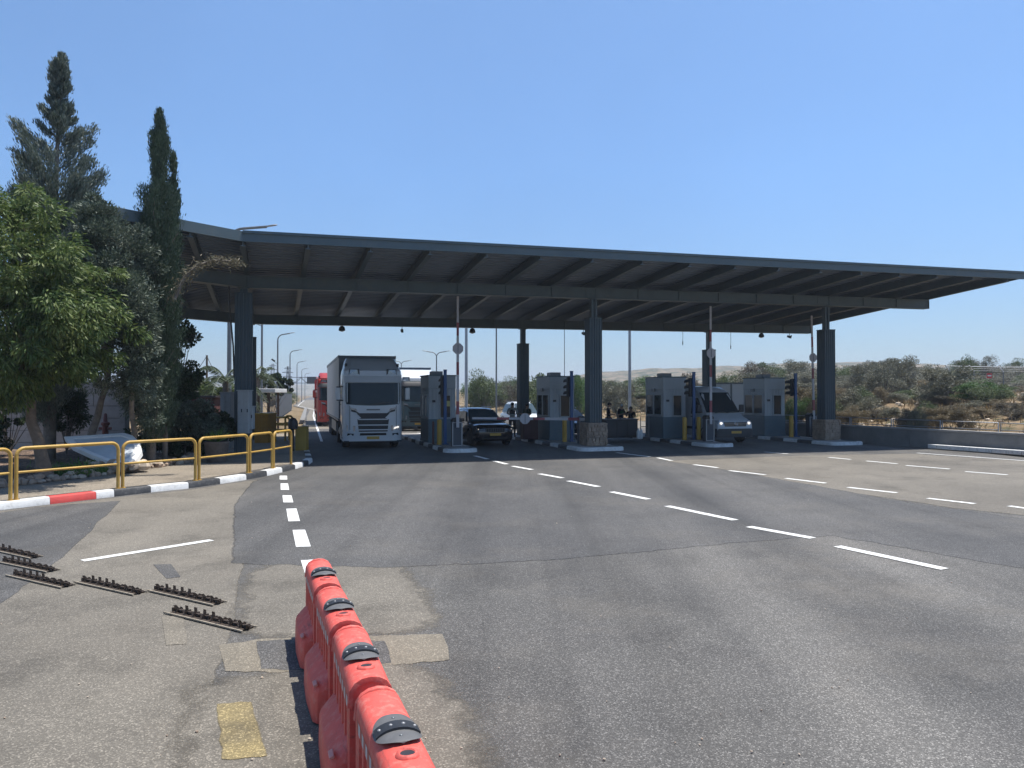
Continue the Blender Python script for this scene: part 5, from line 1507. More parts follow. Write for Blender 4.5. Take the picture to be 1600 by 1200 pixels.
        mb = MB(); mb.b2((-hw, y0, z0 + .1), (hw, y0 + .058, z1 + .0)); mb.build('front_wall', mat('trailer_front_shade', (.13, .15, .17), .6), tr, bevel=.01)  # roof shadow on the trailer front is painted in as a dark colour
        mb = MB(); 
        for s in (-1, 1): mb.b2((s * .5 - .07, y0, z0 - .25), (s * .5 + .07, y0 + tl, z0 - .001))
        mb.build('trailer_frame', black_p, tr)
        mb = MB(); mb.b2((-hw, y0 + tl - .1, .5), (hw, y0 + tl, .62)); mb.build('rear_bumper', galv_dark, tr)
    return t

def face_dir(px_vp):
    """heading of something pointing at the camera along lines through that vanishing point"""
    return -math.atan((px_vp - 800) / F)
HL = face_dir(462)
lorry = make_lorry('white articulated lorry with a grey curtain sided trailer at the front of the left lane', truck_white, curtain)
q = gp(583.5, 0 + 616 + 2714 / 31.9); lorry.location = (q.x, q.y, 0); lorry.rotation_euler = (0, 0, HL)
# second lorry far behind, between the first lorry and the leftmost booth: shade on its cab is painted in as dark teal, roof white
shaded_teal = mat('lorry_shade_teal', (.05, .10, .12), .35, var=.1, coat=.4)
def make_lorry2():
    t = make_lorry('lorry with shade painted teal on its cab, sunlit white roof, waiting behind the leftmost booth', shaded_teal, truck_white, False)
    for c in t.children:
        if c.name.startswith('roof_fairing'): c.data.materials[0] = truck_white
    return t
l2 = make_lorry2(); q = gp(655, 616 + 2714 / 47.0); l2.location = (q.x, q.y, 0); l2.rotation_euler = (0, 0, TH)
# portable cabin behind the van
a = at(1117, 600, 47); b = at(1166, 600, 47)
zc_ = float(ground_h(np.array([14.0]), np.array([48.0]))[0]) - .1
t = thing('portable_cabin', 'white portable cabin with dark frame lines half hidden behind the white van', 'cabin', (a.x, 47, zc_)); w_ = b.x - a.x; h_ = a.z - zc_
mb = MB(); mb.b2((0, 0, .1), (w_, 2.4, h_)); mb.build('wall', truck_white, t, bevel=.02)
mb = MB()
for x in (0.02, w_ * .52, w_ - .02): mb.b2((x - .05, -.03, .05), (x + .05, .02, h_ + .03))
mb.b2((-.06, -.04, h_ + .002), (w_ + .06, 2.45, h_ + .09)); mb.b2((-.04, -.025, .0), (w_ + .04, 2.42, .12)); mb.build('frame', galv_dark, t)
mb = MB(); mb.b2((w_ * .1, -.012, 1.0), (w_ * .42, .01, 1.7)); mb.build('window', glass_d, t)
# red car transporter
red = make_lorry('red car transporter lorry half hidden behind the white trailer', truck_red, curtain, False, trailer=None)
q = at(524, 600, 54); red.location = (q.x, q.y, 0); red.rotation_euler = (0, 0, face_dir(470))
mb = MB()
for s in (-1, 1):
    for z in (1.1, 2.5): mb.b2((s * 1.2 - .07, 2.4, z - .08), (s * 1.2 + .07, 12.5, z + .08))
    for k in range(8):
        y = 2.5 + k * 1.42; mb.b2((s * 1.2 - .05, y - .06, .7), (s * 1.2 + .05, y + .06, 3.5 if k in (0, 3, 6) else 2.6))
        if k < 7: mb.bar((s * 1.2, y, 1.1), (s * 1.2, y + 1.42, 2.5), .06, .06)
    mb.bar((s * 1.2, -.1, 3.4), (s * 1.2, 5, 3.6), .1, .12); mb.bar((s * 1.2, -.1, 3.4), (s * 1.2, .4, 2.9), .08, .08)
mb.b2((-1.2, 2.4, .95), (1.2, 12.5, 1.0)); mb.b2((-1.2, 2.6, 2.42), (1.2, 12.5, 2.47)); mb.b2((-1.2, -.05, 3.38), (1.2, .02, 3.46))
mb.build('carrier_frame', truck_red, red)
mb = MB(); mb.b2((-.95, -.01, .80), (-.8, .02, .9)); 

# ---------------------------------------------------------------- cars
def make_car(label, paint, L_=4.75, hw=.94, H=1.66, suv=True, lights=True, name='car', plate=True):
    t = thing(name, label, 'car')
    gc = .22
    belt = 1.02 if suv else .92; hood = 1.0 if suv else .86
    def body_sec(y, w, zl, zt, rt=.13):
        pts = []
        n = 5
        half = [(w * .90, zl), (w * .985, zl + .12), (w, (zl + zt) * .5), (w * .985, zt - .16), (w * .93, zt - .05), (w * .72, zt), (w * .3, zt + .015)]
        return [(x, y, z) for x, z in half] + [(-x, y, z) for x, z in half[::-1]]
    st = [(0.0, .70, gc + .14, hood - .22), (.05, .80, gc + .04, hood - .15), (.16, .885, gc, hood - .09), (.45, .925, gc, hood - .03), (1.0, .94, gc, hood + .01), (1.35, .94, gc, belt), (2.6, .945, gc, belt), (3.9, .94, gc, belt + .02), (4.45, .91, gc + .02, belt), (4.68, .86, gc + .08, belt - .06), (4.75, .78, gc + .2, belt - .16)]
    mb = MB(); mb.loft([body_sec(y * L_ / 4.75, w * hw / .94, a, b) for y, w, a, b in st]); mb.build('body', paint, t, smooth=38)
    # greenhouse
    gs = [(1.22, .80, belt - .04, belt), (1.55, .79, belt - .04, belt + .22), (2.02, .76, belt - .04, H - .10), (2.25, .73, belt - .04, H - .02), (3.1, .73, belt - .04, H), (3.9, .71, belt - .04, H - .04), (4.25, .70, belt - .04, H - .14), (4.62, .68, belt - .04, belt + .06)]
    mb = MB(); secs = []
    for y, w, a, b in gs:
        y *= L_ / 4.75; tw = w * (.82 if b - a > .3 else .97); k = hw / .94
        half = [(w * 1.08 * k, a), (w * 1.04 * k, a + (b - a) * .3), (tw * k, b - .06 * min(1, (b - a) * 2)), (tw * .86 * k, b), (tw * .4 * k, b + .012)]
        secs.append([(x, y, z) for x, z in half] + [(-x, y, z) for x, z in half[::-1]])
    mb.loft(secs); mb.build('cabin', paint, t, smooth=38)
    s_ = L_ / 4.75; k = hw / .94
    # windscreen and side glass as plates just proud of the cabin
    yb, yt = 1.24 * s_, 2.04 * s_
    mb = MB(); secs = []
    for f in np.linspace(0, 1, 6):
        y = yb + (yt - yb) * f; z = belt + .03 + (H - .14 - belt) * f; w = (.76 - .16 * f) * k
        secs.append([(x, y - .055 + .05 * (x / w) ** 2 * .8, z + .02) for x in np.linspace(-w, w, 9)])
    mb.loft(secs, False, False); mb.build('windscreen', glass_b, t, smooth=60)
    for s in (-1, 1):
        for (y0, y1, y2, y3) in ((1.62, 2.62, 2.62, 2.12), (2.70, 3.55, 3.5, 2.70), (3.62, 4.25, 3.98, 3.57)):
            pr = [(y0 * s_, belt + .06, .855), (y1 * s_, belt + .06, .855), (y2 * s_, H - .16, .685), (y3 * s_, H - .16, .685)]
            if y0 == 3.62: pr = [(y, z, x - .03) for y, z, x in pr]
            if y0 == 1.62: pr = [(y0 * s_, belt + .06, .86), (y1 * s_, belt + .06, .86), (y2 * s_, H - .13, .70), (y3 * s_, H - .15, .70)]
            mb = MB(); mb.loft([[(s * (x * k + .008), y, z) for y, z, x in pr], [(s * (x * k - .03), y, z) for y, z, x in pr]]); mb.build('side_window', glass_b, t)
        mb = MB(); mb.tube([(s * .62 * k, 2.3 * s_, H + .0), (s * .62 * k, 2.4 * s_, H + .05), (s * .62 * k, 3.8 * s_, H + .03), (s * .62 * k, 3.9 * s_, H - .04)], .018, 6); mb.build('roof_rail', galv, t)
        mb = MB(); mb.box((s * 1.02 * k, 1.72 * s_, belt + .1), (.2, .16, .15)); mb.build('mirror', paint, t, bevel=.03)
        for y in (.88, 3.72): wheel(t, (s * (hw - .12), y * s_, .36), .36, .24, s, chrome if y < 1 else galv)
        for y in (.88, 3.72):
            mb = MB(); mb.tube([(s * (hw - .01), y * s_ + .42 * math.cos(a), .36 + .42 * math.sin(a)) for a in [math.pi * (-.05 + 1.1 * q / 12) for q in range(13)]], .028, 6); mb.build('wheel_arch', black_p, t)
        mb = MB(); pr = [(s * .50, .055, hood - .30), (s * .80, .12, hood - .27), (s * .85, .18, hood - .17), (s * .55, .075, hood - .2)]
        mb.loft([[(x * k, y - .03, z) for x, y, z in pr], [(x * k, y + .06, z) for x, y, z in pr]]); hl = mb.build('headlight', lamp_off, t)
        if lights:
            mb = MB(); pr = [(s * .58, .06, hood - .285), (s * .78, .10, hood - .265), (s * .78, .10, hood - .225), (s * .60, .06, hood - .24)]
            mb.loft([[(x * k, y - .045, z) for x, y, z in pr], [(x * k, y, z) for x, y, z in pr]]); mb.build('daytime_light', lamp_on, hl)
        mb = MB(); mb.b2((s * (hw + .004) - .01, 1.5 * s_, .55), (s * (hw + .004) + .01, 3.4 * s_, .59)); mb.build('side_trim', chrome if paint is car_black else black_p, t)
        for y in (2.35, 3.35):
            mb = MB(); mb.box((s * (hw + .01), y * s_, belt - .14), (.03, .18, .03)); mb.build('door_handle', paint, t)
    mb = MB(); mb.b2((-.46 * k, -.02, hood - .38), (.46 * k, .1, hood - .2)); g = mb.build('grille', black_p, t, bevel=.03)
    mb = MB()
    for i in range(9): mb.b2(((-.42 + .105 * i) * k - .008, -.03, hood - .365), ((-.42 + .105 * i) * k + .008, -.021, hood - .215))
    mb.build('grille_bars', galv_dark, g)
    mb = MB(); mb.b2((-.6 * k, .0, gc + .1), (.6 * k, .12, gc + .2)); mb.build('lower_intake', black_p, t, bevel=.03)
    if plate:
        mb = MB(); mb.b2((-.26, -.045, .47), (.26, -.025, .58)); mb.build('number_plate', plate_y, t, bevel=.006)
    return t
suv = make_car('black estate car with lit lamps and yellow plate behind the lowered boom', car_black)
q = gp(774, 616 + 2714 / 33.4); suv.location = (q.x, q.y, 0); suv.rotation_euler = (0, 0, TH + R(3))
c2 = make_car('blue-grey car queued behind the black car, seen left of it', car_blue, lights=False, suv=False, H=1.5)
c2.location = P(solve_u(718, 46), 46); c2.rotation_euler = (0, 0, TH)
c3 = make_car('dark blue car behind the second booth, partly hidden by the middle column', mat('car_navy', (.02, .03, .05), .25, coat=.7), lights=False, suv=False, H=1.52)
c3.location = P(solve_u(909, 37), 37); c3.rotation_euler = (0, 0, TH)
c4 = make_car('white car in sunlight beyond the rear column', truck_white, lights=False, suv=True, H=1.78)
c4.location = P(solve_u(833, 46.5), 46.5); c4.rotation_euler = (0, 0, TH)

def make_van(label):
    t = thing('van', label, 'van'); hw = 1.0
    st = [(0, .82, .42, .80, .82), (.05, .92, .34, .98, .86), (.18, .97, .30, 1.10, .88), (.85, .99, .30, 1.30, .90), (1.02, 1.0, .30, 1.38, .90), (1.35, 1.0, .30, 1.83, .86), (1.72, 1.0, .30, 2.30, .82), (1.95, 1.0, .30, 2.50, .80), (2.35, 1.0, .30, 2.66, .78), (3.2, 1.0, .30, 2.70, .80), (5.7, 1.0, .30, 2.68, .80), (5.9, .97, .34, 2.60, .78)]
    mb = MB(); secs = []
    for y, w, zl, zt, tw in st:
        b = min(1.28, zt - .1)
        half = [(w * .95, zl), (w, zl + .12), (w, b * .75 + zl * .25), (w * .985, b), (w * (.985 * .45 + tw * .55), b + (zt - b) * .6), (tw * 1.0, zt - .10 * min(1, (zt - b) + .3)), (tw * .86, zt - .015), (tw * .4, zt)]
        secs.append([(x, y, z) for x, z in half] + [(-x, y, z) for x, z in half[::-1]])
    mb.loft(secs); mb.build('body', van_white, t, smooth=36)
    # windscreen
    mb = MB(); secs = []
    for f in np.linspace(0, 1, 6):
        y = .98 + (1.80 - .98) * f; z = 1.40 + (2.36 - 1.40) * f; w = .90 - .10 * f
        secs.append([(x, y - .03 + .10 * (x / w) ** 4, z + .03) for x in np.linspace(-w, w, 11)])
    mb.loft(secs, False, False); ws = mb.build('windscreen', glass_d, t, smooth=60)
    mb = MB(); mb.bar((-.5, .93, 1.42), (.2, .985, 1.50), .02, .03); mb.bar((.1, .93, 1.42), (.8, .99, 1.5), .02, .03); mb.build('wiper', black_p, ws)
    for s in (-1, 1):
        pr = [(1.30, 1.42, 1.0), (2.30, 1.34, 1.0), (2.30, 2.12, .915), (1.86, 2.12, .90)]
        mb = MB(); mb.loft([[(s * (x + .006), y, z) for y, z, x in pr], [(s * (x - .06), y, z) for y, z, x in pr]]); mb.build('side_window', glass_d, t)
        mb = MB(); mb.box((s * 1.16, 1.28, 1.62), (.22, .14, .36)); mo = mb.build('mirror', black_p, t, bevel=.03)
        mb = MB(); mb.box((s * 1.16, 1.358, 1.62), (.17, .01, .29)); mb.build('mirror_glass', chrome, mo)
        mb = MB(); mb.bar((s * .98, 1.4, 1.5), (s * 1.1, 1.3, 1.52), .06, .05); mb.build('mirror_arm', black_p, mo)
        pr = [(s * .52, .03, .86), (s * .90, .10, .90), (s * .96, .28, 1.08), (s * .80, .13, 1.10), (s * .58, .07, 1.0)]
        mb = MB(); mb.loft([[(x, y - .04, z) for x, y, z in pr], [(x, y + .1, z) for x, y, z in pr]]); hl = mb.build('headlight', lamp_off, t)
        mb = MB(); mb.cyl((s * .74, .03, .95), .06, .06, 14, 'Y'); mb.build('bulb', lamp_on, hl)
        for y in (1.0, 4.65): wheel(t, (s * .88, y, .35), .35, .24, s)
        for y in (1.0, 4.65):
            mb = MB(); mb.tube([(s * .99, y + .42 * math.cos(a), .35 + .42 * math.sin(a)) for a in [math.pi * (-.02 + 1.04 * q / 12) for q in range(13)]], .03, 6); mb.build('wheel_arch', black_p, t)
        mb = MB(); mb.b2((s * 1.004 - .012, 1.5, .62), (s * 1.004 + .012, 5.6, .74)); mb.build('side_moulding', black_p, t)
        mb = MB(); mb.box((s * 1.01, 2.2, 1.22), (.03, .2, .05)); mb.build('door_handle', black_p, t)
    mb = MB(); mb.loft([[(x, -.03 + .02 * abs(x), z) for x, z in ((-.56, .80), (.56, .80), (.60, 1.0), (-.60, 1.0))], [(x, .12, z) for x, z in ((-.56, .80), (.56, .80), (.60, 1.0), (-.60, 1.0))]]); g = mb.build('grille', black_p, t, bevel=.01)
    mb = MB(); mb.b2((-.56, -.04, .86), (.56, -.031, .875)); mb.b2((-.58, -.04, .93), (.58, -.031, .945)); mb.build('grille_trim', chrome, g)
    # round two-letter emblem
    mb = MB(); mb.tube([(.085 * math.cos(2 * math.pi * q / 20), -.05, .92 + .085 * math.sin(2 * math.pi * q / 20)) for q in range(21)], .012, 6)
    for a, b in (((-.045, .985), (0, .93)), ((.045, .985), (0, .93)), ((-.07, .95), (-.035, .86)), ((.07, .95), (.035, .86)), ((-.035, .86), (0, .915)), ((.035, .86), (0, .915))):
        mb.bar((a[0], -.05, a[1]), (b[0], -.05, b[1]), .014, .014)
    mb.build('emblem', chrome, g)
    mb = MB(); secs = []
    for x in np.linspace(-.97, .97, 11):
        c = max(0, abs(x) - .7) / .27; secs.append([(x, -.05 + .14 * c * c, .30), (x, -.07 + .14 * c * c, .45), (x, -.05 + .14 * c * c, .70), (x, .2, .70), (x, .2, .30)])
    mb.loft(secs); bp = mb.build('bumper', mat('bumper_grey', (.04, .042, .045), .6), t, smooth=40)
    mb = MB(); mb.b2((-.26, -.095, .48), (.26, -.072, .59)); mb.build('number_plate', plate_y, bp, bevel=.005)
    return t
van = make_van('white high roofed van with lit headlights driving out beside the third booth')
q = gp(1149, 616 + 2714 / 35.2); van.location = (q.x, q.y, 0); van.rotation_euler = (0, 0, TH + R(-1))

# ================================================================ PEOPLE
skin_m = mat('skin', (.30, .17, .11), .55, var=.08); hair_m = mat('hair', (.012, .010, .009), .6)
def skin_mesh(name, verts, edges, rad, m, parent, sub=1):
    me = bpy.data.meshes.new(name); me.from_pydata([tuple(v) for v in verts], edges, [])
    o = bpy.data.objects.new(name, me); COL.objects.link(o)
    md = o.modifiers.new('Skin', 'SKIN'); md.use_smooth_shade = True; md.branch_smoothing = .4
    for i, r in enumerate(rad):
        sv = me.skin_vertices[0].data[i]; sv.radius = (r, r) if not isinstance(r, tuple) else r; sv.use_root = (i == 0)
    if sub:
        s = o.modifiers.new('Sub', 'SUBSURF'); s.levels = sub; s.render_levels = sub
    dg = bpy.context.evaluated_depsgraph_get(); dg.update()
    me2 = bpy.data.meshes.new_from_object(o.evaluated_get(dg)); me2.name = name
    o.modifiers.clear(); o.data = me2; me2.materials.clear(); me2.materials.append(m)
    me2.polygons.foreach_set('use_smooth', [True] * len(me2.polygons))
    if parent: o.parent = parent
    return o
def make_person(label, loc, rz, shirt, trousers, arms, lean=0.0, head_tilt=0.0, vest=None, cap=None, hgt=1.75):
    t = thing('person', label, 'person', loc, rz)
    k = hgt / 1.75
    J = {'pel': (0, 0, .95), 'waist': (0, .0, 1.08), 'chest': (0, 0 + lean * .6, 1.30), 'neckb': (0, lean, 1.45), 'neck': (0, lean, 1.52), 'head': (0, lean - .03 + head_tilt, 1.63), 'top': (0, lean - .02 + head_tilt * 1.2, 1.72)}
    for s, n in ((-1, 'l'), (1, 'r')):
        J['hip' + n] = (s * .10, 0, .90); J['knee' + n] = (s * .115, -.03, .50); J['ank' + n] = (s * .12, .03, .09); J['toe' + n] = (s * .135, -.13, .045)
        J['sh' + n] = (s * .185, lean, 1.42); el, wr = arms[0 if s < 0 else 1]
        J['el' + n] = el; J['wr' + n] = wr
    V = []; idx = {}; E = []; Rd = []
    def add(n, r): idx[n] = len(V); V.append(Vector(J[n]) * k); Rd.append(r)
    for n, r in (('pel', (.15, .11)), ('waist', (.13, .10)), ('chest', (.155, .11)), ('neckb', (.09, .07)), ('neck', .055), ('head', (.078, .098)), ('top', (.055, .065))): add(n, r)
    E += [(0, 1), (1, 2), (2, 3), (3, 4), (4, 5), (5, 6)]
    for n in 'lr':
        for q, r in (('hip', .085), ('knee', .056), ('ank', .038), ('toe', .035), ('sh', .058), ('el', .042), ('wr', .028)): add(q + n, r)
        E += [(0, idx['hip' + n]), (idx['hip' + n], idx['knee' + n]), (idx['knee' + n], idx['ank' + n]), (idx['ank' + n], idx['toe' + n]), (3, idx['sh' + n]), (idx['sh' + n], idx['el' + n]), (idx['el' + n], idx['wr' + n])]
        # palm and five fingers
        w = Vector(J['wr' + n]); e = Vector(J['el' + n]); d = (w - e).normalized(); sd = d.cross(Vector((0, 1, 0)));
        if sd.length < .1: sd = d.cross(Vector((1, 0, 0)))
        sd.normalize(); up = sd.cross(d)
        J['palm' + n] = tuple(w + d * .075); add('palm' + n, (.034, .02)); E.append((idx['wr' + n], idx['palm' + n]))
        for f, (o, L_) in enumerate(((-.03, .06), (-.011, .075), (.011, .07), (.03, .055))):
            a = w + d * .10 + sd * o; b = a + d * L_ * .6 + up * .01; c = b + d * L_ * .35 + up * .025
            base = len(V); V.extend([a * k, b * k, c * k]); Rd.extend([.0095, .0088, .008]); E.extend([(idx['palm' + n], base), (base, base + 1), (base + 1, base + 2)])
        a = w + d * .04 + sd * -.035; b = a + d * .03 - sd * .02 + up * .012; base = len(V); V.extend([a * k, b * k]); Rd.extend([.011, .009]); E.extend([(idx['wr' + n], base), (base, base + 1)])
    body = skin_mesh('body', V, E, Rd, skin_m, t)
    # face: nose and ears are small forms on the head
    hd = Vector(J['head']) * k
    mb = MB(); mb.ball(hd + Vector((0, -.10, -.005)), .018, 8, sc=(.8, 1, 1.4)); 
    for s in (-1, 1): mb.ball(hd + Vector((s * .082, .0, 0)), .026, 8, sc=(.4, .8, 1.3))
    mb.build('nose_and_ears', skin_m, body, smooth=80)
    mb = MB()
    for s in (-1, 1): mb.ball(hd + Vector((s * .032, -.092, .02)), .010, 8)
    mb.b2(hd + Vector((-.025, -.096, -.05)), hd + Vector((.025, -.088, -.043))); mb.build('eyes_and_mouth', black_p, body, smooth=80)
    mb = MB(); mb.ball(hd + Vector((0, .012, .04)), .102, 14, sc=(.86, 1.0, .86)); mb.build('cap' if cap else 'hair', cap or hair_m, t, smooth=80)
    # clothes grown on the same skeleton, a little fuller
    def cloth(names, edges, add_r, m, nm, cut=None):
        vs = []; rs = []; mp = {}
        for q in names:
            mp[q] = len(vs); vs.append(V[idx[q]]); r = Rd[idx[q]]; rs.append(tuple(x + add_r for x in r) if isinstance(r, tuple) else r + add_r)
        return skin_mesh(nm, vs, [(mp[a], mp[b]) for a, b in edges], rs, m, t)
    cloth(['pel', 'waist', 'chest', 'neckb', 'shl', 'ell', 'shr', 'elr'], [('pel', 'waist'), ('waist', 'chest'), ('chest', 'neckb'), ('neckb', 'shl'), ('shl', 'ell'), ('neckb', 'shr'), ('shr', 'elr')], .014, shirt, 'shirt')
    cloth(['pel', 'hipl', 'kneel', 'ankl', 'hipr', 'kneer', 'ankr'], [('pel', 'hipl'), ('hipl', 'kneel'), ('kneel', 'ankl'), ('pel', 'hipr'), ('hipr', 'kneer'), ('kneer', 'ankr')], .018, trousers, 'trousers')
    for n in 'lr':
        skin_mesh('shoe', [V[idx['ank' + n]] + Vector((0, .02, -.05)), V[idx['toe' + n]] + Vector((0, -.02, 0))], [(0, 1)], [.055, .048], black_p, t)
    if vest is not None: cloth(['waist', 'chest', 'neckb'], [('waist', 'chest'), ('chest', 'neckb')], .034, vest, 'vest')
    return t
navy = mat('cloth_navy', (.015, .018, .03), .85); pale = mat('cloth_pale', (.36, .38, .36), .8); dgreen = mat('cloth_green', (.05, .10, .035), .85); black_c = mat('cloth_black', (.012, .013, .016), .85); olive = mat('cloth_olive', (.03, .045, .03), .85)
down = (((-.25, lean_ := .0, 1.16), (-.25, -.10, .92)), ((.25, .0, 1.16), (.25, -.1, .92)))
fold = (((-.27, .0, 1.17), (-.10, -.22, 1.15)), ((.27, .0, 1.17), (.10, -.24, 1.12)))
reach = (((-.27, -.05, 1.17), (-.22, -.30, 1.22)), ((.27, -.05, 1.17), (.2, -.30, 1.2)))
def stand(px, v, z=ZI):
    return P(solve_u(px, v), v, z)
make_person('person with dark hair, pale sleeves and dark vest left of the rear column', stand(800.5, 36.6), TH + R(150), pale, black_c, fold, vest=black_c)
make_person('person in dark olive clothes right of the rear column, before the white sunlit car', stand(824, 36.4), TH + R(-60), olive, olive, reach, hgt=1.7)
make_person('person in navy clothes leaning back beside the middle stone based column', stand(951, 35.0), TH + R(70), navy, navy, fold, lean=.03, head_tilt=-.05)
make_person('person in a green vest and pale cap behind the dark desk', stand(970.5, 35.3), TH + R(20), navy, navy, reach, vest=dgreen, cap=mat('cap_pale', (.4, .4, .38), .8), hgt=1.66)
make_person('person in black stooping at the dark desk near the third booth', stand(985.5, 35.4), TH + R(-30), black_c, black_c, reach, lean=-.04, hgt=1.52)
# dark desk with a rail and two white bottles
a = stand(946, 33.8); t = thing('inspection_desk', 'low dark steel desk with a rail between the middle column and the third booth', 'desk', a, TH)
mb = MB(); mb.b2((0, 0, .02), (1.75, .5, .9)); mb.build('cabinet', black_p, t, bevel=.015)
mb = MB(); mb.b2((-.04, -.04, .902), (1.79, .54, .95)); mb.build('desk_top', mat('desk_top', (.06, .055, .055), .5), t, bevel=.01)
for k in range(3):
    mb = MB(); mb.b2((.05 + k * .57, -.018, .12), (.56 + k * .57, -.002, .84)); mb.build('door', mat('desk_door', (.03, .03, .034), .5), t, bevel=.008)
mb = MB(); mb.tube([(1.9, 0, .02), (1.9, 0, 1.05), (2.35, 0, 1.05), (2.35, 0, .02)], .025, 8); mb.tube([(1.9, 0, .55), (2.35, 0, .55)], .02, 8); mb.build('rail', galv_dark, t)
for px, lb in ((997, 'left white plastic bottle on the ground by the third booth'), (1001.5, 'right white plastic bottle on the ground by the third booth')):
    mb = MB(); mb.lathe([(.06, 0), (.085, .03), (.085, .34), (.05, .42), (.03, .45), (.03, .5)], n=12); o = mb.build('bottle', white_paint, smooth=40); o.location = stand(px, 33.0, .142 if False else ZI); tag(o, lb, 'bottle')
# reddish crate stack beside the rear column
a = stand(818, 34.2); t = thing('crate_stack', 'dark maroon cabinet standing behind the lowered boom left of the second booth', 'cabinet', a, TH)
mb = MB(); mb.b2((0, 0, 0), (.75, .5, .95)); mb.build('housing', mat('maroon', (.07, .025, .025), .6, var=.2), t, bevel=.02)
mb = MB(); mb.b2((.04, -.015, .08), (.36, -.001, .88)); mb.b2((.39, -.015, .08), (.71, -.001, .88)); mb.build('door', mat('maroon', (.07, .02, .02)), t, bevel=.006)
# ================================================================ VEGETATION
def tree_thing(name, label, base, cat='tree', group=None):
    return thing(name, label, cat, base, 0, group)

def limb(a, b, n, wob, rng):
    pts = [a.lerp(b, k / n) for k in range(n + 1)]
    for p in pts[1:-1]: p += Vector(rng.normal(0, wob, 3).tolist())
    return pts

def broadleaf(label, base, trunk_top, crown_c, crown_r, nclump, nleaf, llen, lwid, lm, bm_, seed, droop=.6, clump_r=.5, trunk_r=.2, lobes=None, name='tree', hollow=.35):
    rng = np.random.default_rng(seed); t = tree_thing(name, label, base)
    base = Vector(base); B0 = Vector((0, 0, 0)); T = Vector(trunk_top) - base; Cc = Vector(crown_c) - base
    cl = []
    lobes = lobes or [(Cc, Vector(crown_r), 1.0)]
    for c, r, wgt in lobes:
        for k in range(int(nclump * wgt)):
            d = rng.normal(size=3); d /= np.linalg.norm(d); q = rng.uniform(hollow, 1.0) ** .6 * (1.28 if rng.random() < .16 else 1)
            s = 1 + .18 * math.sin(5 * d[0] + seed) + .16 * math.sin(4 * d[2] + 2 * d[1])
            cl.append(Vector((c.x + d[0] * r[0] * q * s, c.y + d[1] * r[1] * q * s, c.z + d[2] * r[2] * q * s)))
    mb = MB()
    tp = limb(B0, T, 5, trunk_r * .25, rng); mb.tube(tp, [trunk_r * (1.25 if k == 0 else 1 - .1 * k) for k in range(6)], 10)
    for c in cl[::max(1, len(cl) // 16)]:
        mid = T.lerp(c, .5) + Vector((0, 0, .25)); pts = [T, T.lerp(mid, .5), mid, c]
        mb.tube(pts, [trunk_r * .5, trunk_r * .36, trunk_r * .22, trunk_r * .08], 6)
    mb.build('trunk', bm_, t, smooth=60)
    C = np.array([list(c) for c in cl]); per = nleaf // len(cl)
    cr = clump_r * rng.uniform(.6, 1.35, len(cl))
    cen = np.repeat(C, per, 0); rad = np.repeat(cr, per)[:, None]
    d = unit(rng.normal(size=(len(cen), 3))); p = cen + d * rad * rng.uniform(.15, 1, (len(cen), 1)) ** .5 * np.array([1, 1, .75])
    out = unit(p - np.array(list(Cc)))
    ax = d * .8 + out * .5 + rng.normal(0, .35, p.shape) + np.array([0, 0, -droop])
    fast_mesh('crown', leaf_verts(p, ax, llen, lwid, rng), len(p), lm, t)
    return t

leaf_bright = leaf_mat('leaf_bright', [(.028, .055, .016), (.066, .112, .030), (.135, .180, .050), (.24, .275, .105)], .3)
leaf_olive = leaf_mat('leaf_olive', [(.036, .056, .038), (.072, .100, .066), (.135, .165, .12), (.21, .235, .185)], .15)
leaf_cypress = leaf_mat('leaf_cypress', [(.030, .054, .032), (.060, .094, .054), (.105, .145, .085)], .15)
leaf_conifer = leaf_mat('leaf_conifer', [(.045, .066, .050), (.09, .122, .095), (.16, .19, .155), (.22, .235, .19)], .2)
leaf_dark = leaf_mat('leaf_dark', [(.015, .028, .012), (.032, .055, .022), (.065, .095, .04)], .2)
leaf_dry = leaf_mat('leaf_dry', [(.10, .085, .055), (.16, .135, .085), (.14, .15, .08)], .2)

# bright broadleaf tree with the leaning trunk
b0_ = gp(72, 746, .2); Y0 = b0_.y
def atv(px, py, Y): return at(px, py, Y)
cc = at(20, 470, 18.0)
def lobe(px, py, Y, rx, ry, rz, w=1.0, base=b0_): return (at(px, py, Y) - Vector(base), Vector((rx, ry, rz)), w)
broadleaf('bright green leafy tree with drooping leaves and a leaning pale trunk', b0_, at(38, 600, 19.0), cc, (2, 2, 2), 92, 52000, .17, .040, leaf_bright, bark, 11, droop=.75, clump_r=.38, trunk_r=.17,
          lobes=[lobe(15, 360, 18.0, 1.1, 1.3, 1.0, .35), lobe(60, 440, 18.0, 1.35, 1.6, 1.0, .5), lobe(105, 495, 17.8, .95, 1.2, .75, .4), lobe(-60, 470, 18.0, 1.6, 1.8, 1.9, .6), lobe(45, 555, 18.0, 1.15, 1.5, .75, .5), lobe(115, 565, 18.4, .55, .8, .5, .2), lobe(0, 610, 18.4, .9, 1.2, .4, .22), lobe(-20, 310, 18, .6, .9, .5, .12)])

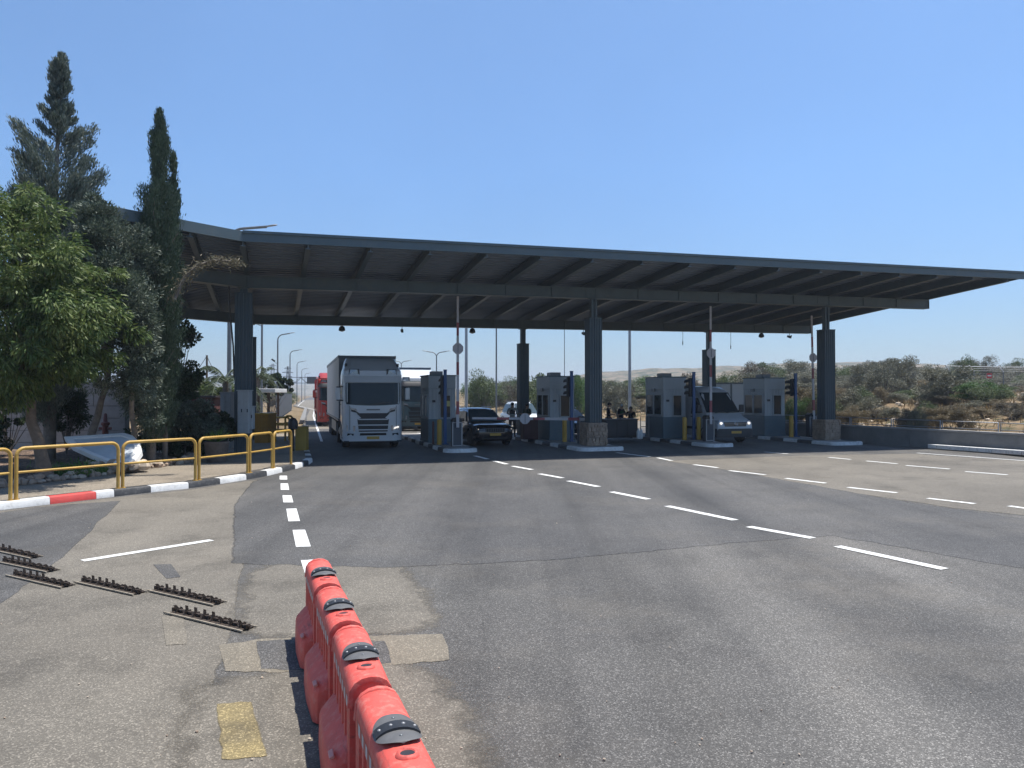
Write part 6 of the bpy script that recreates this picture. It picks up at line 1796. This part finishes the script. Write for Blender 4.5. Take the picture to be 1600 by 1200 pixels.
def conifer(label, base, H, prof, nbr, nleaf, llen, lwid, lm, seed, up=.35, spread=.16, name='conifer', trunk_r=.18, lean=0.0, leany=0.0, leanx=0.0):
    """trunk with rising branches; prof = [(height fraction, radius)]"""
    rng = np.random.default_rng(seed); t = tree_thing(name, label, base)
    mb = MB(); ly = lambda z: -leany * min(1, z / 7.0)
    lx = lambda z: leanx * min(1, z / 7.0)
    mb.tube([(lean * z * z / H + lx(z), ly(z), z) for z in (0, H * .3, min(7, H * .6), H * .8, H)], [trunk_r, trunk_r * .8, trunk_r * .5, trunk_r * .3, .015], 8)
    P_ = []; A_ = []
    hs = [p[0] for p in prof]; rs = [p[1] for p in prof]
    per = nleaf // nbr
    for k in range(nbr):
        f = hs[0] + (hs[-1] - hs[0]) * rng.uniform(0, 1) ** .85; r = float(np.interp(f, hs, rs)) * rng.uniform(.62, 1.18); a = rng.uniform(0, 6.283)
        z0 = f * H; o = np.array([lean * f * f * H + lx(z0), ly(z0), z0 - up * r * .6]); d = np.array([math.cos(a), math.sin(a), up])
        n = max(4, int(per * (.35 + r)))
        s = rng.uniform(.12, 1, n) ** .75
        p = o + d[None, :] * (s * r)[:, None]; p[:, 2] += up * .35 * r * s * s
        w = spread * (1.1 - .55 * s)[:, None] * (.5 + r)
        p += rng.normal(0, 1, (n, 3)) * w
        P_.append(p); A_.append(d[None, :] * .8 + rng.normal(0, .45, (n, 3)) + np.array([0, 0, .35 + up]))
        if k % 6 == 0: mb.tube([tuple(o), tuple(o + d * r * .9)], [.03, .008], 5)
    mb.build('trunk', bark_grey, t, smooth=60)
    p = np.concatenate(P_); ax = np.concatenate(A_)
    fast_mesh('crown', leaf_verts(p, ax, llen, lwid, rng), len(p), lm, t); return t
# tall open conifer
Yc = 22.3; xb = at(78, 600, Yc).x; Hc = at(95, 82, Yc).z - .2
conifer('tallest tree, an open grey-green conifer with a ragged pointed top, behind the leafy tree', (xb, Yc, .2), Hc, [(.12, 1.1), (.30, 1.3), (.45, 1.25), (.60, 1.22), (.68, 1.25), (.75, 1.15), (.80, .82), (.84, .52), (.88, .28), (.93, .24), (.965, .24), (1.0, .03)], 200, 80000, .13, .030, leaf_conifer, 5, up=.7, spread=.085, lean=.022)
# twin topped cypress
Yp = 21.4; pb = Vector((at(236, 600, 22.7).x, 22.7, .25)); Hp = at(250, 172, Yp).z - .25
tcy = conifer('taller dark narrow cypress with a pointed top left of the canopy bend', pb, Hp, [(.08, .4), (.14, .62), (.22, .74), (.33, .70), (.5, .64), (.62, .56), (.72, .42), (.78, .18), (.85, .30), (.92, .18), (1.0, .02)], 380, 110000, .095, .021, leaf_cypress, 8, up=1.7, spread=.10, name='cypress', trunk_r=.14, lean=.004, leany=1.4, leanx=.82)
p2 = Vector((at(258, 600, 23.3).x, 23.3, .25)); H2 = at(268, 238, Yp + .4).z - .25
conifer('slimmer cypress with a feathery top, just right of the tall cypress', p2, H2, [(.10, .25), (.18, .42), (.3, .42), (.5, .34), (.7, .28), (.82, .18), (.92, .12), (1.0, .02)], 240, 60000, .095, .021, leaf_cypress, 9, up=1.7, spread=.08, name='cypress', trunk_r=.08, lean=.002, leany=1.5, leanx=.86)
# dry arching branch leaning out under the canopy
rng = np.random.default_rng(4)
arc = [at(272, 468, 20.6), at(288, 432, 20.6), at(308, 414, 20.7), at(335, 406, 20.8), at(360, 408, 20.9), at(376, 411, 21.0)]
t = thing('dry_branch', 'dry brown arching branch sticking out of the cypress below the canopy bend', 'branch', arc[0])
mb = MB(); mb.tube([p - arc[0] for p in arc], [.05, .045, .04, .03, .02, .01], 6); mb.build('stem', bark_grey, t, smooth=60)
pp = []; aa = []
for a, b in zip(arc[:-1], arc[1:]):
    for k in range(170):
        q = a.lerp(b, rng.random()) - arc[0]; pp.append(np.array(q) + rng.normal(0, 1, 3) * np.array([.11, .12, .09])); aa.append(np.array(b - a) + rng.normal(0, .3, 3) + [0, 0, -.1])
fast_mesh('twigs', leaf_verts(np.array(pp), np.array(aa), .16, .022, rng), len(pp), leaf_dry, t)
# olive trees between
ob = gp(133, 706, .25); ob = Vector((at(134, 600, 22.0).x, 22.0, .25))
broadleaf('grey-green olive tree with a crooked leaning trunk before the block wall', ob, at(168, 598, 21.8), at(180, 480, 21), (1.4, 1.4, 2), 100, 46000, .10, .030, leaf_olive, bark_grey, 17, droop=.0, clump_r=.34, trunk_r=.14, name='olive_tree',
          lobes=[lobe(165, 365, 20.6, .85, .9, .85, .45, ob), lobe(150, 330, 20.6, .45, .6, .4, .15, ob), lobe(185, 405, 20.3, .5, .8, .75, .3, ob), lobe(150, 440, 20.8, .6, .9, .75, .3, ob)])
ob2 = Vector((at(208, 600, 22.6).x, 22.6, .25))
broadleaf('bushy olive tree in front of the cypress with silvery sunlit leaves', ob2, at(205, 590, 20.6), at(200, 520, 20.4), (1.1, 1.1, 1.6), 90, 40000, .10, .030, leaf_olive, bark_grey, 19, droop=.0, clump_r=.32, trunk_r=.1, name='olive_tree',
          lobes=[lobe(195, 465, 19.6, .70, .8, .58, .4, ob2), lobe(175, 500, 19.9, .6, .8, .62, .3, ob2), lobe(212, 520, 20.0, .5, .7, .7, .3, ob2), lobe(190, 585, 20.8, .85, .8, .6, .35, ob2), lobe(225, 625, 22.0, .6, .6, .5, .25, ob2), lobe(222, 575, 20.4, .45, .6, .8, .3, ob2)])
sb = Vector((at(285, 600, 26.5).x, 26.5, .25))
broadleaf('small loose tree with sparse round leaves right of the cypresses', sb, at(284, 600, 26.3), at(292, 570, 26), (1, 1, 1), 40, 6500, .13, .07, leaf_dark, bark_grey, 23, droop=.1, clump_r=.26, trunk_r=.05, name='small_tree',
          lobes=[lobe(290, 585, 26, .55, .5, .4, .6, sb), lobe(288, 530, 26, .22, .3, .6, .3, sb), lobe(278, 610, 26, .6, .5, .4, .5, sb)])
def bush(label, px, py, Y, rx, ry, rz, n, lm, seed, zb=.2, name='bush', ll=.10, lw=.05, nc=40):
    c = at(px, py, Y); base = Vector((c.x, Y, zb))
    return broadleaf(label, base, base + Vector((0, 0, .25)), c, (rx, ry, rz), nc, n, ll, lw, lm, bark_grey, seed, droop=.0, clump_r=.26, trunk_r=.04, name=name)
bush('dark hedge bush with small grey leaves behind the flower pot', 290, 655, 25.6, 1.0, .8, .75, 14000, leaf_olive, 41)
bush('low dark bush right of the hedge before the left columns', 338, 662, 27.2, .75, .6, .55, 7000, leaf_dark, 42)
bush('dark leafy bush behind the white slab and the cypress trunk', 250, 690, 24.8, .8, .6, .5, 8000, leaf_dark, 43)
bush('dark green bush filling the gap below the grey hedge bush', 308, 695, 26.0, .9, .5, .45, 8000, leaf_dark, 44)
bush('tall dark bush at the left edge behind the leaning trunk', 15, 640, 23.5, 1.2, .9, .9, 9000, leaf_dark, 45)
bush('dark leafy bush between the two leaning trunks', 105, 640, 24.2, .55, .6, .8, 6000, leaf_dark, 46)
# grass in the bed
rng = np.random.default_rng(77)
A_ = gp(85, 741, .3); B_ = gp(152, 736, .3)
def inbed(p): return inside(p[0], p[1], bpoly)
pts = []
for k in range(5200):
    f = rng.random(); q = A_.lerp(B_, f); p = np.array([q.x + rng.normal(-.05, .32), q.y + .35 + abs(rng.normal(.1, .55)), .0])
    if inbed(p): pts.append([p[0], p[1], bed_h(p[0], p[1]) + .05 + abs(rng.normal(0, .05))])
pts = np.array(pts)
o = fast_mesh('grass', leaf_verts(pts, np.array([0, 0, 1.0]) + rng.normal(0, .45, (len(pts), 3)), .17, .028, rng), len(pts), leaf_mat('grass_leaf', [(.05, .11, .025), (.10, .19, .04), (.17, .25, .06)], .3)); struct(o, 'stuff')

# palm behind the left columns
def palm(label, px, py, Y, zb, nf, L_, seed):
    rng = np.random.default_rng(seed); c = at(px, py, Y); t = tree_thing('palm', label, (c.x, Y, zb)); H = c.z - zb
    mb = MB(); mb.tube([(0, 0, 0), (.05, 0, H * .5), (0, 0, H)], [.2, .17, .14], 10); mb.build('trunk', bark_grey, t, smooth=50)
    for k in range(nf):
        a = 2 * math.pi * k / nf + rng.uniform(-.2, .2); e = rng.uniform(.2, 1.2); d = np.array([math.cos(a), math.sin(a), 0])
        s = np.linspace(0, 1, 16); zc = H + L_ * (math.sin(e) * s - (.35 + .55 * math.cos(e)) * s ** 2.1 * 1.1); rcx = L_ * s * math.cos(e * .8)
        path = np.stack([d[0] * rcx, d[1] * rcx, zc], 1)
        mb = MB(); mb.tube([tuple(p) for p in path], [.025 * (1 - .8 * q) + .004 for q in s], 5); fr = mb.build('frond', leaf_olive, t)
        P2 = []; A2 = []
        side = np.array([-d[1], d[0], 0])
        for i in range(1, 15):
            for j in range(3):
                f = j / 3; p = path[i] * (1 - f) + path[min(15, i + 1)] * f
                for sg in (-1, 1):
                    l = .42 * math.sin(math.pi * min(.95, (i + f) / 16 + .12)) + .08; ax = side * sg + d * .5 + np.array([0, 0, -.55])
                    ax /= np.linalg.norm(ax); P2.append(p + ax * l * .5); A2.append(ax * l)
        P2 = np.array(P2); A2 = np.array(A2); fast_mesh('leaflets', leaf_verts(P2, A2, .5, .035, rng), len(P2), palm_leaf, fr)
    return t
palm_leaf = leaf_mat('palm_leaf', [(.03, .05, .025), (.06, .085, .04), (.10, .125, .065)], .2)
palm('palm with drooping fronds just left of the left columns', 352, 592, 40, .1, 13, 2.3, 3)
palm('palm whose fronds show between the left columns and the shelter roof', 402, 590, 52, .1, 11, 2.0, 6)
bush('pale green bush under the palm', 334, 610, 46, 1.1, .9, .7, 5000, leaf_bright, 51, ll=.2, lw=.07)
bush('green bush above the white shelter roof', 426, 603, 62, 1.9, 1.5, 1.0, 6000, leaf_dark, 52, zb=0, ll=.22, lw=.1)

# ---------------------------------------------------------------- shrubs on the dry bank: a few shapes, many copies
KINDS = {
    'grey':  [leaf_mat('shrub_grey', [(.10, .10, .065), (.165, .165, .115), (.235, .225, .165)], .15), 'grey_shrub'],
    'green': [leaf_mat('shrub_green', [(.05, .072, .028), (.095, .128, .05), (.155, .18, .08)], .2), 'green_bush'],
    'lush':  [leaf_mat('shrub_lush', [(.04, .085, .025), (.075, .14, .04), (.12, .20, .06)], .25), 'green_bush'],
    'dry':   [leaf_mat('shrub_dry', [(.13, .11, .065), (.19, .155, .09), (.25, .205, .125)], .15), 'dry_bush'],
    'tan':   [leaf_mat('shrub_tan', [(.095, .085, .062), (.14, .12, .085), (.13, .13, .085)], .1), 'dry_bush'],
}
PROTO = {}
def proto(kind, var):
    key = (kind, var)
    if key in PROTO: return PROTO[key]
    rng = np.random.default_rng(hash(kind) % 97 * 0 + len(kind) * 13 + ord(kind[0]) + var * 7)
    t = thing(KINDS[kind][1], '', 'bush', (0, 0, 0))
    n = 26; cl = []
    for k in range(n):
        d = rng.normal(size=3); d /= np.linalg.norm(d); q = rng.uniform(.3, 1) ** .6
        cl.append([d[0] * .8 * q, d[1] * .8 * q, 1.0 + d[2] * .72 * q + .25 * math.sin(3 * d[0] + var)])
    if var == 2:    # ragged upright form
        cl = [[c[0] * .75, c[1] * .75, max(.35, min(1.85, c[2] + .15 * rng.normal()))] for c in cl]
    mb = MB()
    for c in cl[::2]: mb.tube([(0, 0, -.15), (c[0] * .3, c[1] * .3, c[2] * .45), tuple(c)], [.05, .03, .008], 5)
    mb.build('trunk', bark_grey, t)
    C = np.repeat(np.array(cl), 400, 0); rad = np.repeat(.30 * rng.uniform(.6, 1.4, n), 400)[:, None]
    d = unit(rng.normal(size=C.shape)); p = C + d * rad * rng.uniform(.1, 1, (len(C), 1)) ** .5
    ax = d + rng.normal(0, .4, p.shape) + np.array([0, 0, .5])
    fast_mesh('crown', leaf_verts(p, ax, .075, .028, rng), len(p), KINDS[kind][0], t)
    PROTO[key] = [t, False]; return PROTO[key]
def shrub(kind, var, px, py_top, Y, w, label, group=None):
    """w = width in metres; the top reaches the given picture row at that depth"""
    x = (px - 800) * Y / F; zb = float(ground_h(np.array([x]), np.array([Y]))[0])
    h = max(.5, CAMH + (HY - py_top) * Y / F - zb)
    pr = proto(kind, var); sc = (w / 1.9, w / 1.9 * random.uniform(.85, 1.15), h / 1.95)
    if not pr[1]:
        pr[1] = True; o = pr[0]; o.location = (x, Y, zb); o.rotation_euler = (0, 0, random.uniform(0, 6.28)); o.scale = sc; o['label'] = label
        if group: o['group'] = group
    else: o = dup(pr[0], (x, Y, zb), random.uniform(0, 6.28), label, sc, group)
    if not group and 'group' in o: del o['group']
    return o
# landmark shrubs, one by one
for a in [('grey', 0, 1382, 568, 58, 3.4, 'broad grey-green shrub on the bank right of the right column'), ('grey', 2, 1405, 561, 64, 4.0, 'tall ragged grey shrub on the skyline right of the right column'),
          ('grey', 1, 1478, 566, 48, 3.6, 'large grey olive-like shrub left of the bright green bush'), ('lush', 0, 1525, 592, 46, 3.4, 'bright green rounded bush below the security fence'),
          ('green', 1, 1545, 600, 44, 2.6, 'dense green bush in front of the bright rounded one'), ('green', 2, 1448, 630, 39, 1.7, 'low green bush just behind the parapet wall'),
          ('dry', 0, 1338, 634, 44, 2.0, 'low pale yellowish bush right of the right column'), ('lush', 1, 1246, 618, 47, 2.0, 'bright green bush between the last booth and the right column'),
          ('green', 0, 1505, 553, 78, 3.0, 'dark green round tree top on the skyline above the security fence'), ('grey', 0, 1548, 557, 84, 3.4, 'grey tree top on the skyline right of the dark round one'),
          ('tan', 0, 1180, 567, 78, 4.2, 'brownish bare topped tree on the skyline above the white van'), ('grey', 1, 968, 590, 70, 4.0, 'dark grey bush right of the middle column'),
          ('green', 1, 855, 581, 76, 5.2, 'broad green tree top above the second booth'), ('green', 2, 752, 584, 82, 5.0, 'green tree top right of the leftmost raised boom'),
          ('tan', 1, 808, 592, 78, 3.6, 'brownish bush beside the rear column'), ('lush', 2, 906, 588, 74, 3.4, 'fresh green bush right of the second booth'),
          ('grey', 2, 1352, 572, 66, 3.4, 'grey shrub with dead twigs on the skyline right of the right column'), ('dry', 1, 1150, 600, 60, 3, 'dry bush behind the white van roof')]:
    shrub(*a)
rnd = random.Random(12)
# belts of scrub on the banks, nearest rows lowest
def belt(n, x0, x1, ytop, Yr, wr, kinds, label, group):
    for k in range(n):
        px = x0 + (x1 - x0) * (k + rnd.random()) / n; Y = rnd.uniform(*Yr)
        if edge_x(LEFT_EDGE, Y) - 2 < (px - 800) * Y / F < edge_x(RIGHT_EDGE, Y) + 2.2: continue
        shrub(rnd.choice(kinds), rnd.randrange(3), px, rnd.uniform(*ytop), Y, rnd.uniform(*wr), label, group)
belt(46, 1185, 1660, (562, 584), (84, 120), (3.6, 6.0), ['grey', 'grey', 'tan', 'green', 'grey'], 'grey-green scrubby tree in the dense belt along the right skyline', 'scrubby trees of the right skyline')
belt(34, 1040, 1660, (582, 600), (62, 84), (2.6, 4.4), ['grey', 'tan', 'grey', 'green', 'dry'], 'grey brown shrub in the belt below the right skyline', 'shrubs below the right skyline')
belt(40, 1180, 1660, (604, 626), (46, 62), (1.6, 3.0), ['grey', 'dry', 'tan', 'dry', 'green'], 'low dry shrub scattered on the bank right of the toll lanes', 'low shrubs of the right bank')
belt(40, 1200, 1680, (630, 652), (36, 46), (.8, 1.8), ['dry', 'tan', 'grey', 'dry'], 'small dry bush just behind the pipe railing', 'small bushes behind the railing')
belt(34, 690, 1040, (584, 602), (92, 125), (4.4, 7.5), ['green', 'green', 'lush', 'grey', 'green'], 'bushy tree in the green belt behind the toll booths', 'bushy trees behind the booths')
belt(34, 700, 1040, (600, 622), (80, 98), (2.2, 4.2), ['tan', 'green', 'grey', 'dry', 'green'], 'bush at the foot of the green belt behind the booths', 'bushes below the green belt')
belt(30, 700, 1040, (622, 640), (70, 86), (1.2, 2.4), ['tan', 'dry', 'grey', 'dry'], 'small dry bush on the rocky bank behind the booths', 'small bushes of the rocky bank')
belt(36, 240, 490, (600, 612), (130, 280), (4, 8), ['tan', 'green', 'grey', 'dry'], 'distant shrub on the dry land left of the far road', 'distant shrubs left of the far road')
for i, px in enumerate((1188, 1206, 1226)):
    x = (px - 800) * 590 / F; o = dup(proto('green', 0)[0], (x, 590, at(px, 571.5, 590).z - 1), 0, ['left', 'middle', 'right'][i] + ' one of three tiny trees on the ridge of the far hill', (4.5, 4.5, 2.0), 'tiny trees on the hill ridge')
for (k_, v_), pr in list(PROTO.items()):
    if not pr[1]:
        for c in list(pr[0].children): bpy.data.objects.remove(c)
        bpy.data.objects.remove(pr[0])

# dry grass on the banks (uncountable)
rng = np.random.default_rng(91)
def scatter(n, x0, x1, y0, y1):
    X = rng.uniform(x0, x1, n); Y = y0 + (y1 - y0) * rng.uniform(0, 1, n) ** 1.5
    dr = np.full(n, 1e9)
    for a, b in zip(RIGHT_EDGE[:-1], RIGHT_EDGE[1:]): dr = np.minimum(dr, seg_dist(X, Y, a, b))
    ok = (X > edge_x(RIGHT_EDGE, Y)) & (dr > 1.4) & (vnoise(X, Y, 6, 8) + rng.normal(0, .18, n) > -.08)
    X, Y = X[ok], Y[ok]; return X, Y, ground_h(X, Y)
X, Y, Z = scatter(90000, -5, 75, 22, 115)
p = np.stack([X, Y, Z + .14], 1); p = np.repeat(p, 2, 0) + rng.normal(0, .12, (2 * len(X), 3)) * np.array([1, 1, .3])
o = fast_mesh('dry_grass', leaf_verts(p, np.array([0, 0, 1.0]) + rng.normal(0, .38, p.shape), .5, .035, rng), len(p), leaf_mat('dry_grass_leaf', [(.15, .105, .05), (.25, .18, .085), (.34, .26, .145)], .2)); struct(o, 'stuff')
X, Y, Z = scatter(3600, -4, 60, 26, 100); mb = MB()
for x, y, z in zip(X, Y, Z): rock(mb, (x, y, z + .02), random.uniform(.05, .20) * (1 if random.random() < .9 else 2.2), random.choice([0, 1, 1]))
o = mb.build('rocks', [stone_m, stone_l], smooth=35, fix=False); struct(o, 'stuff')
# ================================================================ LIGHT, SKY, AIR, CAMERA
sv = Vector((0.266, 0.121, 1.0)).normalized()
sun = bpy.data.lights.new('sun', 'SUN'); sun.energy = 4.8; sun.angle = R(0.53); sun.color = (1.0, .955, .89)
so2 = bpy.data.objects.new('sun', sun); COL.objects.link(so2); so2.rotation_euler = sv.to_track_quat('Z', 'Y').to_euler(); so2.location = (20, 10, 60)
w = bpy.data.worlds.new('World'); SC.world = w; w.use_nodes = True
nt = w.node_tree; bg = nt.nodes['Background']; sky = nt.nodes.new('ShaderNodeTexSky'); sky.sky_type = 'NISHITA'; sky.sun_disc = False
sky.sun_elevation = math.asin(sv.z); sky.sun_rotation = math.atan2(sv.x, sv.y); sky.air_density = 1.15; sky.dust_density = 0.35; sky.ozone_density = 3.0; sky.altitude = 100
tcw = nt.nodes.new('ShaderNodeTexCoord'); sx = nt.nodes.new('ShaderNodeSeparateXYZ'); nt.links.new(tcw.outputs['Generated'], sx.inputs[0])
rp_ = nt.nodes.new('ShaderNodeValToRGB'); el = rp_.color_ramp.elements
el[0].position = 0.0; el[0].color = (.40, .49, .64, 1); el[1].position = .55; el[1].color = (.76, .86, .94, 1)
e = el.new(.12); e.color = (.47, .58, .74, 1); e = el.new(.28); e.color = (.59, .72, .87, 1)
nt.links.new(sx.outputs[2], rp_.inputs[0])
mxs = nt.nodes.new('ShaderNodeMix'); mxs.data_type = 'RGBA'; mxs.blend_type = 'MULTIPLY'; mxs.inputs[0].default_value = 1.0
nt.links.new(sky.outputs[0], mxs.inputs[6]); nt.links.new(rp_.outputs[0], mxs.inputs[7])
nz = nt.nodes.new('ShaderNodeTexNoise'); nz.inputs['Scale'].default_value = 2.2; nz.inputs['Detail'].default_value = 5; nt.links.new(tcw.outputs['Generated'], nz.inputs['Vector'])
nr = nt.nodes.new('ShaderNodeMapRange'); nr.inputs[1].default_value = .3; nr.inputs[2].default_value = .7; nr.inputs[3].default_value = .96; nr.inputs[4].default_value = 1.05; nt.links.new(nz.outputs['Fac'], nr.inputs[0])
mx2 = nt.nodes.new('ShaderNodeMix'); mx2.data_type = 'RGBA'; mx2.blend_type = 'MULTIPLY'; mx2.inputs[0].default_value = 1.0
nt.links.new(mxs.outputs[2], mx2.inputs[6]); nt.links.new(nr.outputs[0], mx2.inputs[7])
nt.links.new(mx2.outputs[2], bg.inputs[0]); bg.inputs[1].default_value = 0.125
cam = bpy.data.cameras.new('camera'); co = bpy.data.objects.new('camera', cam); COL.objects.link(co); SC.camera = co
cam.sensor_width = 36; cam.lens = 36 * F / 1600; cam.clip_end = 9000; cam.clip_start = .05
pitch = math.atan((HY - 600) / F); co.location = (0, 0, CAMH); co.rotation_euler = (math.pi / 2 + pitch, 0, 0)
SC.view_settings.view_transform = 'Standard'; SC.view_settings.look = 'None'; SC.view_settings.exposure = 0.58; SC.view_settings.gamma = 1
HAZE = 0.0005
if HAZE:
    mb = MB(); mb.b2((-2700, -200, -9), (2700, 2600, 64)); hz = mb.build('haze', mat('haze_off', (.8, .8, .8)))
    hm = bpy.data.materials.new('haze'); hm.use_nodes = True; hn = hm.node_tree
    for n in list(hn.nodes):
        if n.type == 'BSDF_PRINCIPLED': hn.nodes.remove(n)
    pv = hn.nodes.new('ShaderNodeVolumePrincipled'); pv.inputs['Color'].default_value = (.80, .88, 1.0, 1); pv.inputs['Density'].default_value = HAZE; pv.inputs['Anisotropy'].default_value = .3
    hn.links.new(pv.outputs[0], hn.nodes['Material Output'].inputs['Volume'])
    hz.data.materials[0] = hm; struct(hz, 'stuff')
